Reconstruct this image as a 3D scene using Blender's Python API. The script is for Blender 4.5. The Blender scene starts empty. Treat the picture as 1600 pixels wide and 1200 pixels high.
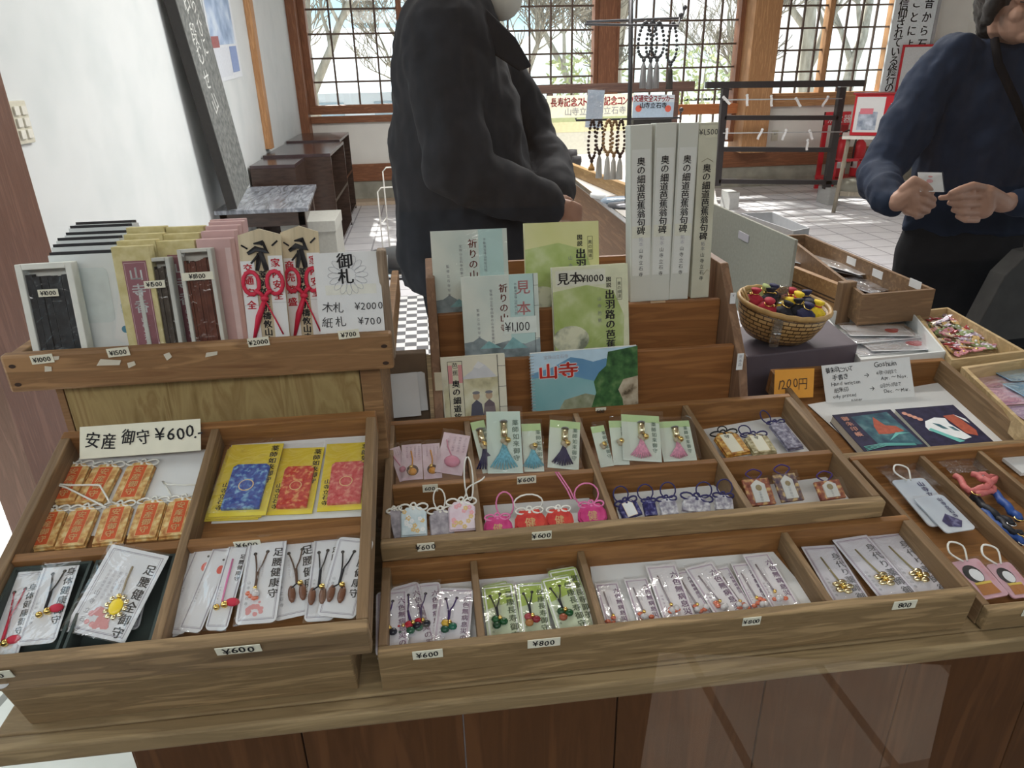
import bpy, bmesh, math, random
from mathutils import Vector, Matrix, noise as mnoise
random.seed(7)
SC = bpy.context.scene
COL = SC.collection
# ---------------------------------------------------------------- camera
FPX, PCX, PCY, H = 1109.0, 800.0, 600.0, 1.36
_n = Vector((56.0, 2500.0, FPX)).normalized()          # nadir direction in camera space (x right, y down, z forward)
_up = -_n
_vx = Vector((11373.0, -833.0, FPX)); _vx = (_vx - _up*_vx.dot(_up)).normalized()
_vy = _up.cross(_vx)
ROT = Matrix((_vx, _vy, _up))                          # camera space -> world axes
CAMP = Vector((0, 0, H))
cam = bpy.data.cameras.new('camera'); cam.sensor_width = 36.0; cam.lens = FPX/1600.0*36.0
cam.clip_start = 0.02; cam.clip_end = 200
camo = bpy.data.objects.new('camera', cam); COL.objects.link(camo)
_r = [ROT @ Vector(a) for a in ((1, 0, 0), (0, -1, 0), (0, 0, -1))]
camo.matrix_world = Matrix(((_r[0].x, _r[1].x, _r[2].x, 0), (_r[0].y, _r[1].y, _r[2].y, 0), (_r[0].z, _r[1].z, _r[2].z, H), (0, 0, 0, 1)))
SC.camera = camo
SC.view_settings.view_transform = 'Standard'; SC.view_settings.look = 'None'
SC.view_settings.gamma = 1.0; SC.view_settings.use_curve_mapping = False
SC.view_settings.exposure = 0.5
# ---------------------------------------------------------------- sky
W = bpy.data.worlds.new('sky'); SC.world = W; W.use_nodes = True
nt = W.node_tree; bg = nt.nodes['Background']
tc = nt.nodes.new('ShaderNodeTexCoord'); mp = nt.nodes.new('ShaderNodeMapping'); mp.inputs['Scale'].default_value = (2.2, 2.2, 5)
nz = nt.nodes.new('ShaderNodeTexNoise'); nz.inputs['Scale'].default_value = 1.6; nz.inputs['Detail'].default_value = 5
cr = nt.nodes.new('ShaderNodeValToRGB')
cr.color_ramp.elements[0].position = .42; cr.color_ramp.elements[0].color = (.48, .79, .96, 1)
cr.color_ramp.elements[1].position = .60; cr.color_ramp.elements[1].color = (1.0, 1.0, 1.0, 1)
nt.links.new(tc.outputs['Generated'], mp.inputs['Vector']); nt.links.new(mp.outputs['Vector'], nz.inputs['Vector'])
nt.links.new(nz.outputs['Fac'], cr.inputs['Fac']); nt.links.new(cr.outputs['Color'], bg.inputs['Color'])
bg.inputs['Strength'].default_value = 1.25
# ---------------------------------------------------------------- sun, front daylight and added room fills
def sun_light():
    l = bpy.data.lights.new('sun', 'SUN'); l.energy = 9.0; l.angle = math.radians(.8); l.color = (1, .95, .86)
    o = bpy.data.objects.new('sun', l); COL.objects.link(o)
    o.rotation_euler = Vector((.30, -1.0, -1.0)).to_track_quat('-Z', 'Y').to_euler()
sun_light()
def area(name, loc, target, sx, sy, power, color=(1, 1, 1)):
    l = bpy.data.lights.new(name, 'AREA'); l.shape = 'RECTANGLE'; l.size = sx; l.size_y = sy; l.energy = power; l.color = color
    o = bpy.data.objects.new(name, l); COL.objects.link(o); o.location = loc
    o.rotation_euler = (Vector(target)-Vector(loc)).to_track_quat('-Z', 'Y').to_euler()
    return o
area('daylight_front', (-.3, -1.6, 3.0), (.3, 1.6, .8), 3.2, 1.4, 56, (1, .98, .95))
area('glint_fill', (.35, 2.6, 2.72), (.35, 2.2, 0), 1.3, .12, 16, (1, .97, .92))  # unseen light added so the clear sleeves catch glints
area('room_fill', (1.2, 4.2, 2.75), (1.2, 4.2, 0), 2.4, .5, 105, (1, .98, .95))  # unseen area light added to brighten the walls and floor
# ---------------------------------------------------------------- measuring: a pixel of the 1600x1200 photograph to a point of the place
def ray(px, py): return ROT @ Vector((px-PCX, py-PCY, FPX))
def at_z(px, py, z): d = ray(px, py); return CAMP + d*((z-H)/d.z)
def at_y(px, py, Y): d = ray(px, py); return CAMP + d*(Y/d.y)
def at_x(px, py, X): d = ray(px, py); return CAMP + d*(X/d.x)
class Plane:
    """a surface of the place: origin, right, up-along-surface and normal"""
    def __init__(s, o, u=(1, 0, 0), v=(0, 1, 0)):
        s.o = Vector(o); s.u = Vector(u).normalized(); s.n = s.u.cross(Vector(v)).normalized(); s.v = s.n.cross(s.u)
    @classmethod
    def tilt(c, o, deg): t = math.radians(deg); return c(o, (1, 0, 0), (0, math.cos(t), math.sin(t)))
    def off(s, d): return Plane(s.o + s.n*d, s.u, s.v)
    def at(s, px, py): d = ray(px, py); return CAMP + d*(((s.o-CAMP).dot(s.n))/d.dot(s.n))
    def mat(s, o=None):
        o = s.o if o is None else o
        return Matrix(((s.u.x, s.v.x, s.n.x, o.x), (s.u.y, s.v.y, s.n.y, o.y), (s.u.z, s.v.z, s.n.z, o.z), (0, 0, 0, 1)))
    def loc(s, x, y, z=0): return s.o + s.u*x + s.v*y + s.n*z
def framed(pl, TL, TR, BR, BL):
    a, b, c, d = [pl.at(*p) for p in (TL, TR, BR, BL)]
    u = ((b-a)+(c-d)).normalized(); v = pl.n.cross(u)
    q = Plane((a+b+c+d)/4, u, v)
    return q, ((b-a).length+(c-d).length)/2, abs(((a-d)+(b-c)).dot(v))/2
def topped(pl, TL, TR, h, skew=0):
    """item known by its top edge: the rest runs h down the surface"""
    a, b = pl.at(*TL), pl.at(*TR)
    u = (b-a).normalized()
    if skew: u = Matrix.Rotation(math.radians(skew), 3, pl.n) @ u
    v = pl.n.cross(u)
    return Plane((a+b)/2 - v*h/2, u, v), (b-a).length, h
# ---------------------------------------------------------------- materials
MATS = {}
def _base(name):
    m = bpy.data.materials.new(name); m.use_nodes = True; MATS[name] = m
    return m, m.node_tree, m.node_tree.nodes['Principled BSDF']
def flat(name, c, rough=.6, metal=0.0, spec=.4, var=.06, scale=60, bump=0.0, coat=0.0):
    if name in MATS: return MATS[name]
    m, t, p = _base(name)
    p.inputs['Roughness'].default_value = rough; p.inputs['Metallic'].default_value = metal
    p.inputs['Specular IOR Level'].default_value = spec; p.inputs['Coat Weight'].default_value = coat
    tc = t.nodes.new('ShaderNodeTexCoord'); n = t.nodes.new('ShaderNodeTexNoise')
    n.inputs['Scale'].default_value = scale; n.inputs['Detail'].default_value = 4
    r = t.nodes.new('ShaderNodeValToRGB')
    r.color_ramp.elements[0].color = (*[max(0, k*(1-var)) for k in c], 1); r.color_ramp.elements[1].color = (*[k*(1+var) for k in c], 1)
    r.color_ramp.elements[0].position = .3; r.color_ramp.elements[1].position = .7
    t.links.new(tc.outputs['Object'], n.inputs['Vector']); t.links.new(n.outputs['Fac'], r.inputs['Fac']); t.links.new(r.outputs['Color'], p.inputs['Base Color'])
    if bump:
        b = t.nodes.new('ShaderNodeBump'); b.inputs['Strength'].default_value = bump; b.inputs['Distance'].default_value = .004
        t.links.new(n.outputs['Fac'], b.inputs['Height']); t.links.new(b.outputs['Normal'], p.inputs['Normal'])
    return m
def mottled(name, stops, scale=8, rough=.7, spec=.3, bump=.0, stretch=(1, 1, 1), detail=6, distort=0.0, dist=.004, metal=0.0):
    """noise through a colour ramp; stops = [(position, colour), ...]"""
    if name in MATS: return MATS[name]
    m, t, p = _base(name)
    p.inputs['Roughness'].default_value = rough; p.inputs['Specular IOR Level'].default_value = spec; p.inputs['Metallic'].default_value = metal
    tc = t.nodes.new('ShaderNodeTexCoord'); mp = t.nodes.new('ShaderNodeMapping'); mp.inputs['Scale'].default_value = stretch
    n = t.nodes.new('ShaderNodeTexNoise'); n.inputs['Scale'].default_value = scale; n.inputs['Detail'].default_value = detail; n.inputs['Distortion'].default_value = distort
    r = t.nodes.new('ShaderNodeValToRGB'); e = r.color_ramp.elements
    e[0].position, e[0].color = stops[0][0], (*stops[0][1], 1); e[1].position, e[1].color = stops[-1][0], (*stops[-1][1], 1)
    for q, c in stops[1:-1]: k = e.new(q); k.color = (*c, 1)
    t.links.new(tc.outputs['Object'], mp.inputs['Vector']); t.links.new(mp.outputs['Vector'], n.inputs['Vector'])
    t.links.new(n.outputs['Fac'], r.inputs['Fac']); t.links.new(r.outputs['Color'], p.inputs['Base Color'])
    if bump:
        b = t.nodes.new('ShaderNodeBump'); b.inputs['Strength'].default_value = bump; b.inputs['Distance'].default_value = dist
        t.links.new(n.outputs['Fac'], b.inputs['Height']); t.links.new(b.outputs['Normal'], p.inputs['Normal'])
    return m
def wood(name, dark, light, axis='X', rough=.55, freq=1.0, spec=.35):
    st = {'X': (2*freq, 26*freq, 26*freq), 'Y': (26*freq, 2*freq, 26*freq), 'Z': (26*freq, 26*freq, 2*freq)}[axis]
    mid = [(a+b)/2 for a, b in zip(dark, light)]
    return mottled(name, [(.25, dark), (.42, mid), (.5, [k*.86 for k in mid]), (.62, light), (.78, [k*.92 for k in light])], 3.0, rough, spec, .25, st, 8, .8, .002)
def glassy(name, tint=(1, 1, 1), fac=1.0, rough=.02, bump=0.0, bscale=40, ior=1.5, veil=0.0, gcol=(1, 1, 1)):
    """thin clear sheet: see-through with a Fresnel reflection"""
    if name in MATS: return MATS[name]
    m, t, p = _base(name); t.nodes.remove(p)
    out = t.nodes['Material Output']
    tr = t.nodes.new('ShaderNodeBsdfTransparent'); tr.inputs['Color'].default_value = (*tint, 1)
    g = t.nodes.new('ShaderNodeBsdfGlossy'); g.inputs['Roughness'].default_value = rough; g.inputs['Color'].default_value = (*gcol, 1)
    ge = t.nodes.new('ShaderNodeNewGeometry'); dt = t.nodes.new('ShaderNodeVectorMath'); dt.operation = 'DOT_PRODUCT'
    t.links.new(ge.outputs['Incoming'], dt.inputs[0]); t.links.new(ge.outputs['Normal'], dt.inputs[1])
    def mth(op, a, b):
        k = t.nodes.new('ShaderNodeMath'); k.operation = op
        for i, v in enumerate((a, b)):
            if isinstance(v, (int, float)): k.inputs[i].default_value = v
            elif v is not None: t.links.new(v, k.inputs[i])
        return k.outputs[0]
    r0 = ((ior-1)/(ior+1))**2
    f = mth('ADD', mth('MULTIPLY', mth('POWER', mth('SUBTRACT', 1.0, mth('ABSOLUTE', dt.outputs['Value'], None)), 5.0), 1-r0), r0)
    mul = t.nodes.new('ShaderNodeMath'); mul.operation = 'MULTIPLY_ADD'; mul.inputs[1].default_value = fac; mul.inputs[2].default_value = veil; mul.use_clamp = True
    mx = t.nodes.new('ShaderNodeMixShader')
    t.links.new(f, mul.inputs[0]); t.links.new(mul.outputs[0], mx.inputs['Fac'])
    t.links.new(tr.outputs[0], mx.inputs[1]); t.links.new(g.outputs[0], mx.inputs[2]); t.links.new(mx.outputs[0], out.inputs['Surface'])
    if bump:
        tc = t.nodes.new('ShaderNodeTexCoord'); n = t.nodes.new('ShaderNodeTexNoise'); n.inputs['Scale'].default_value = bscale; n.inputs['Detail'].default_value = 3; n.inputs['Distortion'].default_value = 1.5
        b = t.nodes.new('ShaderNodeBump'); b.inputs['Strength'].default_value = bump; b.inputs['Distance'].default_value = .01
        t.links.new(tc.outputs['Object'], n.inputs['Vector']); t.links.new(n.outputs['Fac'], b.inputs['Height'])
        t.links.new(b.outputs['Normal'], g.inputs['Normal'])
    return m
def tiles(name, c1, c2, grout, size, mortar, rot=0, rough=.5, ratio=1.0, offset=0.0, spec=.4):
    if name in MATS: return MATS[name]
    m, t, p = _base(name)
    tc = t.nodes.new('ShaderNodeTexCoord'); mp = t.nodes.new('ShaderNodeMapping'); mp.inputs['Rotation'].default_value = (0, 0, rot)
    b = t.nodes.new('ShaderNodeTexBrick'); b.offset = offset; b.inputs['Scale'].default_value = 1.0
    b.inputs['Color1'].default_value = (*c1, 1); b.inputs['Color2'].default_value = (*c2, 1); b.inputs['Mortar'].default_value = (*grout, 1)
    b.inputs['Mortar Size'].default_value = mortar; b.inputs['Mortar Smooth'].default_value = .2; b.inputs['Brick Width'].default_value = size; b.inputs['Row Height'].default_value = size*ratio
    n = t.nodes.new('ShaderNodeTexNoise'); n.inputs['Scale'].default_value = 9; n.inputs['Detail'].default_value = 6
    mx = t.nodes.new('ShaderNodeMixRGB'); mx.blend_type = 'OVERLAY'; mx.inputs['Fac'].default_value = .3
    t.links.new(tc.outputs['Object'], mp.inputs['Vector']); t.links.new(mp.outputs['Vector'], b.inputs['Vector']); t.links.new(tc.outputs['Object'], n.inputs['Vector'])
    t.links.new(b.outputs['Color'], mx.inputs['Color1']); t.links.new(n.outputs['Fac'], mx.inputs['Color2']); t.links.new(mx.outputs['Color'], p.inputs['Base Color'])
    p.inputs['Roughness'].default_value = rough; p.inputs['Specular IOR Level'].default_value = spec
    return m
# ---------------------------------------------------------------- lettering
GL = {}
def glyph(ch):
    if ch not in GL:
        c = bpy.data.curves.new('g', 'FONT'); c.body = ch; c.size = 1.0; c.resolution_u = 2
        o = bpy.data.objects.new('g', c)
        me = o.to_mesh()
        vs = [(v.co.x, v.co.y) for v in me.vertices]; fs = [tuple(p.vertices) for p in me.polygons]
        o.to_mesh_clear(); bpy.data.objects.remove(o); bpy.data.curves.remove(c)
        if vs:
            x0, x1 = min(v[0] for v in vs), max(v[0] for v in vs); y0, y1 = min(v[1] for v in vs), max(v[1] for v in vs)
        else: x0, x1, y0, y1 = 0, .3, 0, .5
        GL[ch] = (vs, fs, x0, x1, y0, y1)
    return GL[ch]
# ---------------------------------------------------------------- mesh builder
class MB:
    def __init__(s): s.v, s.f, s.mi, s.sm, s.ms = [], [], [], [], []
    def _m(s, m):
        if m not in s.ms: s.ms.append(m)
        return s.ms.index(m)
    def add(s, vs, fs, m, smooth=False, M=None):
        b = len(s.v); k = s._m(m)
        s.v += [tuple((M @ Vector(q)) if M is not None else q) for q in vs]
        for f in fs: s.f.append([b+i for i in f]); s.mi.append(k); s.sm.append(smooth)
        return s
    def box(s, x0, x1, y0, y1, z0, z1, m, M=None):
        vs = [(x, y, z) for z in (z0, z1) for y in (y0, y1) for x in (x0, x1)]
        return s.add(vs, [(0, 2, 3, 1), (4, 5, 7, 6), (0, 1, 5, 4), (2, 6, 7, 3), (0, 4, 6, 2), (1, 3, 7, 5)], m, False, M)
    def poly(s, pts, z, m, M=None):
        pts = [(p[0], p[1], z) for p in pts]
        a = sum(pts[i][0]*pts[(i+1) % len(pts)][1]-pts[(i+1) % len(pts)][0]*pts[i][1] for i in range(len(pts)))
        if a < 0: pts = pts[::-1]
        return s.add(pts, [tuple(range(len(pts)))], m, False, M)
    def rect(s, x0, y0, x1, y1, z, m, M=None): return s.poly([(x0, y0), (x1, y0), (x1, y1), (x0, y1)], z, m, M)
    def outline(s, x0, y0, x1, y1, t, z, m):
        s.rect(x0, y0, x1, y0+t, z, m); s.rect(x0, y1-t, x1, y1, z, m); s.rect(x0, y0+t, x0+t, y1-t, z, m); s.rect(x1-t, y0+t, x1, y1-t, z, m); return s
    def disc(s, x, y, r, z, m, n=14, ry=None, M=None): return s.poly([(x+r*math.cos(2*math.pi*i/n), y+(ry or r)*math.sin(2*math.pi*i/n)) for i in range(n)], z, m, M)
    def prism(s, pts, z0, z1, m, M=None):
        a = sum(pts[i][0]*pts[(i+1) % len(pts)][1]-pts[(i+1) % len(pts)][0]*pts[i][1] for i in range(len(pts)))
        if a < 0: pts = pts[::-1]
        n = len(pts); vs = [(p[0], p[1], z0) for p in pts]+[(p[0], p[1], z1) for p in pts]
        return s.add(vs, [tuple(range(n))[::-1], tuple(range(n, 2*n))]+[(i, (i+1) % n, n+(i+1) % n, n+i) for i in range(n)], m, False, M)
    def round_rect(s, w, h, r, z0, z1, m, n=4, cx=0, cy=0, M=None):
        pts = []
        for qx, qy, a0 in ((w/2-r, h/2-r, 0), (-w/2+r, h/2-r, 90), (-w/2+r, -h/2+r, 180), (w/2-r, -h/2+r, 270)):
            for i in range(n+1): a = math.radians(a0+90*i/n); pts.append((cx+qx+r*math.cos(a), cy+qy+r*math.sin(a)))
        return s.prism(pts, z0, z1, m, M)
    def tube(s, pts, r, m, n=6, closed=False, M=None, caps=True):
        pts = [Vector(p) for p in pts]; L = len(pts); rs = r if isinstance(r, (list, tuple)) else [r]*L
        T = [((pts[(i+1) % L]-pts[i-1]) if closed else (pts[min(i+1, L-1)]-pts[max(i-1, 0)])).normalized() for i in range(L)]
        nrm = T[0].orthogonal().normalized(); vs = []
        for i in range(L):
            nrm = (nrm - T[i]*nrm.dot(T[i])); nrm = nrm.normalized() if nrm.length > 1e-6 else T[i].orthogonal().normalized()
            b = T[i].cross(nrm)
            for k in range(n): a = 2*math.pi*k/n; vs.append(pts[i]+(nrm*math.cos(a)+b*math.sin(a))*rs[i])
        fs = [(i*n+k, i*n+(k+1) % n, ((i+1) % L)*n+(k+1) % n, ((i+1) % L)*n+k) for i in range(L if closed else L-1) for k in range(n)]
        if caps and not closed: fs += [tuple(range(n))[::-1], tuple((L-1)*n+k for k in range(n))]
        return s.add(vs, fs, m, True, M)
    def ball(s, c, r, m, n=10, M=None):
        r = r if isinstance(r, (tuple, list)) else (r, r, r); vs = []; k = max(4, n//2)
        for i in range(1, k):
            p = math.pi*i/k
            for j in range(n): a = 2*math.pi*j/n; vs.append((c[0]+r[0]*math.sin(p)*math.cos(a), c[1]+r[1]*math.sin(p)*math.sin(a), c[2]+r[2]*math.cos(p)))
        top, bot = len(vs), len(vs)+1
        vs += [(c[0], c[1], c[2]+r[2]), (c[0], c[1], c[2]-r[2])]
        fs = [(i*n+j, (i+1)*n+j, (i+1)*n+(j+1) % n, i*n+(j+1) % n) for i in range(k-2) for j in range(n)]
        fs += [(top, j, (j+1) % n) for j in range(n)]+[(bot, (k-2)*n+(j+1) % n, (k-2)*n+j) for j in range(n)]
        return s.add(vs, fs, m, True, M)
    def lathe(s, prof, m, n=20, c=(0, 0, 0), M=None, sx=1.0, sy=1.0):
        vs = [(c[0]+r*sx*math.cos(2*math.pi*j/n), c[1]+r*sy*math.sin(2*math.pi*j/n), c[2]+z) for r, z in prof for j in range(n)]
        fs = [(i*n+j, i*n+(j+1) % n, (i+1)*n+(j+1) % n, (i+1)*n+j) for i in range(len(prof)-1) for j in range(n)]
        fs += [tuple(range(n))[::-1], tuple((len(prof)-1)*n+j for j in range(n))]
        return s.add(vs, fs, m, True, M)
    def cone(s, a, b, ra, rb, m, n=10):
        """round-ended tapered limb for bodies"""
        a, b = Vector(a), Vector(b)
        s.ball(a, ra, m, n); s.ball(b, rb, m, n); return s.tube([a, b], [ra, rb], m, n)
    def txt(s, st, x, y, size, m, z=.0006, vert=False, ang=0, step=1.08, jig=0.0, sx=1.0, bold=0.0, M=None, align='L'):
        """lettering printed on a face; (x, y) = left baseline, or centre top of a vertical column"""
        k = size*1.02 if vert else size/.75; ca, sa = math.cos(math.radians(ang)), math.sin(math.radians(ang)); cu = 0.0
        if align == 'C' and not vert:
            wd = sum((.3*k if ch == ' ' else (glyph(ch)[3]-glyph(ch)[2]+.1)*k*sx) for ch in st); cu = -wd/2
        for i, ch in enumerate(st):
            if ch == ' ':
                cu += (.7 if vert else .3)*k*(1 if vert else sx); continue
            vs, fs, x0, x1, y0, y1 = glyph(ch)
            ja = random.uniform(-jig, jig)*.25; jx, jy = random.uniform(-jig, jig)*size*.15, random.uniform(-jig, jig)*size*.15
            cj, sj = math.cos(ja), math.sin(ja); gx, gy = (x0+x1)/2, (y0+y1)/2
            out = []
            for vx, vy in vs:
                ax, ay = (vx-gx)*k*sx, (vy-gy)*k
                ax, ay = ax*cj-ay*sj, ax*sj+ay*cj
                if vert: px, py = ax+jx, ay-cu-size*.5+jy
                else: px, py = ax+cu+(x1-x0)/2*k*sx+jx, ay+gy*k+jy
                out.append((x+px*ca-py*sa, y+px*sa+py*ca, z))
            s.add(out, fs, m, False, M)
            if bold:
                d = bold*size; s.add([(q[0]+d, q[1]+d*.4, z) for q in out], fs, m, False, M); s.add([(q[0]-d, q[1]-d*.4, z) for q in out], fs, m, False, M)
            cu += size*step if vert else ((x1-x0)+.1)*k*sx
        return s
    def grid(s, w, h, nx, ny, fn, m, M=None, smooth=True):
        vs = [((i/nx-.5)*w, (j/ny-.5)*h, fn((i/nx-.5)*w, (j/ny-.5)*h)) for j in range(ny+1) for i in range(nx+1)]
        fs = [(j*(nx+1)+i, j*(nx+1)+i+1, (j+1)*(nx+1)+i+1, (j+1)*(nx+1)+i) for j in range(ny) for i in range(nx)]
        return s.add(vs, fs, m, smooth, M)
    def build(s, name, parent=None, M=None, bevel=0.0, seg=2):
        me = bpy.data.meshes.new(name); me.from_pydata(s.v, [], s.f)
        for m in s.ms: me.materials.append(m)
        me.polygons.foreach_set('material_index', s.mi); me.polygons.foreach_set('use_smooth', s.sm); me.update()
        o = bpy.data.objects.new(name, me); COL.objects.link(o)
        if parent is not None: o.parent = parent
        if M is not None: o.matrix_local = M
        if bevel:
            b = o.modifiers.new('bevel', 'BEVEL'); b.width = bevel; b.segments = seg; b.limit_method = 'ANGLE'; b.angle_limit = math.radians(50)
        return o
def smooth(pts, k=4):
    """rounded run of points through the given ones"""
    P = [Vector(p) for p in pts]; out = []
    for i in range(len(P)-1):
        a, b, c, d = P[max(i-1, 0)], P[i], P[i+1], P[min(i+2, len(P)-1)]
        for j in range(k):
            t = j/k; out.append(.5*((2*b)+(c-a)*t+(2*a-5*b+4*c-d)*t*t+(3*b-a-3*c+d)*t*t*t))
    return out+[P[-1]]
def tag(o, label, cat, group=None):
    o['label'] = label; o['category'] = cat
    if group: o['group'] = group
    return o
def thing(name, label, cat, M=None, group=None):
    o = bpy.data.objects.new(name, None); o.empty_display_size = .02; COL.objects.link(o)
    if M is not None: o.matrix_world = M if isinstance(M, Matrix) else Matrix.Translation(M)
    return tag(o, label, cat, group)
def struct(o): o['kind'] = 'structure'; return o
def part_label(o, label): o['label'] = label; return o
def copy_thing(o, M, label=None):
    """copy of a thing with copies of its parts and sub-parts (mesh data shared)"""
    def rec(a, par):
        c = a.copy(); COL.objects.link(c)
        if par is not None: c.parent = par; c.matrix_parent_inverse = a.matrix_parent_inverse.copy()
        for ch in list(a.children): rec(ch, c)
        return c
    c = rec(o, None); c.matrix_world = M
    if label: c['label'] = label
    return c
def remesh(o, voxel, smooth=4, fac=.5, disp=0.0, dscale=.2):
    r = o.modifiers.new('remesh', 'REMESH'); r.mode = 'VOXEL'; r.voxel_size = voxel; r.use_smooth_shade = True
    q = o.modifiers.new('smooth', 'SMOOTH'); q.iterations = smooth; q.factor = fac
    if disp:
        t = bpy.data.textures.new('folds', 'CLOUDS'); t.noise_scale = dscale; t.noise_depth = 2
        d = o.modifiers.new('folds', 'DISPLACE'); d.texture = t; d.strength = disp; d.mid_level = .5; d.texture_coords = 'LOCAL'
    return o
# ================================================================ the place: floor, walls, windows
PLASTER = mottled('plaster', [(.3, (.62, .66, .67)), (.55, (.69, .72, .73)), (.75, (.66, .69, .70))], 3.5, .85, .2, .15)
PLASTER_W = flat('wall_white', (.80, .79, .75), .85, var=.04, scale=6)
TIMBER = wood('timber_red_brown', (.16, .055, .025), (.30, .125, .06), 'Z', .5)
TIMBER_X = wood('timber_red_brown_long', (.16, .055, .025), (.30, .125, .06), 'X', .5)
TIMBER_Y = wood('timber_red_brown_deep', (.16, .055, .025), (.30, .125, .06), 'Y', .5)
PALE_T = wood('timber_pale', (.36, .17, .07), (.55, .30, .14), 'Z', .6)
CONCRETE = mottled('concrete', [(.3, (.26, .26, .22)), (.7, (.42, .41, .35))], 6, .9, .2, .3)
TAN = flat('tan_step', (.50, .40, .30), .8)
LATT = flat('lattice_bar', (.10, .065, .05), .6, var=.1)
PANE = glassy('window_pane', (.97, .99, 1.0), .8)
XL, XR, YB, ZC = -1.30, 6.3, 8.45, 2.8
FLOORM = tiles('floor_tiles', (.70, .69, .71), (.65, .64, .67), (.30, .29, .32), .25, .007, rough=.42)
STONE = tiles('paving_stone', (.60, .61, .56), (.55, .56, .52), (.22, .22, .2), .45, .012, .2, .8)
def slab(name, x0, x1, y0, y1, z0, z1, m, bevel=0.0):
    return struct(MB().box(x0, x1, y0, y1, z0, z1, m).build(name, bevel=bevel))
slab('floor', XL-.2, XR+.2, .35, YB+.2, -.06, 0, FLOORM)
slab('ceiling', XL-.2, XR+.2, .35, YB+.2, ZC, ZC+.1, flat('ceiling_board', (.55, .48, .40), .8))
# left wall, and the brown door panel nearer the camera
slab('wall_left', XL-.12, XL, 2.55, YB+.12, 0, ZC, PLASTER)
slab('door_1', XL-.10, XL+.02, 2.07, 2.55, 0, ZC, wood('door_brown', (.10, .045, .03), (.17, .085, .06), 'Z', .45, .7))
slab('trim_1', XL, XL+.05, 6.30, 6.42, .80, ZC, PALE_T, .004)
slab('trim_2', XL, XL+.09, 8.24, 8.45, 0, ZC, TIMBER, .004)
# back wall with three lattice windows
def back_wall():
    m = MB()
    m.box(XL, 2.12, YB, YB+.14, .32, .90, PLASTER_W)
    m.box(3.86, XR+.12, YB, YB+.14, .32, .90, PLASTER_W)
    m.box(5.42, XR+.12, YB, YB+.14, .90, ZC, PLASTER_W)
    m.box(XL, XR, YB, YB+.14, 2.45, ZC, PLASTER_W)
    struct(m.build('wall_back'))
    m = MB(); m.box(XL, XR+.12, YB-.02, YB+.16, 0, .235, CONCRETE); struct(m.build('baseboard_back_stone'))
    m = MB(); m.box(XL, XR+.12, YB-.04, YB+.1, .235, .42, TIMBER_X); struct(m.build('baseboard_back', bevel=.004))
    m = MB(); m.box(XL, 1.9, YB-.26, YB-.02, 0, .04, TAN); struct(m.build('trim_3', bevel=.004))
back_wall()
slab('wall_right', XR, XR+.12, 2.0, YB+.12, 0, ZC, PLASTER_W)
def window(n, x0, x1, z0, z1, nx, dz, frame, mull=()):
    f = MB(); t = .07
    f.box(x0, x1, YB-.03, YB+.12, z0-.09, z0, frame[1]); f.box(x0, x1, YB-.03, YB+.12, z1, z1+.08, frame[1])
    f.box(x0, x0+t, YB-.03, YB+.12, z0, z1, frame[0]); f.box(x1-t, x1, YB-.03, YB+.12, z0, z1, frame[0])
    for q in mull: f.box(q-.028, q+.028, YB-.02, YB+.10, z0, z1, frame[0])
    w = struct(f.build('window_%d' % n, bevel=.003))
    l = MB(); r = .0095
    for i in range(1, nx):
        x = x0+t+(x1-x0-2*t)*i/nx; l.box(x-r, x+r, YB+.03, YB+.055, z0, z1, LATT)
    z = z0+dz
    while z < z1: l.box(x0+t, x1-t, YB+.028, YB+.05, z-r, z+r, LATT); z += dz
    l.build('lattice', w)
    MB().box(x0+t, x1-t, YB+.062, YB+.066, z0, z1, PANE).build('glass', w)
FR = (TIMBER, TIMBER_X)
window(1, -1.21, 1.98, 1.04, 2.45, 13, .232, FR, (-.18,))
window(2, 2.12, 3.62, .62, 2.45, 7, .238, FR)
window(3, 3.90, 5.42, 1.04, 2.45, 8, .225, (PALE_T, wood('timber_pale_long', (.36, .17, .07), (.55, .30, .14), 'X', .6)), (4.61,))
slab('trim_4', 1.95, 2.14, YB-.08, YB+.12, .9, ZC, TIMBER, .005)
slab('trim_5', 3.60, 3.90, YB-.28, YB+.12, .42, ZC, PALE_T, .006)
slab('trim_6', -1.21, 1.98, YB-.05, YB+.02, .86, .93, TIMBER_X, .004)
slab('trim_7', 1.0, 3.62, YB-.06, YB+.0, .84, .95, wood('timber_orange', (.38, .12, .04), (.55, .20, .075), 'X', .5), .004)
slab('trim_8', 3.90, 5.5, YB-.06, YB, .90, 1.0, MATS['timber_pale_long'], .004)
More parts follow.
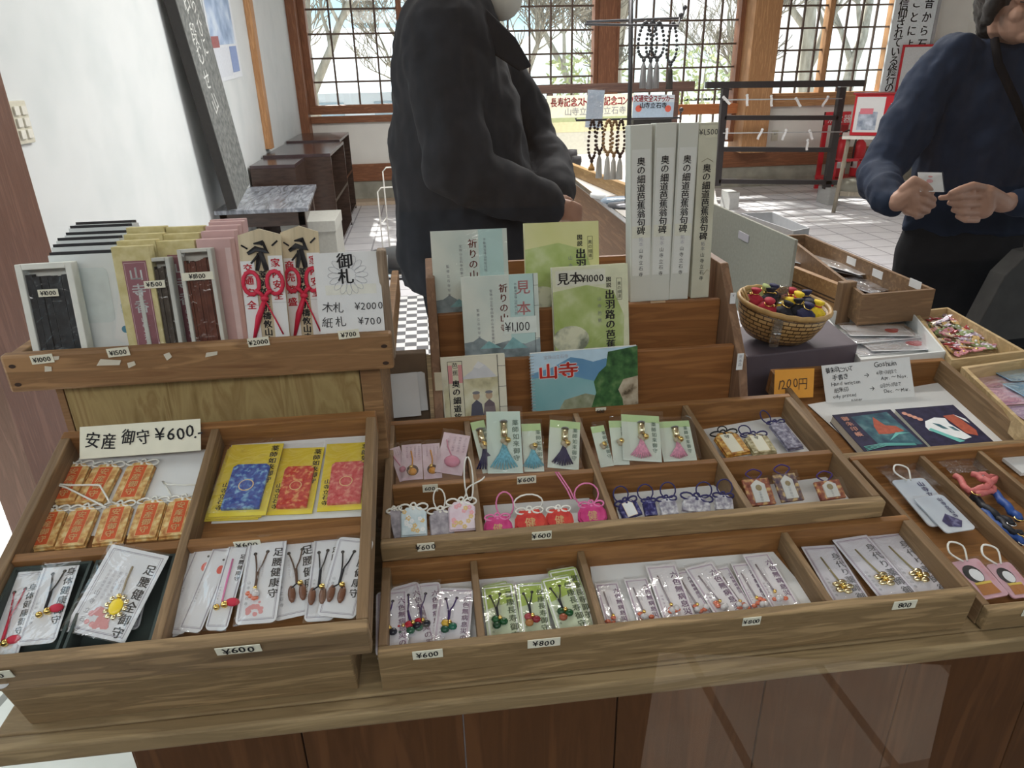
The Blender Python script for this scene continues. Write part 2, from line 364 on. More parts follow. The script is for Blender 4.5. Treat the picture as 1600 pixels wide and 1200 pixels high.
# ---------------------------------------------------------------- outside: ground, trees, houses
slab('ground_rear', -14, 18, YB+.14, 40, -.12, -.02, mottled('bright_ground', [(.3, (.62, .6, .55)), (.7, (.8, .79, .76))], 2, .9))
slab('ground_left', -6, XL-.2, .5, 8, -.12, -.02, STONE)
slab('ground_left_inside', XL-.2, -.52, .5, 2.0, -.005, .002, STONE)
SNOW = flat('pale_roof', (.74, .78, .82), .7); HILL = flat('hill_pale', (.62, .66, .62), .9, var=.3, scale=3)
BARK = mottled('bark', [(.3, (.22, .19, .15)), (.7, (.42, .38, .32))], 14, .9, .2, .4, (1, 1, .25))
def tree(x, y, h, seed, label, spread=1.0, trunk=.16, group=None):
    rnd = random.Random(seed); m = MB(); tw = MB()
    def limb(p, d, L, r, lev):
        pts, rs = [p], [r]; k = 5
        for i in range(k):
            d = (d+Vector((rnd.uniform(-1, 1), rnd.uniform(-1, 1), rnd.uniform(-.5, .7)))*.22).normalized()
            p = p+d*L/k; pts.append(p); rs.append(max(.008, r*(1-.62*(i+1)/k)))
            if lev < 4 and i > 0:
                for _ in range((1, 2, 2, 1)[lev]):
                    sd = (d+Vector((rnd.uniform(-1, 1), rnd.uniform(-.6, .6), rnd.uniform(-.1, .9)))*.95*spread).normalized()
                    limb(p, sd, L*rnd.uniform(.45, .7), rs[-1]*.62, lev+1)
        (m if lev < 2 else tw).tube(pts, rs, BARK, 3 if lev > 2 else (5 if lev > 1 else 7))
    limb(Vector((0, 0, 0)), Vector((rnd.uniform(-.15, .15), 0, 1)), h*.62, trunk, 0)
    t = thing('bare_tree', label, 'tree', Vector((x, y, -.03)), group)
    m.build('trunk', t); tw.build('twigs', t)
tree(-1.5, 11.0, 4.4, 3, 'bare tree with a crooked trunk beyond the left lattice window', 1.1, .15)
tree(3.4, 14.0, 7.5, 8, 'tall bare tree with a straight trunk beyond the glass beside the bead stand', .9, .2)
tree(2.9, 26.0, 8.0, 21, 'slim bare tree farther off, left of the tall straight trunk', 1.0, .14)
tree(6.6, 12.5, 5.0, 12, 'twisted bare tree close outside the right lattice window', 1.4, .17)
tree(9.6, 16.5, 5.5, 5, 'bare tree whose branches fill the right end of the right lattice window', 1.5, .17)
tree(4.6, 22.0, 6.0, 31, 'bare tree behind the pale post between two windows', 1.4, .13)
for tx, ty, th, sd, lb in ((-1.9, 12.2, 3.0, 41, 'low bare tree at the left edge of the left lattice window'), (-.3, 13.6, 3.3, 17, 'low bare tree right of the crooked trunk in the left window'), (1.3, 11.3, 2.9, 52, 'low bare tree beyond the middle window left of the brown post'), (3.0, 11.6, 3.0, 61, 'low bare tree beyond the glass behind the hanging beads'), (4.8, 11.2, 2.9, 71, 'low bare tree at the left of the right lattice window'), (8.0, 19.5, 4.2, 83, 'low bare tree behind the twisted one in the right window')):
    tree(tx, ty, th, sd, lb, 1.3, .09)
def house(x, y, w, d, h, label, roofm, wallm):
    t = thing('house', label, 'house', Vector((x, y, -.03)))
    MB().box(-w/2, w/2, -d/2, d/2, 0, h, wallm).build('wall', t)
    MB().prism([(-d/2-.5, 0), (d/2+.5, 0), (0, 1.3)], -w/2-.4, w/2+.4, roofm, Matrix(((0, 0, 1, 0), (1, 0, 0, 0), (0, 1, 0, h), (0, 0, 0, 1)))).build('roof', t)
    for i in range(3): MB().box(-w*.36+i*w*.27, -w*.36+i*w*.27+w*.14, -d/2-.03, -d/2, h*.45, h*.8, flat('house_glass', (.35, .42, .48), .2)).build('house_window', t)
HW = flat('house_wall', (.66, .67, .70), .8)
house(-.6, 19, 5, 4, 1.0, 'pale low house with a snowy roof beyond the middle window', SNOW, HW)
house(-3.8, 24, 8, 4, 1.3, 'distant pale house seen through the left lattice window', flat('blue_roof', (.55, .66, .76), .6), HW)
def hill():
    m = MB()
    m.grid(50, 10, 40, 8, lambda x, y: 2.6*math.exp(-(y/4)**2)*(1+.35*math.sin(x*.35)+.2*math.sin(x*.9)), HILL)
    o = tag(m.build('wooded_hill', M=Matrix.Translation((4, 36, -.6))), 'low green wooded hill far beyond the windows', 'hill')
hill()
def shrub(x, y, h, seed, label):
    rnd = random.Random(seed); m = MB(); GR = flat('shrub_green', (.42, .44, .22), .8, var=.3)
    for _ in range(420):
        a, b, r = rnd.uniform(0, 6.28), rnd.uniform(0, 1), rnd.random()**.4
        c = Vector((math.cos(a)*r*h*.45, math.sin(a)*r*h*.35, h*(.15+.85*b*(1-.3*r))))
        d = Vector((rnd.uniform(-1, 1), rnd.uniform(-1, 1), rnd.uniform(-1, 1))).normalized()*.09; e = d.orthogonal().normalized()*.04
        m.add([c-d, c+e, c+d, c-e], [(0, 1, 2, 3)], GR)
    t = thing('shrub', label, 'shrub', Vector((x, y, -.03)))
    m.build('foliage', t); MB().tube([(0, 0, 0), (.03, 0, h*.6)], [.04, .015], BARK).build('stem', t)
shrub(3.6, 16.5, 2.0, 4, 'yellow green shrub beyond the glass above the hanging prayer beads')
shrub(6.6, 17.5, 2.2, 9, 'green shrub beyond the right lattice window near the pale post')
# ---------------------------------------------------------------- outside in front: the paving that the counter pane mirrors
slab('ground_front', -9, 11, -7.1, .35, -.08, -.03, flat('near_black_ground', (.012, .010, .010), .9, spec=.1))  # unseen ground, kept near black so little of it mirrors in the pane
struct(MB().prism([(.504, -.44), (1.199, -.30), (.727, .20), (.22, .20)], -.03, 0, tiles('mirror_patch_tiles', (.66, .53, .43), (.60, .48, .39), (.22, .16, .12), .30, .012, .06, .8, spec=.1)).build('ground_mirror_patch'))  # unseen tile patch, outline shaped to give the bright reflection in the pane
def sky_blockers():
    BW = wood('sky_block_wood', (.018, .012, .008), (.045, .03, .02), 'Z', .8, .3, .1)
    slab('wall_sky_block', -9, 11, -7.2, -7.0, -.05, 5.5, BW)  # unseen dark wall added to block the sky from the pane's reflection
    slab('trim_unseen_eave', -3, 6, -1.2, .34, 2.62, 2.70, MATS['ceiling_board'])  # unseen eave, added with the wall to keep sky out of the pane
sky_blockers()
def counter_pane():
    w = struct(MB().box(-1.4, 3.2, .425, .455, .0, .05, TIMBER_X).box(-1.4, 3.2, .425, .455, 2.5, 2.56, TIMBER_X).box(-1.46, -1.4, .42, .46, 0, 2.56, TIMBER).box(3.2, 3.26, .42, .46, 0, 2.56, TIMBER).build('window_4'))
    MB().rect(-1.4, .05, 3.2, 2.5, 0, glassy('counter_glass', (.985, .99, .985), 1.3, .004), Matrix.Translation((0, .44, 0)) @ Matrix.Rotation(math.pi/2, 4, 'X')).build('glass', w)
counter_pane()
# ================================================================ the sales counter and its trays
WD = dict(dark=(.12, .058, .022), light=(.28, .16, .07))
WX = wood('tray_wood_long', WD['dark'], WD['light'], 'X', .6); WY = wood('tray_wood_deep', (.14, .078, .034), (.28, .175, .09), 'Y', .6)
WR = wood('tray_wood_inner', (.165, .066, .018), (.31, .145, .048), 'X', .55)
WF = wood('tray_front_weathered', (.13, .078, .033), (.36, .24, .12), 'X', .65, 1.2)
WFY = wood('tray_edge_weathered', (.115, .07, .033), (.30, .20, .11), 'Y', .65, 1.2)
EDGE = wood('counter_edge_wood', (.16, .10, .045), (.34, .24, .125), 'X', .65, .8)
PANEL = wood('counter_panel_wood', (.068, .026, .008), (.122, .050, .018), 'Z', .6, .4, .2)
PAPER = flat('paper', (.74, .74, .74), .7, var=.02); CREAM = flat('cream_paper', (.74, .71, .58), .7, var=.03)
INK = flat('ink_black', (.018, .017, .02), .6, var=.0); INKG = flat('ink_grey', (.22, .22, .24), .7, var=0); INKR = flat('ink_red', (.62, .03, .05), .6, var=0)
WHITE = flat('white_plastic', (.82, .83, .84), .35)
ZT = .70
def counter():
    t = thing('sales_counter', 'long wooden sales counter with dark panelled front carrying the trays of charms', 'counter', Vector((.6, .62, 0)))
    inv = Matrix.Translation((-.6, -.62, 0))
    MB().prism([(-.515, .622), (2.2, .622), (2.2, 1.44), (1.06, 1.44), (1.06, 1.70), (-.515, 1.70)], ZT-.022, ZT, EDGE, inv).build('worktop', t, bevel=.002)
    m = MB().box(-.525, 2.2, .600, .622, ZT-.024, ZT+.0, EDGE, inv); part_label(m.build('edge_board', t, bevel=.004), 'pale weathered edge board')
    for i in range(13):
        x0 = -.40+i*.2
        MB().box(x0+.0008, x0+.1992, .655, .670, .02, ZT-.024, PANEL, inv).build('front_panel', t, bevel=.0015)
    MB().box(-.41, -.40, .671, 1.65, 0, ZT-.024, PANEL, inv).build('side_panel', t)
    for x, y in ((-.36, 1.60), (2.1, 1.34), (.96, 1.60)): MB().box(x, x+.06, y, y+.06, 0, ZT-.022, PANEL, inv).build('leg', t)
counter()
def price(par, pl, x, y, s, w=.034, h=.013, m=None, ang=0, z=.0, num='price_label', ink=None, sz=.0085):
    """price slip taped on a tray; (x, y, z) in tray coordinates, lettering facing the customer"""
    q = Matrix.Translation((x, y, z)) @ Matrix.Rotation(math.radians(90), 4, 'X') @ Matrix.Rotation(math.radians(ang), 4, 'Z')
    b = MB().box(-w/2, w/2, -h/2, h/2, 0, .0008, m or CREAM)
    b.txt(s, 0, -sz*.45, sz, ink or INK, .0012, jig=.5, bold=.03, align='C')
    return part_label(b.build(num, par, q), 'small price slip reading '+s)
def tray(name, label, pl, x0, x1, V, hgt, dep, xd, rows, thick=.011, front=None, cat='tray', rimz=0.0, back=None, rowh=0.0):
    """open display tray: pl is its rim plane with the origin on the front rim; xd = divider places, rows = cross-divider depths"""
    t = thing(name, label, cat, pl.mat())
    f = front or WF
    MB().box(x0, x1, -thick*.4, thick*.8, -hgt, 0, f).build('front_board', t, bevel=.002)
    MB().box(x0, x1, V-thick, V, -dep-.005, 0, WR).build('back_board', t, bevel=.0015)
    MB().box(x0, x0+thick, thick*.8, V-thick, -dep-.005, 0, WY).build('side_board', t, bevel=.0015)
    MB().box(x1-thick, x1, thick*.8, V-thick, -dep-.005, 0, WY).build('side_board', t, bevel=.0015)
    MB().box(x0+thick, x1-thick, thick*.8, V-thick, -dep-.005, -dep, WR).build('bottom', t)
    for d in xd: MB().box(d-thick*.4, d+thick*.4, thick*.8, V-thick, -dep, -.002, WY).build('divider', t, bevel=.001)
    for r in rows:
        e = [x0+thick]+sum([[d-thick*.4, d+thick*.4] for d in xd], [])+[x1-thick]
        for i in range(0, len(e), 2): MB().box(e[i], e[i+1], r-thick*.45, r+thick*.45, -dep, -.003-rowh, WR).build('cross_divider', t, bevel=.001)
    return t
# planes of the trays (front rim origins)
PA = Plane.tilt((0, .592, .829), 17); PLT = Plane.tilt((0, .623, .763), 6); PUT = Plane.tilt((0, .766, .806), 6)
PR2 = Plane.tilt((0, .619, .735), 6); PR1 = Plane.tilt((0, .945, .768), 10)
TA = tray('display_tray', 'tilted wooden tray at the left end of the counter holding orange charms and white cards', PA, -.508, -.093, .335, .046, .036, (-.309,), (.132,), .013, wood('left_tray_front', (.115, .07, .033), (.33, .215, .11), 'X', .65, 1.2))
TL_ = tray('display_tray', 'wooden tray of four compartments at the counter edge with white and green cards', PLT, -.091, .635, .144, .062, .034, (.027, .169, .452), (), .011)
TU = tray('display_tray', 'wooden tray of eight compartments set above the front tray', PUT, -.091, .598, .292, .027, .043, (.038, .220, .409), (.122,), .012)
TR2 = tray('display_tray', 'wooden tray of narrow lanes at right with pink charms and blue straps', PR2, .655, 1.12, .326, .033, .030, (.777, .880, .985), (), .010)
TR1 = tray('display_tray', 'deep wooden tray lined with white paper holding two dark stamp books', PR1, .640, 1.0, .270, .045, .045, (), (), .012)
def risers():
    m = MB(); b0 = PA.loc(0, 0, -.046)
    top0 = b0.z; y0 = b0.y+.004
    sl = math.tan(math.radians(17))
    pr = [(y0+(top0-ZT)*.28, ZT), (.885, ZT), (.885, top0+(.885-y0)*sl-.002), (y0, top0-.001)]
    m.prism(pr, -.4817, -.119, WF, Matrix(((0, 0, 1, 0), (1, 0, 0, 0), (0, 1, 0, 0), (0, 0, 0, 1))))
    tag(m.build('wedge_riser', bevel=.002), 'weathered wooden wedge under the left tilted tray', 'riser')
    m = MB().box(-.085, .59, .80, 1.05, ZT, .753, WR); tag(m.build('riser_block', bevel=.002), 'plain wooden block under the eight compartment tray', 'riser')
    m = MB().box(.66, .985, .985, 1.20, ZT, .712, WR); tag(m.build('riser_block'), 'low wooden block under the stamp book tray', 'riser')
risers()
price(TA, PA, -.462, -.0065, '1000', z=-.010); price(TA, PA, -.225, -.0065, '¥600', z=-.008, w=.045, sz=.011)
price(TA, PA, -.236, .1255, '¥600', z=-.006, w=.030)
price(TL_, PLT, -.035, -.0052, '¥600', z=-.005, w=.034); price(TL_, PLT, .098, -.0052, '¥800', z=-.006, w=.038)
price(TL_, PLT, .347, -.0052, '¥800', z=-.006, w=.022, sz=.007); price(TL_, PLT, .540, -.0052, '800', z=-.005, w=.030)
price(TU, PUT, -.033, -.0058, '¥600', z=-.006, w=.022); price(TU, PUT, .118, -.0058, '¥600', z=-.004, w=.026)
price(TU, PUT, .115, .1165, '¥600', z=-.006, w=.028); price(TU, PUT, .263, .281, '600', z=-.002, w=.018, sz=.007)
price(TU, PUT, -.025, .1165, '600', z=-.007, w=.022, sz=.007); price(TR2, PR2, .715, -.0048, '¥600', z=-.006, w=.028)
# ================================================================ furniture and things behind the counter
PWL = Plane((XL, 0, 0), (0, 1, 0), (0, 0, 1))
def PY(Y): return Plane((0, Y, 0), (1, 0, 0), (0, 0, 1))
def PZ(z): return Plane((0, 0, z))
def wall_switch():
    t = thing('switch_plate', 'cream plate of rocker switches on the left wall beside the brown door panel', 'switch', Matrix.Translation((XL, 2.612, 1.235)) @ Matrix(((0, 0, 1, 0), (1, 0, 0, 0), (0, 1, 0, 0), (0, 0, 0, 1))))
    IV = flat('ivory', (.62, .60, .50), .4)
    MB().round_rect(.108, .13, .006, 0, .012, IV).build('plate', t, bevel=.002)
    for x in (-.022, .022):
        for y in (-.036, 0, .036): MB().round_rect(.030, .027, .003, .012, .019, flat('rocker', (.74, .73, .66), .3), cx=x, cy=y).build('rocker', t, bevel=.001)
wall_switch()
def leaning_board():
    GB = mottled('weathered_grey_board', [(.3, (.09, .095, .095)), (.55, (.17, .18, .175)), (.75, (.25, .26, .25))], 5, .7, .3, .5, (6, 6, 1.2))
    a, b = Vector((XL+.14, 4.46, .71)), Vector((XL+.06, 4.24, 1.90)); v = (b-a).normalized(); u = Vector((0, 1, 0)); n = u.cross(v).normalized(); u = v.cross(n)
    t = thing('calligraphy_board', 'tall grey weathered board with carved pale brush writing leaning on the left wall', 'board', Matrix(((u.x, v.x, n.x, a.x), (u.y, v.y, n.y, a.y), (u.z, v.z, n.z, a.z), (0, 0, 0, 1))))
    GI = flat('carved_pale', (.62, .64, .62), .8, var=.1)
    m = MB().prism([(0, -.08), (.47, -.08), (.48, .5), (.50, 1.4), (-.0, 1.4), (-.01, .6)], -.03, .012, GB)
    m.txt('ならびに', .33, 1.17, .11, GI, .013, True, jig=1.2); m.txt('石段むせ山', .17, 1.05, .12, GI, .013, True, jig=1.2)
    m.build('board', t, bevel=.004)
    MB().box(-.012, 0, -.08, 1.4, -.04, .016, flat('dark_edge', (.03, .03, .03), .7)).build('edge_strip', t)
leaning_board()
def poster():
    q, w, h = framed(PWL.off(.004), (318, 0), (361, 0), (378, 122), (337, 128))
    m = MB().rect(-w/2, -h/2, w/2, h/2+.12, 0, flat('poster_white', (.72, .75, .80), .5))
    B = mottled('poster_photo', [(.3, (.10, .17, .33)), (.5, (.35, .46, .66)), (.7, (.72, .80, .90))], 5, .4)
    m.rect(-w*.45, -h*.05, w*.42, h/2+.1, .001, B); m.rect(-w*.40, -h*.45, w*.10, -h*.08, .001, flat('poster_pale', (.66, .69, .76), .5)); m.rect(w*.14, -h*.42, w*.42, -h*.08, .001, flat('poster_blue', (.22, .30, .55), .5))
    m.rect(-w*.45, -h*.08, -w*.2, h*.06, .002, flat('poster_red', (.32, .10, .10), .5))
    tag(m.build('poster', M=q.mat()), 'faded blue and white poster taped to the left wall', 'poster')
poster()
DARK = mottled('dark_stained_wood', [(.3, (.028, .017, .014)), (.7, (.060, .036, .028))], 4, .22, .5, .1, (3, 3, 14)); DKT = mottled('dark_polished_top', [(.3, (.035, .022, .025)), (.7, (.07, .045, .05))], 4, .16, .6, .05, (2, 12, 2))
def shelf_unit(x1, y0, y1, z, label, solid=False):
    t = thing('low_shelf', label, 'shelf', Vector((XL+.02, y0, 0)), 'dark low shelves along the left wall')
    w, d = x1-XL-.02, y1-y0; k = .025
    part_label(MB().box(0, w, 0, d, z-k, z, DKT).build('top', t, bevel=.003), 'glossy top')
    MB().box(0, w, 0, k, 0, z-k, DARK).build('side_panel', t, bevel=.002); MB().box(0, w, d-k, d, 0, z-k, DARK).build('side_panel', t, bevel=.002)
    MB().box(0, .015, k, d-k, 0, z-k, DARK).build('back_panel', t)
    MB().box(.015, w, k, d-k, z*.5, z*.5+k, DARK).build('shelf', t); MB().box(.015, w, k, d-k, .03, .05, DARK).build('shelf', t)
    if solid: MB().box(w-.02, w, k, d-k, .05, z-k, DARK).build('door', t)
xa = at_y(460, 258, 5.56).x
shelf_unit(xa, 5.56, 6.05, .755, 'short dark polished cabinet at the near end of the shelves by the left wall', True)
shelf_unit(-.755, 6.06, 7.14, .775, 'dark polished open shelf in the middle of the row along the left wall')
shelf_unit(-.790, 7.15, 8.08, .79, 'dark polished open shelf at the far end of the row under the window')
def bench():
    t = thing('bench', 'dark low table with streaky worn grey top by the left wall', 'table', Vector((XL+.02, 4.48, 0)))
    x1 = at_z(470, 337, .62).x-XL-.02; x2 = at_z(494, 288, .62).x-XL-.02; d = at_z(494, 288, .62).y-4.48
    TG = mottled('worn_grey_top', [(.32, (.10, .11, .13)), (.5, (.22, .24, .28)), (.62, (.36, .39, .44)), (.72, (.14, .15, .17))], 2.2, .25, .5, .1, (7, 1.2, 3), 8, 2.2)
    part_label(MB().prism([(0, 0), (x1, 0), (x2, d), (0, d)], .595, .62, TG).build('table_top', t, bevel=.003), 'streaky grey top')
    MB().box(.02, x1-.03, .03, .05, .51, .594, DARK).build('apron', t); MB().prism([(x1-.05, .05), (x1-.03, .05), (x2-.03, d-.05), (x2-.05, d-.05)], .51, .594, DARK).build('apron', t)
    for px, py in ((x1-.07, .03), (x2-.07, d-.08), (.02, .03), (.02, d-.08)): MB().box(px, px+.045, py, py+.045, 0, .594, DARK).build('leg', t, bevel=.003)
    b = MB().box(-.93, -.60, 4.62, 5.0, 0, .50, flat('grey_carton', (.33, .33, .30), .8)).box(-.935, -.595, 4.615, 5.005, .44, .51, flat('grey_carton_lid', (.38, .38, .35), .8))
    tag(b.build('storage_box', bevel=.003), 'grey lidded box standing under the worn low table', 'box')
bench()
def wire_stand():
    WW = flat('white_wire', (.78, .77, .72), .4)
    t = thing('wire_rack', 'small white wire stand on the floor behind the man in dark jacket', 'rack', Vector((-.36, 5.6, 0)))
    for k, (z, y) in enumerate(((.56, 0), (.68, .22))):
        MB().tube([(-.02+k*.04, y, 0), (-.02+k*.04, y, z-.03), (.01+k*.04, y, z), (.36, y, z), (.39, y, z-.03), (.39, y, 0)], .006, WW).build('wire_loop', t)
    MB().tube([(.0, 0, .30), (.02, .22, .30)], .005, WW).build('crossbar', t); MB().tube([(.36, 0, .30), (.38, .22, .30)], .005, WW).build('crossbar', t)
wire_stand()
def stool():
    c = at_y(640, 398, 2.75); SB = flat('black_vinyl', (.012, .012, .014), .35); CH = flat('chrome', (.75, .76, .78), .12, 1.0)
    t = thing('round_stool', 'round black stool with chrome rim behind the man in dark jacket', 'stool', Vector((c.x, c.y, 0)))
    MB().lathe([(.0, c.z-.05), (.185, c.z-.05), (.195, c.z-.025), (.18, c.z), (.1, c.z+.012), (0, c.z+.014)], SB, 32).build('seat', t)
    MB().tube([(.198*math.cos(a*.2), .198*math.sin(a*.2), c.z-.03) for a in range(32)], .008, CH, closed=True).build('rim', t)
    for a in range(4): MB().tube([(.14*math.cos(a*1.57+.8), .14*math.sin(a*1.57+.8), c.z-.05), (.2*math.cos(a*1.57+.8), .2*math.sin(a*1.57+.8), .014)], .012, CH, 8).build('leg', t)
stool()
def rug():
    m, t, p = _base('woven_rug'); tc = t.nodes.new('ShaderNodeTexCoord'); ck = t.nodes.new('ShaderNodeTexChecker'); ck.inputs['Scale'].default_value = 16
    ck.inputs['Color1'].default_value = (.62, .62, .62, 1); ck.inputs['Color2'].default_value = (.13, .13, .14, 1)
    mp = t.nodes.new('ShaderNodeMapping'); mp.inputs['Scale'].default_value = (1, 1.0, 0); mp.inputs['Location'].default_value = (.003, .003, .02)
    t.links.new(tc.outputs['Object'], mp.inputs['Vector']); t.links.new(mp.outputs['Vector'], ck.inputs['Vector']); t.links.new(ck.outputs['Color'], p.inputs['Base Color']); p.inputs['Roughness'].default_value = .95
    tag(MB().round_rect(1.1, 1.15, .03, 0, .012, m).build('rug', M=Matrix.Translation((.20, 3.98, .001)), bevel=.003), 'grey and white chequered woven rug on the tiled floor behind the counter', 'rug')
rug()
# ---------------------------------------------------------------- fortune-paper rack, fire extinguishers, red box
IRON = flat('dark_iron_frame', (.025, .022, .024), .45, var=.1)
def rack():
    a, b = at_y(1116, 284, 7.16), at_y(1303, 284, 7.16)
    t = thing('fortune_paper_rack', 'black wooden rack with string wires for tied fortune papers before the back wall', 'rack', Vector((2.75, 7.16, 0)))
    def bar(p, q, r, nm='bar'):
        p, q = at_y(*p, 7.16)-Vector((2.75, 7.16, 0)), at_y(*q, 7.16)-Vector((2.75, 7.16, 0)); d = (q-p).normalized(); w = Vector((0, 1, 0)); s = d.cross(w)
        m = MB(); vs = [e+s*i*r+w*j*.03 for e in (p, q) for i, j in ((-1, -1), (1, -1), (1, 1), (-1, 1))]
        m.add(vs, [(0, 1, 2, 3), (7, 6, 5, 4), (0, 4, 5, 1), (1, 5, 6, 2), (2, 6, 7, 3), (3, 7, 4, 0)], IRON); return m.build(nm, t, bevel=.004)
    bar((1103, 133), (1349, 130), .03, 'top_rail'); bar((1133, 138), (1120, 290), .032, 'post'); bar((1316, 136), (1291, 295), .034, 'post')
    bar((1130, 184), (1308, 184), .022, 'rail'); bar((1126, 233), (1300, 234), .022, 'rail'); bar((1121, 283), (1310, 285), .022, 'rail')
    GF = flat('grey_foot', (.35, .35, .34), .8)
    for px in (1122, 1288):
        q = at_z(px, 317, 0); MB().box(q.x-2.75-.05, q.x-2.75+.05, -.12, .12, 0, .17, GF).build('foot', t, bevel=.004)
    WI = flat('grey_string', (.42, .42, .42), .6)
    for y in (154, 206):
        p, q = at_y(1130, y+2, 7.12)-Vector((2.75, 7.16, 0)), at_y(1316, y, 7.12)-Vector((2.75, 7.16, 0)); MB().tube([p, q], .006, WI).build('string', t)
    for i, (x, y, a) in enumerate(((1136, 152, 50), (1168, 152, 10), (1206, 153, 12), (1248, 155, 40), (1290, 154, -25), (1136, 205, 5), (1188, 205, -20), (1226, 206, -15), (1268, 206, 30), (1262, 222, 5))):
        q = at_y(x, y, 7.09); m = MB(); L = .10
        m.grid(.025, L, 1, 5, lambda u, v: .008*math.sin(v*60), PAPER); m.ball((0, L/2, .005), (.016, .012, .012), PAPER, 8)
        tag(m.build('fortune_paper', M=Matrix.Translation(q-Vector((0, 0, L*.3))) @ Matrix.Rotation(math.pi/2, 4, 'X') @ Matrix.Rotation(math.radians(a), 4, 'Z')), 'white fortune paper strip tied to a string of the black rack', 'paper strip', 'fortune papers tied on the rack')
rack()
RED = flat('red_paint', (.55, .015, .03), .35); REDD = flat('dark_red_paint', (.38, .012, .02), .4)
def extinguisher(px, py, Y, s, label):
    o = at_z(px, py, 0) if Y is None else at_y(px, py, Y)
    t = thing('fire_extinguisher', label, 'fire extinguisher', Matrix.Translation((o.x, o.y, .16)) @ Matrix.Diagonal((s, s, s, 1)), 'red fire extinguishers by the back wall')
    MB().lathe([(.0, 0), (.068, 0), (.072, .012), (.072, .34), (.06, .38), (.03, .41), (.02, .43), (0, .43)], RED, 20).build('cylinder', t)
    part_label(MB().lathe([(.073, .10), (.0735, .10), (.0735, .20), (.073, .20)], PAPER, 20).build('label_band', t), 'white label band')
    BK = flat('black_rubber', (.015, .015, .015), .5)
    MB().tube([(0, 0, .42), (0, 0, .47)], .014, BK, 8).build('valve', t); MB().tube([(-.02, 0, .47), (.05, 0, .50), (.09, 0, .49)], .009, BK).build('handle', t)
    MB().tube([(.01, 0, .45), (-.07, -.02, .44), (-.088, -.03, .36), (-.086, -.03, .12)], .010, BK).build('hose', t)
extinguisher(1308, 275, 7.9, 1.0, 'red fire extinguisher nearer the black rack post, left of its twin')
extinguisher(1337, 268, 7.9, .95, 'red fire extinguisher half hidden by the blue sweater, right of its twin')
def ext_stand():
    t = thing('extinguisher_stand', 'red metal stand holding the two fire extinguishers by the back wall', 'stand', Vector((4.85, 8.0, 0)))
    p = [at_y(px, py, 8.0)-Vector((4.85, 8.0, 0)) for px, py in ((1298, 176), (1325, 174), (1345, 250), (1283, 276))]
    z1 = p[0].z
    MB().box(p[0].x, p[0].x+.05, .10, .13, 0, z1, RED).build('post', t); MB().box(p[0].x+.22, p[0].x+.30, .10, .13, 0, z1, REDD).build('post', t)
    s = MB().box(p[0].x, p[0].x+.30, .09, .13, z1-.14, z1, RED); s.txt('消火器', p[0].x+.03, -.0, .07, PAPER, 0, M=Matrix.Translation((0, .088, z1-.11)) @ Matrix.Rotation(math.pi/2, 4, 'X')); s.build('sign_plate', t)
    x0 = p[3].x
    MB().box(x0, x0+.62, -.24, .14, .12, .15, RED).build('shelf', t); MB().box(x0, x0+.62, -.25, -.23, .34, .37, RED).build('front_rail', t)
    for x in (x0, x0+.28, x0+.60): MB().box(x, x+.025, -.25, -.225, 0, .36, RED).build('upright', t)
ext_stand()
def fortune_box():
    Y = 6.7; q, w, h = framed(PY(Y), (1338, 152), (1384, 149), (1366, 212), (1328, 204))
    z0 = at_y(1345, 211, Y).z; x0 = at_y(1328, 205, Y).x
    w, h = .46, .36
    t = thing('fortune_slip_box', 'red fortune slip box with a white picture panel on the wooden stand', 'box', Matrix.Translation((x0, Y, z0)) @ Matrix.Rotation(-.54, 4, 'Z'))
    MB().box(0, w, 0, .3, 0, h, RED).build('box', t, bevel=.006)
    f = Matrix.Translation((0, -.002, 0)) @ Matrix.Rotation(math.pi/2, 4, 'X')
    m = MB().rect(.02, .03, .26, h-.02, 0, PAPER); m.rect(.05, .05, .21, .21, .001, mottled('grey_blue_picture', [(.35, (.22, .27, .36)), (.65, (.62, .68, .78))], 14, .5)); m.rect(.06, .19, .17, .24, .002, flat('pink_strip', (.7, .2, .25), .5))
    m.build('picture_panel', t, f)
    m = MB(); m.txt('おみくじ', .33, h-.06, .06, PAPER, .0008, True); m.build('lettering', t, f)
    MB().box(-.02, w+.02, -.02, .32, h, h+.012, REDD).build('lid', t)
    s = thing('wooden_stand', 'slim weathered wooden stand under the red fortune slip box', 'stand', Matrix.Translation((x0, Y, 0)) @ Matrix.Rotation(-.54, 4, 'Z'))
    GW = wood('grey_stand_wood', (.20, .17, .13), (.36, .32, .25), 'Z', .7)
    MB().box(-.06, w+.1, -.06, .36, z0-.03, z0-.001, flat('stand_top_white', (.7, .69, .64), .5)).build('top', s, bevel=.003)
    for sx, dx in ((.0, -.03), (w, .03)):
        for y in (0, .28): MB().tube([(sx, y, z0-.03), (sx+dx, y+(-.05 if y == 0 else .05), 0)], .026, GW, 4).build('leg', s)
    MB().box(0, w, -.03, -.01, .16, .20, GW).build('stretcher', s)
fortune_box()
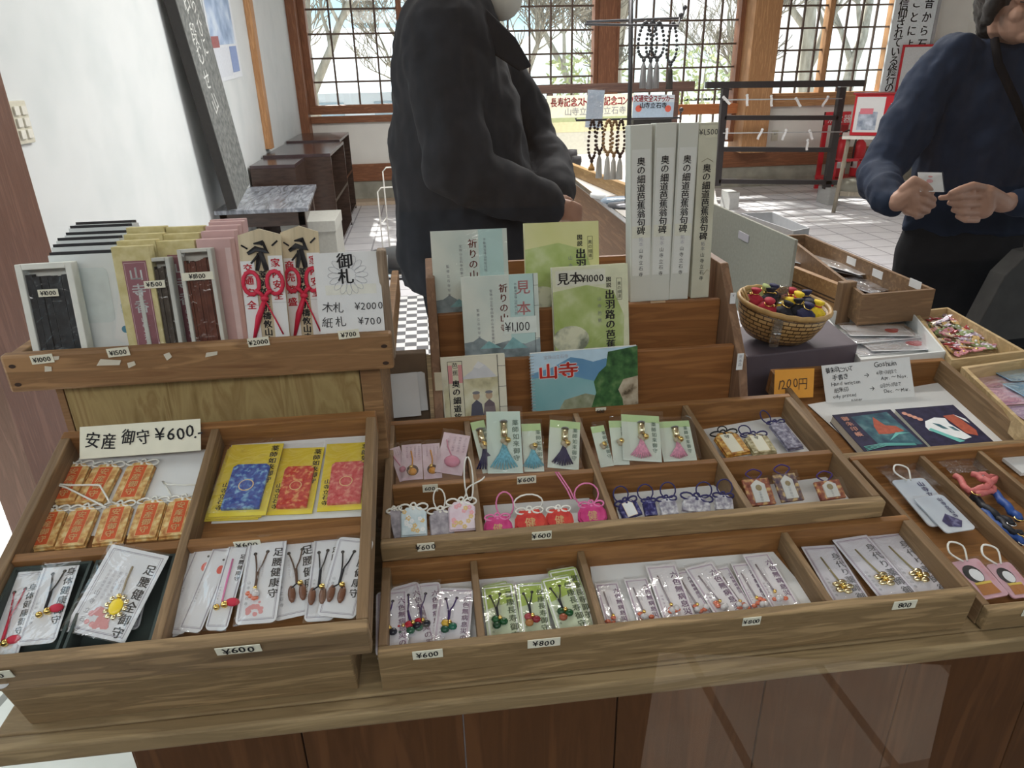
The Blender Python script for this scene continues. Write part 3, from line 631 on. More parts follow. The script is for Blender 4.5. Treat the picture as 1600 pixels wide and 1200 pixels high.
def back_signs():
    q, w, h = framed(PY(8.30), (1400, -4), (1456, -8), (1424, 152), (1374, 150))
    w, h = .50, 1.9
    z0 = at_y(1380, 152, 8.30).z; x0 = at_y(1374, 150, 8.30).x
    t = thing('notice_board', 'tall white notice board with columns of black brush writing by the right window', 'sign', Vector((x0, 8.30, z0)))
    MB().box(0, w, 0, .03, 0, h, flat('board_white', (.74, .80, .84), .5)).build('board', t, bevel=.003)
    part_label(MB().box(w, w+.035, -.01, .04, -.1, h, flat('grey_frame', (.36, .37, .39), .5)).build('frame', t), 'grey side frame')
    f = Matrix.Translation((0, -.002, 0)) @ Matrix.Rotation(math.pi/2, 4, 'X')
    m = MB(); m.txt('昔から石段を', .40, 1.02, .115, INK, .0006, True, step=1.2, bold=.02); m.txt('ことにより煩悩の', .25, 1.02, .115, INK, .0006, True, step=1.2, bold=.02); m.txt('信仰されている修行の霊山で', .10, 1.01, .115, INK, .0006, True, step=.78*1.06, bold=.02); m.rect(.06, 1.06, .44, 1.10, .0006, INK)
    m.build('writing', t, f)
    w2 = .62; a = at_y(1412, 70, 8.26); m = MB().box(0, w2, 0, .012, -.75, 0, RED).box(.025, w2-.025, -.004, .0, -.725, -.025, flat('pale_poster', (.66, .68, .70), .4))
    tag(m.build('framed_poster', M=Matrix.Translation(a)), 'red framed poster half hidden behind the blue sweater', 'poster')
    o = at_y(1210, 212, YB-.001); IV = MATS['ivory']
    t = thing('wall_outlet', 'cream wall outlet on the low back wall behind the black rack', 'outlet', Vector((o.x, YB-.012, o.z)))
    MB().box(-.04, .04, 0, .011, -.06, .06, IV).build('plate', t, bevel=.002); MB().box(-.012, -.006, -.001, 0, .01, .03, INK).box(.006, .012, -.001, 0, .01, .03, INK).build('socket', t)
back_signs()
def stone():
    m = MB().ball((0, 0, .09), (.20, .14, .10), CONCRETE, 12)
    o = at_z(1325, 296, 0); tag(m.build('stone_weight', M=Matrix.Translation((o.x-.18, o.y-.35, 0))), 'rough grey stone on the floor beside the fire extinguisher stand', 'stone')
stone()
def brown_frame():
    BR = wood('brown_frame_wood', (.05, .025, .02), (.11, .06, .045), 'X', .5)
    Y = 6.3; t = thing('wooden_table_frame', 'dark brown wooden frame with thin legs behind the prayer bead stand', 'frame', Vector((2.0, Y, 0)))
    def P(px, py): return at_y(px, py, Y)-Vector((2.0, Y, 0))
    a, b = P(837, 140), P(1086, 134)
    MB().box(a.x, b.x, 0, .05, a.z-.035, a.z+.035, BR).build('top_rail', t, bevel=.003)
    for px in (860, 1057): x = P(px, 150).x; MB().box(x-.025, x+.025, 0, .05, 0, a.z-.036, BR).build('leg', t, bevel=.003)
    MB().box(P(860, 150).x+.026, P(1057, 150).x-.026, .01, .04, .3, .36, BR).build('stretcher', t)
brown_frame()
# ---------------------------------------------------------------- second counter behind, with the prayer beads
ZB = .86
def back_counter():
    p0, p1 = at_z(889, 274, ZB), at_z(992, 352, ZB)
    k = (p1.x-p0.x)/(p1.y-p0.y)
    y0, y1 = 2.25, 5.2; x_at = lambda y: p1.x+(y-p1.y)*k
    BW = wood('back_counter_wood', (.15, .07, .03), (.28, .15, .07), 'Y', .5)
    t = thing('back_counter', 'second narrow counter with pale top running away behind the scroll boxes', 'counter', Vector((x_at(y0), y0, 0)))
    o = Vector((x_at(y0), y0, 0)); w = .26
    fr = at_z(1104, 232, ZB); wf = w+(fr.x-x_at(fr.y)-w)*(y1-y0)/(fr.y-y0)
    MB().prism([(0, 0), (w, 0), (x_at(y1)-o.x+wf, y1-y0), (x_at(y1)-o.x, y1-y0)], ZB-.02, ZB, flat('pale_counter_cloth', (.52, .49, .46), .6)).build('top', t)
    pts = lambda d0, d1, ya=y0, yb=y1: [(x_at(ya)-o.x+d0, ya-o.y), (x_at(ya)-o.x+d1, ya-o.y), (x_at(yb)-o.x+d1, yb-o.y), (x_at(yb)-o.x+d0, yb-o.y)]
    part_label(MB().prism(pts(-.006, 0), ZB-.012, ZB+.003, flat('chrome', (.75, .76, .78), .12, 1.0)).build('metal_edging', t), 'bright metal edging')
    MB().prism(pts(.012, .03, y0, (y0+y1)*.55), .25, ZB-.02, BW).build('side_panel', t)
    part_label(MB().prism(pts(.012, .03, (y0+y1)*.55, y1), .25, ZB-.02, flat('yellowed_board', (.36, .33, .22), .7, var=.15, scale=12)).build('side_panel', t), 'yellowed board')
    for d, y in ((.03, y0+.05), (w-.06, y0+.05), (.03, y1-.1), (w-.06, y1-.1)):
        x = x_at(y)-o.x+d; MB().box(x, x+.04, y-o.y, y-o.y+.04, 0, ZB-.02, BW).build('leg', t)
    q0, q1 = at_z(883, 253, ZB+.05), at_z(985, 292, ZB+.05); d = (q1-q0).normalized(); s = Vector((-d.y, d.x, 0))*.014
    m = MB(); m.prism([(q0+s)[:2], (q0-s)[:2], (q1-s)[:2], (q1+s)[:2]], ZB+.001, ZB+.055, wood('lip_wood', (.22, .12, .04), (.38, .24, .10), 'Y', .5))
    tag(m.build('wooden_strip', bevel=.002), 'long wooden strip lying on the second counter beside the man', 'strip')
back_counter()
def bead_stand():
    Y = 2.75; c = at_y(985, 190, Y)
    MT = flat('grey_metal', (.10, .10, .11), .35, .6)
    t = thing('bead_stand', 'tall metal stand with hooked rods hung with prayer beads on the second counter', 'stand', Vector((c.x, Y, ZB+.001)))
    o = Vector((c.x, Y, ZB+.001)); P = lambda px, py, dy=0: at_y(px, py, Y+dy)-o
    MB().lathe([(0, 0), (.075, 0), (.075, .008), (.012, .016), (0, .016)], MT, 20).build('base', t)
    MB().tube([(0, 0, .01), P(985, 120), P(986, -10)], .0085, MT, 8).build('pole', t)
    for a, b in (((916, 34), (1066, 28)), ((914, 38), (1060, 40))):
        dy = -.03 if b[1] == 40 else .03
        p, q = P(*a, dy), P(*b, dy); m = MB().tube([p, q, q+Vector((.006, 0, .03))], .0045, MT); m.ball(q+Vector((.007, 0, .033)), .009, MT); m.build('rod', t)
    p, q = P(900, 188), P(1062, 184); m = MB().tube([p+Vector((0, 0, .008)), p, q, q+Vector((.004, 0, .025))], .004, MT); m.ball(q+Vector((.004, 0, .028)), .009, MT); m.build('lower_rod', t)
    return Y
YBD = bead_stand()
BEADM = {'grey': flat('grey_bead', (.07, .075, .085), .25), 'dark': flat('dark_brown_bead', (.045, .018, .01), .3), 'tan': flat('tan_bead', (.30, .17, .07), .35)}
TASM = {'grey': mottled('grey_tassel', [(.3, (.22, .22, .23)), (.7, (.5, .5, .51))], 30, .8, .2, .4, (6, 6, .5)), 'dark': mottled('dark_tassel', [(.3, (.05, .05, .05)), (.7, (.16, .15, .14))], 30, .8, .2, .4, (6, 6, .5)), 'tan': mottled('tan_tassel', [(.3, (.25, .12, .04)), (.7, (.48, .27, .09))], 30, .8, .2, .4, (6, 6, .5)), 'pale': mottled('pale_tassel', [(.3, (.42, .41, .38)), (.7, (.62, .61, .58))], 30, .8, .2, .4, (6, 6, .5))}
def beads(px, y0, y1, y2, wpx, kind, tas, label, dy=0.0, r=.0062):
    Y = YBD+dy; o = at_y(px, y0, Y); h = (at_y(px, y0, Y)-at_y(px, y1, Y)).z; w = (at_y(px+wpx, y0, Y)-at_y(px, y0, Y)).x; ht = (at_y(px, y1, Y)-at_y(px, y2, Y)).z
    t = thing('prayer_beads', label, 'prayer beads', o, 'prayer beads hung on the metal stand'); m = MB()
    n = max(14, int((2*h+w)/(r*1.75))); 
    for i in range(n):
        a = 2*math.pi*i/n; m.ball((w/2*math.sin(a)*(1-.12*math.cos(a)), .006*math.sin(a*2), -h/2+h/2*math.cos(a)), r, BEADM[kind], 6)
    m.build('bead_loop', t)
    q = MB().ball((0, 0, -h-.008), .008, BEADM[kind], 8).lathe([(.003, -h-.012), (.009, -h-.03), (.012, -h-ht*.7), (.013, -h-ht), (.004, -h-ht)], TASM[tas], 10); q.build('tassel', t)
beads(1009, 35, 90, 138, 20, 'grey', 'grey', 'grey prayer beads hanging leftmost on the upper rod', -.03)
beads(1020, 33, 91, 139, 16, 'grey', 'grey', 'grey prayer beads hanging second from left on the upper rod', .03)
beads(1030, 35, 90, 138, 18, 'grey', 'grey', 'grey prayer beads hanging third from left on the upper rod', -.03)
beads(1052, 36, 97, 139, 15, 'grey', 'dark', 'grey prayer beads with dark tassel near the ball tip of the upper rod', .0)
beads(926, 188, 248, 266, 11, 'dark', 'tan', 'dark brown prayer beads with tan tassel at the left end of the lower rod', 0, .0062)
beads(938, 188, 236, 278, 10, 'dark', 'pale', 'dark brown prayer beads with pale tassel, second on the lower rod', .02, .006)
beads(951, 188, 238, 280, 14, 'tan', 'pale', 'tan prayer beads hanging in front, third on the lower rod', -.02, .0065)
beads(961, 188, 240, 280, 12, 'tan', 'pale', 'tan prayer beads hanging fourth on the lower rod', .015, .006)
beads(971, 188, 241, 280, 12, 'dark', 'pale', 'dark prayer beads touching the white scroll boxes, fifth on the lower rod', -.01, .006)
def back_counter_goods():
    PY3 = PY(4.6)
    q, w, h = framed(PY3, (855, 150), (993, 146), (993, 203), (855, 208))
    m = MB().box(-w/2, w/2, -h/2, h/2, -.012, 0, flat('cream_sign', (.66, .65, .52), .6)); m.rect(-w/2, -h*.22, w/2, -h*.10, .0005, flat('olive_band', (.38, .42, .22), .6)); m.rect(-w/2, -h*.5, w/2, -h*.22, .0005, flat('straw_band', (.62, .58, .36), .6))
    m.txt('長寿記念ストラップ記念コンパクト', -w*.46, h*.22, h*.2, INKR, .001, sx=.72, bold=.03); m.txt('山寺立石寺', -w*.3, -h*.02, h*.17, INKG, .001); m.txt('寺立石寺', w*.05, -h*.02, h*.17, INKG, .001)
    tag(m.build('sign_board', M=q.mat()), 'wide cream sign with red lettering standing behind the bead stand', 'sign')
    q, w, h = framed(PY(3.9), (990, 148), (1054, 148), (1052, 184), (988, 184))
    z0 = q.o.z-h/2
    m = MB().box(-w/2, w/2, -h/2, h/2, -.008, 0, flat('sky_sign', (.42, .53, .66), .6)); m.rect(-w/2, h*.18, w/2, h/2, .0005, flat('sky_sign_pale', (.62, .68, .74), .6)); m.txt('交通安全ステッカー', 0, h*.22, h*.23, INKR, .001, sx=.74, bold=.04, align='C'); m.txt('山寺立石寺', 0, -h*.06, h*.2, INK, .001, bold=.03, align='C')
    for s in (-1, 1): m.disc(s*w*.36, -h*.1, h*.15, .0008, flat('seal_red', (.66, .12, .08), .6))
    tag(m.build('sign_board', M=q.mat()), 'pale blue sign with red lettering and two red seals under the hanging tassels', 'sign')
    ap, bp = at_y(990, 187, 3.9), at_y(1050, 187, 3.9)
    m = MB().box(ap.x, bp.x, 3.9, 4.0, ZB+.001, ap.z-.002, flat('black_stand', (.02, .02, .02), .5)); tag(m.build('sign_block', bevel=.003), 'dark block under the pale blue sign on the second counter', 'block')
    ap, bp = at_y(856, 206, 4.6), at_y(992, 206, 4.6)
    m = MB().box(ap.x, bp.x, 4.6, 4.66, ZB+.001, ap.z-.004, flat('cream_stand', (.55, .54, .46), .6)); tag(m.build('sign_block'), 'pale block under the wide cream sign on the second counter', 'block')
    q, w, h = framed(PY(4.72), (864, 168), (876, 162), (878, 238), (866, 240))
    m = MB().box(-w/2, w/2, -h/2, h/2, -.002, 0, PAPER); m.txt('立石寺', 0, h*.4, w*.5, INKG, .0006, True)
    tag(m.build('price_card', M=q.mat()), 'tall narrow white card standing beside the man on the second counter', 'card')
    q, w, h = framed(PY(4.05), (925, 140), (950, 142), (930, 256), (904, 256))
    t = thing('plastic_packet', 'clear plastic packet with a grey blue insert leaning before the cream sign', 'packet', q.mat())
    MB().box(-w/2, w/2, 0, h/2, -.004, 0, flat('grey_blue_insert', (.40, .48, .58), .5)).build('insert', t); MB().rect(-w*.55, -h*.5, w*.55, h*.52, .002, glassy('cellophane', (.97, .97, .98), 1.6, .08, .9, 30, veil=.05)).build('sleeve', t)
    for i, (px, py, s) in enumerate(((893, 240, .035), (901, 247, .028))):
        o = at_z(px, py+14, ZB); tag(MB().lathe([(0, 0), (s*.7, 0), (s, s), (s*.9, s*2), (0, s*2.1)], INK, 14).build('black_cup', M=Matrix.Translation(o+Vector((0, 0, .001)))), ('black rounded cup on the second counter beside the jacket sleeve', 'smaller black cup beside the rounded cup on the second counter')[i], 'cup')
    o = at_z(968, 316, ZB)
    t = thing('magnifier', 'clear oval magnifier with a white handle lying on the second counter', 'magnifier', o+Vector((0, 0, .001)))
    MB().lathe([(0, 0), (.075, 0), (.082, .008), (.06, .02), (0, .024)], flat('clear_blue', (.32, .40, .50), .1, coat=1), 24, sy=.7).build('lens', t)
    MB().tube([(-.05, .04, .012), (-.09, .11, .014)], .011, PAPER, 8).build('handle', t)
    for i, (px, py) in enumerate(((890, 230), (899, 236), (909, 233))):
        o = at_z(px, py, ZB); m = MB().box(-.05, .05, -.002, .002, 0, .10-.015*i, PAPER)
        tag(m.build('price_card', M=Matrix.Translation(o+Vector((0, 0, .001))) @ Matrix.Rotation(-.8+.2*i, 4, 'Z') @ Matrix.Rotation(.5, 4, 'X')), ('white card leaning among the goods nearest the jacket sleeve', 'white card leaning just behind the nearest card', 'white card leaning farthest back beside the cream sign')[i], 'card')
back_counter_goods()
# ================================================================ goods in the trays
rnd = random.Random(11)
SLEEVE = glassy('clear_sleeve', (.995, .995, 1), 2.6, .09, .55, 22)
GOLD = flat('gold_metal', (.80, .56, .18), .22, 1.0, var=.02); PALEGOLD = flat('pale_gold_metal', (.80, .68, .42), .2, 1.0, var=.02); SILVER = flat('silver_metal', (.72, .72, .74), .18, 1.0)
CORDK = flat('black_cord', (.015, .014, .018), .7); CORDW = flat('white_cord', (.78, .76, .70), .7); CORDP = flat('purple_cord', (.05, .02, .12), .7); CORDR = flat('red_cord', (.50, .02, .05), .6); CORDN = flat('navy_cord', (.025, .02, .10), .6); CORDPK = flat('pink_cord', (.72, .20, .40), .6)
WCARD = flat('lilac_white_card', (.68, .66, .71), .6, var=.02); WCARD2 = flat('white_card_stock', (.71, .71, .73), .6, var=.02); GREYLINE = flat('print_grey', (.30, .28, .33), .6, var=0); PRINTR = flat('print_pale_red', (.68, .30, .30), .6, var=0); PRINTS = flat('print_soft_grey', (.44, .42, .46), .6, var=0)
def sleeve(par, w, h, z=.0022, amp=.0012, seed=None, m=None, y=0):
    k = rnd.uniform(0, 9)
    mb = MB(); mb.grid(w, h, 6, 12, lambda a, b: z+amp*(1+math.sin(a*170+k)*math.sin(b*110+k*2))+amp*.9*mnoise.noise(Vector((a*60, b*60, k))), m or SLEEVE)
    return mb.build('clear_sleeve', par, Matrix.Translation((0, y, 0)))
def small_text(m, x, y, n, cols, size, mat, dx):
    base = '御守身体健康無病息災心願成就山寺立石寺家内安全祈願'
    for c in range(cols):
        k = rnd.randrange(0, 10); m.txt(base[k:k+n], x-c*dx, y, size, mat, .0007, True, step=1.1)
def place(q, lift): return q.mat(q.o+q.n*lift)
def wcard(q, w, h, lift, label, title='足腰健康守', group=None, base=None, border=None, tmat=None, tsize=.11, cord=None, charm='gold', red=False, line=.0008, small=2, fork=True, tx=.32, sl=True, lower=None, ty=.36, corner=.006, cat='charm card', topband=None, cx=-.12, cl=.42, dot=False):
    """charm card in a clear sleeve: printed card, forked strap, charm and sleeve"""
    t = thing('charm_card', label, cat, place(q, lift), group)
    m = MB(); b = base or WCARD; bd = border or GREYLINE
    m.round_rect(w, h, corner, 0, .0006, b)
    if topband: m.poly([(-w*.47, h*.48), (w*.47, h*.48), (w*.47, h*.18), (-w*.47, h*.06)], .00065, topband)
    if bd is not False:
        m.outline(-w*.44, -h*.46, w*.44, h*.46, line, .0007, bd); m.outline(-w*.405, -h*.445, w*.405, h*.445, line*.5, .0007, bd)
    m.txt(title, w*tx, h*ty, min(h*tsize*1.15, w*.26), tmat or INK, .0008, True, step=1.12, bold=.03)
    if small: small_text(m, -w*.02, h*.22, 8, small, w*.055, PRINTS, w*.09)
    m.txt('山寺立石寺', -w*.31, -h*.02, w*.09, tmat or INKG, .0008, True, step=1.6)
    if dot: m.disc(w*.25, h*.22, w*.16, .0009, flat('red_dot', (.70, .10, .07), .5), 12, w*.22); m.disc(w*.22, h*.34, w*.06, .0009, INK, 8)
    if red:
        for _ in range(14): m.disc(rnd.uniform(-.25, .22)*w, rnd.uniform(-.40, -.24)*h, w*rnd.uniform(.03, .08), .0008+rnd.random()*.0002, PRINTR, 7)
    m.build('card', t)
    if cord:
        m = MB(); x0 = w*cx; y0 = h*.30
        L = h*cl
        if fork:
            m.tube(smooth([(x0-w*.15, y0, .001), (x0-w*.05, y0-L*.45, .0022), (x0, y0-L, .0025)]), .0009, cord, 5); m.tube(smooth([(x0+w*.16, y0+h*.02, .001), (x0+w*.09, y0-L*.3, .0022), (x0+w*.01, y0-L*.55, .003), (x0, y0-L, .0035)]), .0009, cord, 5)
            m.tube([(x0, y0-L*.55, .003), (x0, y0-L, .003)], .0016, cord, 6)
            m.ball((x0-w*.15, y0, .0008), (.0022, .0022, .0006), INK, 8); m.ball((x0+w*.16, y0+h*.02, .0008), (.0022, .0022, .0006), INK, 8)
        else: m.tube([(x0, y0, .001), (x0+w*.03, y0-L*.5, .0022), (x0+w*.09, y0-L, .003)], .0011, cord, 6)
        m.build('strap', t)
        cxx, cyy = (x0 if fork else x0+w*.09), y0-L
        m = MB()
        if charm == 'gold': m.ball((cxx+.004, cyy-.004, .0045), .0042, GOLD, 10); m.ball((cxx-.004, cyy-.007, .004), .0036, GOLD, 10); m.ball((cxx+.012, cyy-.001, .004), (.008, .005, .003), CORDR, 10)
        elif charm == 'sandal':
            for s in (-1, 1): m.ball((cxx+s*.006, cyy-.012, .004), (.0045, .011, .003), flat('brown_charm', (.16, .07, .04), .3), 10); m.tube([(cxx, cyy, .004), (cxx+s*.006, cyy-.006, .006)], .0008, CORDK)
            m.ball((cxx+.004, cyy-.001, .005), .0035, GOLD, 10)
        elif charm == 'gourd':
            for k, c in enumerate((lower or [(.02, .02, .03), (.45, .02, .04), (.03, .10, .06)])):
                a = k*2.1; m.ball((cxx+.006*math.cos(a), cyy-.006+.005*math.sin(a), .004), (.0055, .005, .0035), flat('charm_%d_%d_%d' % tuple(int(v*99) for v in c), c, .2), 10)
            m.ball((cxx+.002, cyy-.002, .006), .0032, GOLD, 8)
        elif charm == 'flower':
            for k in range(5): a = k*1.257; m.ball((cxx+.008*math.cos(a), cyy-.006+.008*math.sin(a), .0035), (.0062, .0045, .0028), PALEGOLD, 8)
            m.ball((cxx, cyy-.006, .005), .004, GOLD, 8)
        elif charm == 'medal':
            for k in range(10): a = k*.628; m.ball((cxx+.010*math.cos(a), cyy-.012+.012*math.sin(a), .003), (.0032, .0032, .0016), PALEGOLD, 6)
            m.ball((cxx, cyy-.012, .003), (.0075, .0095, .0025), flat('yellow_enamel', (.82, .60, .04), .25), 14); m.ball((cxx-.002, cyy-.001, .003), .003, GOLD, 8)
        elif charm == 'coral':
            CO = flat('coral_glass', (.60, .14, .07), .1, coat=1); CG = flat('clear_bead', (.55, .52, .52), .05, coat=1)
            for k in range(4): m.ball((cxx+rnd.uniform(-.009, .009), cyy-rnd.uniform(0, .012), .003), (.004, .003, .0026), CO, 8)
            for k in range(2): m.ball((cxx+rnd.uniform(-.006, .01), cyy-rnd.uniform(.004, .012), .004), .0042, CG, 10)
            m.ball((cxx, cyy, .004), .0025, GOLD, 8)
        m.build('charm', t)
    if sl: sleeve(t, w*1.05, h*1.04)
    return t
# ---------------------------------------------------------------- left tray, upper left: orange easy-birth charms
BROC = mottled('gold_orange_brocade', [(.35, (.42, .17, .05)), (.5, (.62, .36, .12)), (.65, (.75, .58, .28))], 130, .5, .4, .3, (1, 1, 1), 3)
OSTRIP = flat('orange_red_strip', (.62, .10, .025), .55, var=.1, scale=200); GOLDTX = flat('gold_print', (.80, .58, .28), .5, var=0)
def knot(m, cord, w=.018, r=.0013, y=0.0, z=.006):
    for s in (-1, 0, 1):
        c = (s*w*.62, y+(.0 if s else .003)); rx, ry = (w*.40, w*.24) if s else (w*.18, w*.16)
        m.tube([(c[0]+rx*math.cos(a*.524), c[1]+ry*math.sin(a*.524), z+.0008*math.sin(a)) for a in range(12)], r, cord, 5, True)
    m.ball((0, y-w*.14, z), (w*.16, w*.12, .002), cord, 8)
def pouch(q, w, h, lift, label, body, strip=None, text='', cord=None, group=None, cat='charm', tmat=None, thick=.006, ring=None, chamf=.22, name='cloth_charm', blossoms=None):
    t = thing(name, label, cat, place(q, lift), group)
    c = w*chamf; m = MB(); pts = [(-w/2, -h/2), (w/2, -h/2), (w/2, h/2-c), (w/2-c, h/2), (-w/2+c, h/2), (-w/2, h/2-c)]
    m.prism(pts, .0, thick*.35, body); m.prism([(x*.94, y*.95) for x, y in pts], thick*.35, thick, body)
    if strip:
        m.rect(-w*.25, -h*.42, w*.25, h*.40, thick+.0002, strip); m.outline(-w*.25, -h*.42, w*.25, h*.40, .0005, thick+.0003, GOLDTX)
    if blossoms:
        for bm in blossoms:
            for _ in range(7):
                x, y = rnd.uniform(-.36, .36)*w, rnd.uniform(-.4, .34)*h
                for k in range(5): m.disc(x+w*.055*math.cos(k*1.257), y+w*.055*math.sin(k*1.257), w*.042, thick+.0003+rnd.random()*.0002, bm, 6)
    if text: m.txt(text, 0, h*.36, min(h*.17, w*.36), tmat or GOLDTX, thick+.0006, True, step=1.08, bold=.02)
    m.build('pouch', t, bevel=.0012)
    if cord:
        m = MB(); knot(m, cord, w*.55, .0014, h/2-.001, thick*.8)
        if ring: m.tube([(ring[0]*math.cos(a*.42-1.57)+ring[2], h/2+ring[1]+ring[1]*math.sin(a*.42-1.57), thick*.6+ring[3]*(1+math.sin(a*.42-1.57))) for a in range(15)], .0011, cord, 5, True)
        m.build('knotted_cord', t)
    return t
FA = PA.off(-.0345)
OM = [((106, 732), (143, 726), 'orange brocade charm at the left end of the back row', -8), ((152, 731), (194, 728), 'orange brocade charm in mid back row under the white cord', -4), ((204, 728), (247, 725), 'orange brocade charm at the right end of the back row', -2)]
for tl, tr, lb, sk in OM:
    q, w, h = topped(FA, tl, tr, .068, sk); pouch(q, .037, h, .001, lb+' in the left tray', BROC, OSTRIP, '安産御守', CORDW, 'orange brocade charms')
OM2 = [((68, 803), (105, 797), 'leftmost'), ((116, 799), (158, 794), 'second from left'), ((169, 795), (209, 789), 'third from left'), ((222, 788), (263, 783), 'fourth from left'), ((273, 784), (305, 780), 'rightmost')]
for tl, tr, lb in OM2:
    q, w, h = topped(FA, tl, tr, .062, -3); pouch(q, .035, h, .001, 'orange brocade charm, '+lb+' of the front row in the left tray', BROC, OSTRIP, '安産御守', CORDW, 'orange brocade charms')
def loose_cord():
    q = [PA.off(-.022).at(*p) for p in ((172, 786), (158, 762), (152, 758), (112, 758), (90, 757), (75, 762), (78, 759), (98, 760), (130, 775), (166, 793))]
    tag(MB().tube(smooth(q), .0013, CORDW, 6).build('loose_cord'), 'loose white cord loop lying across the orange charms', 'cord')
    q = [PA.off(-.030).at(*p) for p in ((312, 757), (290, 758), (262, 757), (254, 752), (262, 764), (268, 775))]
    tag(MB().tube(q, .0012, CORDW, 6).build('loose_cord'), 'thin white cord lying on the white paper at the right of the orange charms', 'cord')
loose_cord()
def liner(pl, pts, label):
    p = [pl.at(*a) for a in pts]; m = MB(); m.add(p, [tuple(range(len(p)))], PAPER); m.add([a-pl.n*.0006 for a in p], [tuple(range(len(p)))[::-1]], PAPER)
    return tag(m.build('paper_liner'), label, 'paper')
liner(PA.off(-.0350), [(112, 716), (326, 702), (300, 835), (55, 838)], 'white paper lining the left tray under the orange charms')
liner(PA.off(-.0350), [(362, 694), (582, 680), (574, 806), (330, 818)], 'pale paper lining the left tray under the yellow packets')
def handsign(pl, quad, label, lines, base, thick=.0006, name='hand_sign', cat='sign', extra=None):
    q, w, h = framed(pl, *quad); m = MB().box(-w/2, w/2, -h/2, h/2, -thick, 0, base)
    for s, x, y, sz, mat, kw in lines: m.txt(s, x*w, y*h, sz*h, mat, .0008, **kw)
    if extra: extra(m, w, h)
    return tag(m.build(name, M=q.mat()), label, cat)
SIGN1 = Plane.tilt(PA.loc(0, .285, -.024), 58)
handsign(SIGN1, ((113, 667), (305, 656), (322, 702), (136, 718)), 'cream hand lettered price sign reading 600 yen standing behind the orange charms', [('安産', -.44, -.16, .40, INK, dict(jig=.8, bold=.02, sx=.85)), ('御守', -.15, -.12, .38, INK, dict(jig=.8, bold=.02, sx=.82)), ('¥600.-', .12, -.08, .40, INK, dict(jig=.6, bold=.015))], CREAM)
# upper right: yellow packets with brocade charms
YEL = mottled('yellow_gold_card', [(.3, (.62, .44, .04)), (.55, (.78, .62, .06)), (.75, (.86, .74, .14))], 9, .55)
def brocade(n, a, b, c): return mottled(n, [(.36, a), (.52, b), (.66, c)], 150, .4, .5, .4, (1, 1, 1), 3)
BBLUE = brocade('blue_brocade', (.02, .05, .30), (.03, .10, .42), (.22, .45, .66)); BRED = brocade('red_brocade', (.50, .02, .02), (.62, .06, .04), (.78, .40, .16)); BPINK = brocade('pink_brocade', (.58, .06, .07), (.66, .12, .13), (.76, .32, .24))
def yellow_pack(pl, quad, lift, label, broc=None):
    q, w, h = framed(pl, *quad); t = thing('charm_packet', label, 'charm packet', place(q, lift), 'yellow charm packets')
    m = MB().box(-w/2, w/2, -h/2, h/2, 0, .001, YEL)
    m.txt('薬師如来御守', w*.36, h*.47, h*.085, INK, .0013, True, bold=.03); m.txt('山寺立石寺', -w*.37, -h*.05, h*.07, INK, .0013, True, bold=.03)
    small_text(m, -w*.08, h*.44, 7, 2, h*.042, flat('print_olive', (.35, .25, .05), .6, var=0), w*.16)
    m.build('card', t)
    if broc:
        m = MB(); a, b, c = w*.34, h*.30, w*.07; m.prism([(-a, -b), (a, -b), (a, b-c), (a-c, b), (-a+c, b), (-a, b-c)], .001, .006, broc)
        m.disc(0, 0, w*.14, .0064, GOLDTX, 16); m.disc(0, 0, w*.12, .0066, broc, 16)
        m.build('brocade_pouch', t, Matrix.Translation((w*.03, -h*.13, 0)), bevel=.001)
    sleeve(t, w*1.03, h*1.02, .0085 if broc else .002)
    return t
PYK = PA.off(-.033)
yellow_pack(PYK, ((355, 703), (425, 701), (412, 812), (320, 816)), .0008, 'yellow charm packet at the bottom of the stack left of the blue one')
yellow_pack(PYK, ((358, 702), (431, 700), (417, 811), (325, 815)), .0036, 'yellow charm packet directly beneath the blue brocade one')
yellow_pack(PYK, ((362, 701), (438, 699), (425, 810), (331, 814)), .0065, 'yellow charm packet with blue brocade pouch', BBLUE)
yellow_pack(PYK, ((439, 702), (504, 701), (492, 803), (421, 807)), .0012, 'yellow charm packet with red brocade pouch', BRED)
yellow_pack(PYK, ((511, 697), (583, 692), (573, 798), (496, 801)), .0020, 'yellow charm packet with pink brocade pouch at the right', BPINK)
# lower left: two dark boxes with white cards
GBOX = flat('dark_green_box', (.035, .05, .045), .6)
def low_box(x0, x1, y0, y1, label):
    t = thing('shallow_box', label, 'box', PA.off(-.0355).mat()); h = .026; k = .003
    MB().box(x0, x1, y0, y1, 0, .002, GBOX).build('base', t)
    for nm, b in (('side', (x0, x0+k, y0, y1)), ('side', (x1-k, x1, y0, y1)), ('side', (x0+k, x1-k, y1-k, y1)), ('side', (x0+k, x1-k, y0, y0+k))): MB().box(*b, .002, h, GBOX).build(nm, t)
low_box(-.493, -.409, .012, .124, 'dark green shallow box at the left holding cards with red and black straps'); low_box(-.405, -.317, .012, .124, 'dark green shallow box beside the first holding the card with the yellow medal')
PC = Plane.tilt(PA.loc(0, .016, -.030), 24)
q, w, h = topped(PC, (20, 893), (70, 889), .135, 3); wcard(q, w, h, .001, 'white charm card with a red strap at the far left of the tray', '身体健康御守', base=WCARD2, cord=CORDR, charm='gold', cx=-.05)
q, w, h = framed(PC, (82, 876), (141, 871), (80, 1008), (22, 1014)); wcard(q, w, h, .005, 'white charm card with a black strap and red bead in the dark green box', '身体健康御守', base=WCARD2, cord=CORDK, charm='gold', cx=-.02)
q, w, h = framed(PC, (206, 890), (252, 886), (205, 985), (160, 990)); wcard(q, w, h, .001, 'white charm card lying flat under the slanted medal card', '足腰健全御守', base=WCARD2)
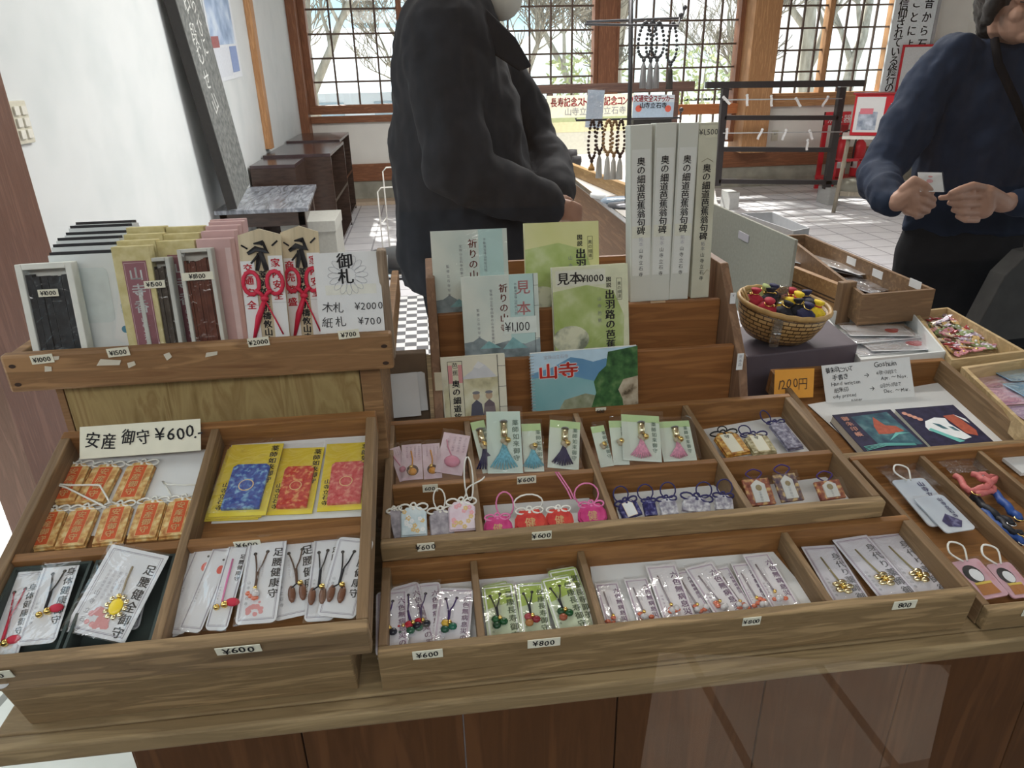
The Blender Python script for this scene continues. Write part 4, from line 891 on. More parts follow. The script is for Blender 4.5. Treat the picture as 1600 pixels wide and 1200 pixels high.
q, w, h = framed(Plane.tilt(PA.loc(0, .014, -.026), 30), (194, 853), (269, 877), (196, 1003), (87, 988)); wcard(q, w, h, .006, 'slanted white charm card with a yellow medal and red seal picture', '足腰健全御守', base=WCARD2, cord=flat('beige_cord', (.35, .28, .18), .6), charm='medal', fork=False, red=True, cx=.02, corner=.001, small=4, cl=.34)
# lower right: leg charms
C1 = 'leg health charm cards'
q, w, h = framed(PC, (292, 850), (318, 848), (278, 995), (250, 997)); wcard(q, w, h, .001, 'white card back at the left end of the leg charm row', ' ', C1, border=False, base=WCARD2, small=0)
q, w, h = framed(PC, (303, 846), (338, 853), (297, 992), (262, 994)); wcard(q, w, h, .003, 'white card with a red dot seen edge on, second from the left divider', ' ', C1, border=False, base=WCARD2, small=0, dot=True)
q, w, h = framed(PC, (330, 853), (362, 862), (322, 990), (288, 993)); wcard(q, w, h, .005, 'white card with a red dot, third from the left divider', ' ', C1, border=False, base=WCARD2, small=0, dot=True)
q, w, h = framed(PC, (365, 852), (398, 855), (352, 988), (319, 991)); wcard(q, w, h, .007, 'bordered white card with pink strap beside the leaning white cards', '足腰健康守', C1, base=WCARD2, cord=CORDPK, charm='gold', fork=False, cl=.5)
q, w, h = framed(PC, (458, 842), (478, 838), (478, 962), (428, 973)); wcard(q, .050, h, .002, 'white leg charm card with gold bell behind the front one', '足腰健康守', C1, base=WCARD2, cord=flat('brown_cord', (.10, .05, .03), .6), charm='sandal', cx=.05)
q, w, h = framed(PC, (401, 847), (459, 844), (426, 978), (361, 984)); wcard(q, w, h, .009, 'white leg charm card with red flower print foremost in the tray', '足腰健康守', C1, base=WCARD2, cord=flat('brown_cord', (.10, .05, .03), .6), charm='coral', red=True)
q, w, h = framed(PC, (475, 842), (519, 842), (540, 970), (495, 975)); wcard(q, w, h, .004, 'white leg charm card glinting between the front one and the rightmost', '足腰健康守', C1, base=WCARD2, cord=CORDK, charm='sandal')
q, w, h = framed(PC, (521, 839), (574, 852), (568, 969), (508, 973)); wcard(q, w, h, .008, 'white leg charm card with black sandals charm at the right end', '足腰健康守', C1, base=WCARD2, cord=CORDK, charm='sandal')
# ---------------------------------------------------------------- front tray
FL = PLT.off(-.0325)
liner(FL, [(597, 922), (736, 908), (748, 1010), (590, 1030)], 'white paper under the purple strap cards')
liner(FL, [(746, 906), (858, 896), (940, 985), (760, 1003)], 'white paper under the green cards')
liner(FL, [(922, 885), (1208, 862), (1288, 955), (938, 988)], 'white paper under the coral bead cards')
PL1 = Plane.tilt(PLT.loc(0, .010, -.0305), 12)
C2 = 'purple strap charm cards'
PB = flat('print_plum', (.22, .12, .22), .6, var=0); PB2 = flat('print_mauve', (.42, .28, .40), .6, var=0)
kw = dict(base=WCARD, border=PB2, tmat=PB, cord=CORDP, charm='gourd', tsize=.085)
T6 = '六色無病息災の御守'
q, w, h = framed(PL1, (601, 928), (645, 914), (677, 1015), (612, 1024)); wcard(q, .048, h, .001, 'lilac white card mostly hidden behind the slanted one', T6, C2, **kw)
q, w, h = framed(PL1, (648, 915), (672, 913), (684, 1010), (655, 1014)); wcard(q, .042, h, .0025, 'lilac white card peeking out between the slanted and the right card', T6, C2, **kw)
q, w, h = framed(PL1, (622, 922), (645, 912), (676, 1016), (640, 1022)); wcard(q, .036, h, .0045, 'slanted lilac white card leaning right over its neighbours', T6, C2, **kw)
q, w, h = framed(PL1, (592, 934), (638, 924), (637, 1029), (585, 1030)); wcard(q, w, h, .0075, 'lilac white card with a dark gourd charm at the left of its compartment', T6, C2, **kw)
q, w, h = framed(PL1, (678, 920), (731, 926), (742, 1014), (685, 1018)); wcard(q, w, h, .005, 'lilac white card with a green charm at the right of its compartment', T6, C2, **{**kw, 'lower': [(.02, .12, .08), (.55, .35, .05), (.02, .08, .05)]})
C3 = 'green long life charm cards'
GRN = mottled('green_card', [(.3, (.42, .50, .30)), (.7, (.62, .68, .50))], 4, .55); GRNT = flat('green_band', (.34, .46, .07), .55, var=.15, scale=30); WB = flat('white_border', (.82, .84, .80), .5, var=0)
kw = dict(base=GRN, border=WB, tmat=flat('print_dark_green', (.06, .10, .04), .6, var=0), cord=CORDK, tsize=.12, topband=GRNT, line=.0013)
TG = '健康長寿御守'
q, w, h = framed(PL1, (762, 914), (795, 907), (812, 985), (765, 995)); wcard(q, w, h, .001, 'green card peeking out behind the left one', TG, C3, **{**kw, 'cord': None})
q, w, h = framed(PL1, (857, 895), (902, 884), (932, 989), (884, 994)); wcard(q, w, h, .002, 'green card leaning behind the rightmost front one', TG, C3, **{**kw, 'cord': None})
q, w, h = framed(PL1, (755, 919), (803, 914), (815, 1003), (760, 1010)); wcard(q, w, h, .004, 'green charm card with a dark green charm, left of three', TG, C3, charm='gourd', lower=[(.01, .07, .02), (.02, .09, .03), (.01, .05, .02)], **kw)
q, w, h = framed(PL1, (806, 916), (849, 914), (862, 1001), (816, 1006)); wcard(q, w, h, .0055, 'green charm card with a red charm, middle of three', TG, C3, charm='gourd', lower=[(.22, .02, .03), (.32, .05, .06), (.35, .15, .05)], **kw)
q, w, h = framed(PL1, (851, 912), (895, 899), (916, 994), (865, 999)); wcard(q, w, h, .007, 'green charm card with a gold bell, right of three', TG, C3, charm='gourd', lower=[(.01, .07, .02), (.02, .06, .02), (.30, .08, .04)], **kw)
C4 = 'coral bead charm cards'
kw = dict(base=flat('pinkish_white_card', (.76, .72, .73), .6, var=.02), border=PB2, tmat=PB, cord=flat('grey_cord', (.30, .25, .27), .6), charm='coral', tsize=.10, fork=False, cl=.52, cx=-.22, small=2, corner=.001)
PL3 = Plane.tilt(PLT.loc(0, .010, -.0305), 9)
K = [((933, 913), (967, 910), (985, 986), (946, 990), .001, 'coral bead charm card at the left end of the long compartment'), ((983, 906), (1018, 903), (1029, 981), (990, 985), .0012, 'coral bead charm card with an amber bead, second from left'),
     ((1063, 893), (1082, 890), (1108, 970), (1078, 976), .001, 'coral bead charm card half hidden behind the third one'), ((1017, 888), (1062, 885), (1080, 977), (1028, 982), .005, 'coral bead charm card with a clear bead, third from left'),
     ((1122, 888), (1140, 885), (1180, 965), (1152, 970), .001, 'coral bead charm card hidden between the glinting ones'), ((1079, 891), (1120, 877), (1158, 968), (1112, 975), .004, 'coral bead charm card with an orange bead in the middle of the row'),
     ((1143, 884), (1172, 882), (1214, 961), (1178, 965), .0032, 'coral bead charm card second from the right end'), ((1163, 872), (1201, 868), (1246, 955), (1203, 961), .006, 'coral bead charm card at the right end, overlapping its neighbour')]
for a, b, c, d, lf, lb in K: q, w, h = framed(PL3, a, b, c, d); wcard(q, w, h, lf, lb, '六色無病息災', C4, **kw)
C5 = 'substitute charm cards with gold flowers'
kw = dict(base=WCARD, border=PB, tmat=INKG, cord=flat('olive_gold_cord', (.30, .24, .10), .5), charm='flower', fork=False, tsize=.13, cl=.44, cx=-.12, small=0, corner=.001)
PL4 = Plane.tilt(PLT.loc(0, .010, -.0305), 8)
q, w, h = framed(PL4, (1253, 856), (1302, 852), (1368, 951), (1307, 954)); wcard(q, w, h, .001, 'white card with a gold flower charm, left of three', '身代り薬師御守', C5, **kw)
q, w, h = framed(PL4, (1357, 839), (1405, 833), (1497, 931), (1430, 942)); wcard(q, w, h, .0015, 'white card with a gold flower charm, right of three', '身代り薬師御守', C5, **kw)
q, w, h = framed(PL4, (1307, 848), (1359, 839), (1431, 942), (1371, 951)); wcard(q, w, h, .0055, 'white card with a gold leaf flower charm, middle of three', '身代り薬師御守', C5, **kw)
# ---------------------------------------------------------------- eight compartment tray, back row
FU = PUT.off(-.0405)
PKC = mottled('pink_card', [(.35, (.62, .46, .52)), (.65, (.74, .62, .67))], 40, .6); DKPR = flat('print_dark_mauve', (.25, .14, .22), .6, var=0)
PU1 = Plane.tilt(PUT.loc(0, .140, -.036), 32)
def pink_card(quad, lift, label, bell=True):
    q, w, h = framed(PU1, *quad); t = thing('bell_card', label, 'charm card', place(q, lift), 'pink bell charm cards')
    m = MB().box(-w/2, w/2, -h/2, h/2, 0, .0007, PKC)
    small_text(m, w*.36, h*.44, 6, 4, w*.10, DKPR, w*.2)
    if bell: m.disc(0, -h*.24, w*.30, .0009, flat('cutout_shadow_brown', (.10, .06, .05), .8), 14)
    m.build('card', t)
    if bell:
        m = MB(); OR = flat('orange_charm', (.72, .32, .04), .35); m.ball((0, -h*.30, .004), (w*.22, w*.20, .005), OR, 12); m.ball((-w*.05, -h*.20, .007), .0035, GOLD, 8); m.tube([(0, -h*.18, .005), (.001, h*.05, .004), (-.001, h*.3, .002)], .0011, OR, 5); m.build('bell_charm', t)
    else:
        m = MB(); PP = flat('pink_charm', (.66, .25, .36), .4); m.ball((w*.05, -h*.22, .005), (w*.30, w*.24, .006), PP, 12); m.tube([(0, -h*.1, .005), (-w*.2, h*.1, .004), (-w*.32, h*.3, .003)], .001, PP, 5); m.build('bell_charm', t)
    sleeve(t, w*1.06, h*1.04, .010)
pink_card(((616, 702), (630, 694), (636, 752), (616, 755)), .001, 'pink bell card at the left edge, mostly hidden', False)
pink_card(((629, 697), (660, 695), (660, 750), (628, 753)), .003, 'pink bell card with an orange bell in the left compartment')
pink_card(((660, 696), (686, 693), (692, 748), (662, 750)), .002, 'pink bell card with a gold bell beside the slanted pouch card')
pink_card(((686, 676), (729, 690), (727, 746), (689, 748)), .011, 'slanted pink card with a pink round charm in a clear bag', False)
PU2 = Plane.tilt(PUT.loc(0, .140, -.036), 38)
MINT = mottled('mint_card', [(.35, (.52, .66, .58)), (.7, (.68, .76, .70))], 5, .6)
GRN2 = mottled('pale_green_card', [(.35, (.58, .66, .54)), (.7, (.70, .74, .68))], 5, .6); GTOP = flat('light_green_top', (.46, .62, .30), .6)
def tassel_card(quad, lift, label, col, base, name, group, pl=PU2, vial=True, fork=False):
    q, w, h = framed(pl, *quad); t = thing('tassel_card', label, 'charm card', place(q, lift), group)
    m = MB().box(-w/2, w/2, -h/2, h/2, 0, .0007, base); m.rect(-w/2, h*.34, w/2, h/2, .0008, GTOP if base is GRN2 else base)
    m.txt('薬師如来御守', w*.34, h*.36, h*.10, flat('print_green_grey', (.12, .20, .15), .6, var=0), .001, True, step=1.15, bold=.02); m.build('card', t)
    if col:
        m = MB(); TM = flat(name, col, .7, var=.25, scale=300, bump=.2)
        for k in range(9):
            a = (k-4)*.11; m.tube([(-w*.02, -h*.06, .006), (-w*.02+math.sin(a)*h*.12, -h*.22, .008), (-w*.04+math.sin(a*1.4)*h*.34, -h*.46+abs(a)*.01, .004)], [.0022, .0026, .0012], TM, 5)
        m.build('tassel', t)
    m = MB()
    if vial:
        m.tube([(0, h*.30, .005), (0, h*.05, .005)], .0055, PALEGOLD, 8); m.tube([(0, h*.32, .005), (0, h*.30, .005)], .006, INKG, 8)
    m.ball((w*.10, 0, .007), .0048, GOLD, 10); m.ball((-w*.04, -h*.01, .006), .0045, flat('bead_beige', (.45, .38, .26), .3), 8); m.ball((w*.02, -h*.06, .006), .004, flat('bead_beige', (.45, .38, .26), .3), 8)
    m.build('bead_charm', t); sleeve(t, w*1.1, h*1.05, .012, .002)
GQ = 'mint cards with tassel charms'; LB = (.16, .46, .58); NV = (.02, .015, .08); PKT = (.75, .32, .45)
tassel_card(((741, 660), (764, 655), (768, 738), (748, 742)), .001, 'green card behind the light blue tassel card at its left', NV, GRN2, 'tassel_navy', GQ)
tassel_card(((821, 662), (848, 664), (846, 736), (812, 740)), .002, 'pale card with a beige bead between the blue and navy tassels', LB, GRN2, 'tassel_blue', GQ, vial=False)
tassel_card(((764, 647), (818, 648), (810, 742), (757, 745)), .010, 'mint card with a light blue tassel and gold bell', LB, MINT, 'tassel_blue', GQ)
tassel_card(((851, 653), (896, 665), (913, 733), (864, 737)), .004, 'pale green card with a navy tassel at the right of its compartment', NV, GRN2, 'tassel_navy', GQ)
GQ2 = 'pale green cards with pink tassels'
tassel_card(((917, 668), (940, 666), (962, 727), (944, 731)), .001, 'pale green card at the left of the pink tassel cards', None, GRN2, 'tassel_pink', GQ2, vial=False)
tassel_card(((941, 658), (966, 660), (992, 726), (968, 729)), .003, 'pale green card second from left among the pink tassel cards', None, GRN2, 'tassel_pink', GQ2, vial=False)
tassel_card(((1018, 660), (1070, 659), (1094, 719), (1044, 723)), .002, 'pale green card with a pink tassel and gold bell at right', PKT, GRN2, 'tassel_pink', GQ2)
tassel_card(((967, 647), (1016, 659), (1042, 722), (974, 728)), .010, 'pale green card with a large pink tassel in a glinting sleeve', PKT, GRN2, 'tassel_pink', GQ2)
liner(FU, [(1092, 672), (1218, 650), (1275, 705), (1130, 716)], 'white paper in the right back compartment')
AMB = brocade('amber_brocade', (.30, .10, .02), (.55, .28, .05), (.72, .50, .16)); OLV = brocade('olive_brocade', (.20, .16, .07), (.42, .36, .20), (.58, .52, .34)); GRYB = brocade('grey_brocade', (.10, .09, .14), (.20, .19, .26), (.36, .35, .42))
FU2 = Plane.tilt(PUT.loc(0, .136, -.038), 14)
q, w, h = framed(FU2, (1117, 683), (1152, 675), (1168, 712), (1128, 717)); pouch(q, w, h, .001, 'amber brocade charm with a cream emblem in the right back compartment', AMB, CREAM, '守', CORDK, None, ring=(.008, .005, 0, .003), tmat=INK)
q, w, h = framed(FU2, (1162, 684), (1196, 680), (1212, 710), (1172, 714)); pouch(q, w, h, .001, 'olive brocade charm with navy cord beside the amber one', OLV, CREAM, '守', CORDN, None, ring=(.010, .009, -.012, .003), tmat=INK)
q, w, h = framed(FU2, (1206, 664), (1226, 660), (1252, 704), (1222, 708)); pouch(q, w, h, .001, 'grey brocade charm with navy cord in a clear bag', GRYB, None, '', CORDN, None, ring=(.008, .012, -.012, .004))
# front row of the eight compartment tray
FU3 = Plane.tilt(PUT.loc(0, .012, -.036), 38)
PLB = mottled('pale_blue_silk', [(.35, (.50, .62, .68)), (.65, (.68, .76, .79))], 60, .55); PPK = mottled('pale_pink_silk', [(.35, (.68, .52, .60)), (.65, (.78, .68, .74))], 60, .55); GSILK = mottled('grey_silk', [(.35, (.24, .22, .25)), (.65, (.46, .42, .46))], 120, .6); BL1 = flat('blossom_gold', (.70, .50, .22), .5, var=0); BL2 = flat('blossom_pink', (.78, .38, .42), .5, var=0)
q, w, h = framed(FU3, (610, 800), (632, 792), (632, 842), (612, 846)); pouch(q, w, h, .001, 'grey silk charm half hidden behind the light blue one', GSILK, None, '', CORDW, None)
q, w, h = framed(FU3, (676, 800), (706, 796), (705, 838), (672, 841)); pouch(q, .032, h, .001, 'grey striped charm between the light blue and pink ones', GSILK, None, '', CORDW, None, ring=(.008, .014, .0, .004))
q, w, h = framed(FU3, (628, 798), (664, 795), (671, 840), (626, 843)); pouch(q, w, h, .009, 'light blue silk charm with gold blossoms at the left', PLB, None, '', CORDW, None, blossoms=(BL1, WHITE))
q, w, h = framed(FU3, (700, 789), (740, 787), (746, 831), (702, 835)); pouch(q, w, h, .009, 'pale pink silk charm with blossoms and long white cord', PPK, None, '', CORDW, None, blossoms=(BL1, BL2), ring=(.006, .03, .012, .006))
liner(FU, [(755, 790), (920, 778), (945, 815), (760, 830)], 'white paper under the red and magenta charms')
liner(FU, [(957, 772), (1115, 758), (1165, 795), (968, 812)], 'white paper under the navy charms')
MAG = mottled('magenta_silk', [(.35, (.50, .03, .16)), (.65, (.66, .08, .26))], 60, .5); REDS = mottled('red_silk', [(.35, (.52, .03, .03)), (.65, (.68, .08, .05))], 60, .5)
def purse(px, py, wpx, col, cord, label, ring=None, pl=Plane.tilt(PUT.loc(0, .014, -.036), 40)):
    c = pl.at(px, py); w = (pl.at(px+wpx/2, py)-pl.at(px-wpx/2, py)).length
    t = thing('purse_charm', label, 'charm', pl.mat(c+pl.n*.004), 'round purse charms')
    h = w*.72; pts = [(-w*.30, h*.5), (w*.30, h*.5), (w*.47, h*.15), (w*.5, -h*.2), (w*.36, -h*.5), (-w*.36, -h*.5), (-w*.5, -h*.2), (-w*.47, h*.15)]
    m = MB().prism(pts, 0, .004, col).prism([(x*.86, y*.86) for x, y in pts], .004, .008, col); m.txt('健', 0, -h*.28, w*.26, GOLDTX, .0084, bold=.02, align='C'); m.build('purse', t, bevel=.0015)
    m = MB(); knot(m, cord, w*.42, .0014, h*.45, .007)
    if ring: m.tube([(ring[2]+ring[0]*math.cos(a*.42), h*.5+ring[1]+ring[1]*math.sin(a*.42), .005+.006*math.sin(a*.42)) for a in range(15)], .0012, cord, 5, True)
    m.build('knotted_cord', t)
purse(778, 826, 46, MAG, CORDPK, 'magenta purse charm at the left of the red ones', (.012, .016, .012))
purse(828, 817, 50, REDS, CORDW, 'red purse charm in front, left of two red ones', (.02, .010, .0))
purse(873, 813, 44, REDS, CORDW, 'red purse charm in front, right of two red ones')
purse(924, 806, 46, MAG, CORDPK, 'magenta purse charm with a pink cord ring at the right', (.017, .014, -.004))
def tails():
    q = [PUT.off(.004).at(*p) for p in ((717, 789), (727, 775), (731, 762), (752, 750), (757, 745))]; tag(MB().tube(smooth(q), .0012, CORDW, 5).build('hanging_cord'), 'long white cord hanging over the divider from the pale pink charm', 'cord')
    q = [PUT.off(.004).at(*p) for p in ((893, 780), (886, 765), (876, 750), (868, 738))]; q2 = [p+Vector((.004, -.001, 0)) for p in q]; tag(MB().tube(q+q2[::-1], .0011, CORDPK, 5).build('hanging_cord'), 'long pink cord hanging over the divider above the magenta purse charm', 'cord')
tails()
NAV = brocade('navy_brocade', (.015, .012, .07), (.03, .025, .14), (.20, .20, .35)); SLV = brocade('silver_brocade', (.22, .20, .26), (.42, .40, .44), (.66, .64, .66))
FU4 = Plane.tilt(PUT.loc(0, .012, -.036), 34)
NAVY = [((964, 788), (996, 784), (1002, 808), (968, 811), NAV, 'navy brocade charm with a white emblem at the left'), ((1003, 786), (1023, 784), (1026, 806), (1006, 808), NAV, 'deep blue brocade charm second from left'), ((1027, 784), (1054, 781), (1060, 804), (1031, 807), SLV, 'silver brocade charm with navy cord in the middle'), ((1062, 782), (1106, 778), (1112, 800), (1068, 804), SLV, 'silver brocade charm in a glinting bag'), ((1112, 776), (1142, 778), (1146, 797), (1118, 799), SLV, 'silver grey brocade charm with a dark dot at the right')]
for a, b, c, d, mt, lb in NAVY:
    q, w, h = framed(FU4, a, b, c, d); q = Plane(q.o, Matrix.Rotation(rnd.uniform(-.28, .28), 3, q.n) @ q.u, Matrix.Rotation(0, 3, q.n) @ q.v); pouch(q, w, h*1.15, .001, lb+' of the navy compartment', mt, PAPER if mt is NAV and 'white' in lb else None, '', CORDN, 'navy and silver charms', ring=(.011, .010, rnd.uniform(-.006, .01), .005))
liner(FU, [(1165, 762), (1290, 745), (1340, 782), (1190, 795)], 'white paper in the right front compartment')
GARN = brocade('garnet_brocade', (.16, .03, .02), (.34, .10, .05), (.62, .40, .16)); DKB = brocade('dark_brocade', (.05, .03, .08), (.20, .12, .10), (.60, .42, .18)); MIR = flat('mirror_white', (.80, .80, .76), .15, .3)
def plaque(quad, mt, label):
    q, w, h = framed(FU4, *quad); t = thing('plaque_charm', label, 'charm', place(q, .001), 'brocade charms with pale plaques')
    MB().box(-w/2, w/2, -h/2, h/2, 0, .005, mt).build('pouch', t, bevel=.001)
    m = MB().prism([(-w*.26, -h*.42), (w*.26, -h*.42), (w*.26, h*.25), (0, h*.44), (-w*.26, h*.25)], .005, .007, MIR); m.disc(0, h*.12, w*.12, .0073, PALEGOLD, 12); m.txt('山寺御守', 0, h*.02, h*.10, INKG, .0073, True); m.build('plaque', t, bevel=.0008)
    m = MB(); m.tube(smooth([(-.003, h/2, .003), (-.012, h/2+.008, .005), (0, h/2+.014, .006), (.012, h/2+.008, .005), (.003, h/2, .003)]), .0012, CORDP, 5); m.build('cord', t)
    sleeve(t, w*1.1, h*1.08, .009)
plaque(((1157, 752), (1196, 749), (1213, 789), (1170, 793)), GARN, 'garnet brocade charm with a pale plaque, left of three')
plaque(((1204, 745), (1240, 741), (1254, 783), (1220, 787)), DKB, 'dark brocade charm with a silver plaque, middle of three')
plaque(((1268, 756), (1304, 751), (1324, 779), (1282, 784)), GARN, 'garnet brocade charm with a pale plaque, right of three')
# ================================================================ incense tray on the left box
SY = .955; FLZ = .999
PLYM = mottled('plywood_face', [(.3, (.22, .14, .05)), (.48, (.36, .26, .11)), (.56, (.26, .17, .065)), (.72, (.40, .29, .13))], 2.2, .6, .3, .15, (9, 3, 1.1), 8, 2.6)
INW = wood('incense_lip_wood', (.16, .075, .03), (.36, .20, .09), 'X', .6, 1.1)
def incense_tray():
    t = thing('wooden_crate', 'wooden crate with rippled yellowish front board under the incense tray', 'crate', Vector((-.31, .955, 0)))
    m = MB().box(-.205, .195, 0, .018, .715, .975, PLYM); part_label(m.build('front_board', t, bevel=.002), 'yellowish rippled front board')
    MB().box(.196, .225, -.001, .36, .70, .975, INW).build('side_board', t, bevel=.002); MB().box(-.215, -.206, 0, .36, .70, .975, INW).build('side_board', t)
    MB().box(-.205, .195, .34, .36, .70, .975, INW).build('back_board', t)
    for x in (-.19, .17): MB().box(x, x+.02, .02, .05, .70, .975, INW).build('corner_post', t)
    t = thing('incense_tray', 'wide wooden tray with worn taped lip holding incense boxes and prayer plaques', 'tray', Vector((-.31, .93, 0)))
    m = MB().box(-.258, .247, 0, .017, .980, 1.033, INW)
    for x, z in ((-.245, 1.018), (-.245, .992), (.236, 1.015), (.236, .990)): m.disc(0, 0, .0045, 0, flat('nail_hole_dark', (.04, .02, .012), .8), 10, .0028, Matrix.Translation((x, -.0006, z)) @ Matrix.Rotation(math.pi/2, 4, 'X'))
    m.build('front_lip', t, bevel=.004)
    MB().box(-.258, -.243, .018, .36, .980, 1.028, INW).build('side_board', t, bevel=.002)
    part_label(MB().box(.2345, .2475, .036, .056, .980, at_y(611, 395, .95).z, wood('worn_side_wood', (.17, .11, .07), (.36, .27, .19), 'Z', .7)).build('side_board', t, bevel=.003), 'tall worn right side board')
    MB().box(.2345, .247, .0565, .36, .980, 1.028, INW).build('side_board', t, bevel=.002)
    MB().box(-.242, .227, .018, .36, .980, .993, INW).build('bottom', t); MB().box(-.242, .227, .345, .36, .994, 1.03, INW).build('back_board', t)
    TP = flat('tape_remnant', (.62, .57, .47), .7)
    for px, py, w, h, a in ((80, 560, .022, .006, 4), (170, 566, .032, .009, -3), (205, 569, .012, .007, 20), (75, 576, .010, .008, 0), (262, 556, .010, .009, 30), (330, 553, .018, .006, 8), (398, 533, .022, .004, 2)):
        q = at_y(px, py, .9292); b = MB().prism([(-w/2, -h/2), (w*.4, -h*.45), (w/2, h*.3), (-w*.3, h/2)], 0, .0005, TP)
        part_label(b.build('tape_scrap', t, Matrix.Translation(q-Vector((-.31, .93, 0))) @ Matrix.Rotation(math.pi/2, 4, 'X') @ Matrix.Rotation(math.radians(a), 4, 'Z')), 'torn pale tape scrap')
    for px, py, s in ((66, 561, '¥1000'), (185, 550, '¥1500'), (404, 534, '¥2000'), (545, 522, '¥700')):
        q = at_y(px, py, .9285)-Vector((-.31, .93, 0)); b = MB().box(-.014, .014, -.006, .006, 0, .0008, CREAM); b.txt(s, 0, -.0035, .007, INK, .0012, bold=.03, align='C')
        part_label(b.build('price_label', t, Matrix.Translation((q.x, q.y, q.z)) @ Matrix.Rotation(math.radians(90), 4, 'X') @ Matrix.Rotation(.06, 4, 'Z')), 'small price slip reading '+s)
incense_tray()
def stand_pl(Y, lean=78): return Plane.tilt((0, Y, FLZ), lean)
def upright(pl, quad, toz=None):
    """frame of an upright thing whose foot is on the tray floor: px quad gives width and top"""
    q, w, h = framed(pl, *quad); return q, w, h
def box_label(m, s, x, y, w, h, z, sz, base=None):
    m.rect(x-w/2, y-h/2, x+w/2, y+h/2, z, base or CREAM); m.txt(s, x, y-sz*.45, sz, INK, z+.0004, bold=.03, jig=.4, align='C')
GREYB = flat('grey_box_rim', (.50, .50, .46), .6); CLEARB = glassy('clear_box_front', (.97, .97, .97), 1.0, .05, .5, 30)
def stick_box(quad, Y, label, rim, stick, price_txt, py_, n=9, lean=80, thick=.018, gapt=.12, tw=.34):
    q, w, h = framed(stand_pl(Y, lean), *quad); t = thing('incense_box', label, 'incense box', q.mat(), 'incense boxes')
    e = w*.12; m = MB().box(-w/2, w/2, -h/2, h/2, -thick, -thick+.002, rim)
    for b in ((-w/2, -w/2+e, -h/2, h/2), (w/2-e, w/2, -h/2, h/2), (-w/2+e, w/2-e, h/2-e*.9, h/2), (-w/2+e, w/2-e, -h/2, -h/2+e*.6)): m.box(*b, -thick+.002, 0, rim)
    m.build('case', t, bevel=.001)
    iw = w-2*e; m = MB()
    for k in range(n):
        x = -iw/2+iw*(k+.5)/n; top = h/2-h*gapt+rnd.uniform(-.004, .004); m.box(x-iw/n*.46, x+iw/n*.46, -h/2+e, top, -thick+.003, -.004+rnd.uniform(-.002, .001), stick)
    m.build('incense_sticks', t)
    m = MB().rect(-iw/2, -h/2+e*.6, iw/2, h/2-e, 0, CLEARB); m.build('clear_window', t, Matrix.Translation((0, 0, -.0012)))
    m = MB(); box_label(m, price_txt, 0, 0, w*tw*2, h*.075, 0, h*.048); part_label(m.build('price_label', t, Matrix.Translation((0, h*py_, .0006))), 'price slip reading '+price_txt)
    return t
BSTICK = flat('black_incense', (.025, .028, .032), .7, var=.3, scale=90); GSTICK = flat('grey_brown_incense', (.075, .06, .048), .8, var=.25, scale=90); RSTICK = flat('red_brown_incense', (.13, .042, .026), .8, var=.25, scale=90)
stick_box(((36, 413), (127, 408), (124, 560), (40, 566)), .958, 'white framed window box of black incense priced 1000 yen', flat('white_box_rim', (.72, .72, .67), .6), BSTICK, '¥1000', .20, 6, tw=.18)
stick_box(((218, 404), (275, 401), (277, 556), (222, 560)), .958, 'grey window box of grey brown incense priced 1500 yen', GREYB, GSTICK, '¥1500', .24, tw=.29)
stick_box(((296, 389), (349, 386), (334, 548), (282, 552)), .960, 'pale window box of red brown incense priced 1800 yen', flat('pale_box_rim', (.56, .55, .50), .6), RSTICK, '¥1800', .24, tw=.46)
BWHT = flat('incense_box_white', (.70, .73, .73), .5, var=.03); BLK = flat('black_box_end', (.012, .012, .015), .5)
WT = [((76, 388), (175, 397)), ((80, 376), (180, 384)), ((90, 366), (182, 374)), ((102, 357), (194, 366)), ((107, 349), (200, 353)), ((118, 343), (205, 348))]
ORD = ('front', 'second', 'third', 'fourth', 'fifth', 'rearmost')
for k, (a, b) in enumerate(WT):
    Y = .985+.026*k; pl = stand_pl(Y, 80); A, B = pl.at(*a), pl.at(*b); zt = (A.z+B.z)/2; w = max(.085, (B-A).length); h = (zt-FLZ)/math.sin(math.radians(80))
    q = Plane((A+B)/2-pl.v*h/2+Vector((0, 0, zt-(A.z+B.z)/2)), (1, 0, 0), pl.v)
    t = thing('incense_box', 'white incense box with black end, %s of the row at left' % ORD[k], 'incense box', q.mat(), 'white incense boxes with black ends')
    m = MB().box(-w/2, w/2, -h/2, h/2-.004, -.020, 0, BWHT); m.round_rect(w*.5, h*.5, .008, .0002, .0004, flat('soft_oval', (.62, .68, .68), .6), cx=w*.1, cy=h*.1); m.build('case', t, bevel=.0015)
    MB().box(-w/2+.002, w/2-.002, h/2-.0039, h/2, -.017, -.001, BLK).build('black_end', t)
    if k == 0:
        m = MB(); m.prism([(w*.30, -h*.30), (w*.48, h*.12), (w*.58, -h*.05), (w*.58, -h*.40)], .002, .003, PAPER); BT = flat('blue_print', (.08, .22, .32), .5)
        m.disc(w*.49, -h*.22, w*.06, .0034, BT, 12); m.txt('線香', w*.52, h*.02, w*.09, BT, .0036, True); m.build('leaflet', t)
YBOX = mottled('yellow_washi', [(.35, (.52, .44, .20)), (.65, (.66, .58, .32))], 60, .75); MAUVE = flat('mauve_label', (.27, .11, .13), .6)
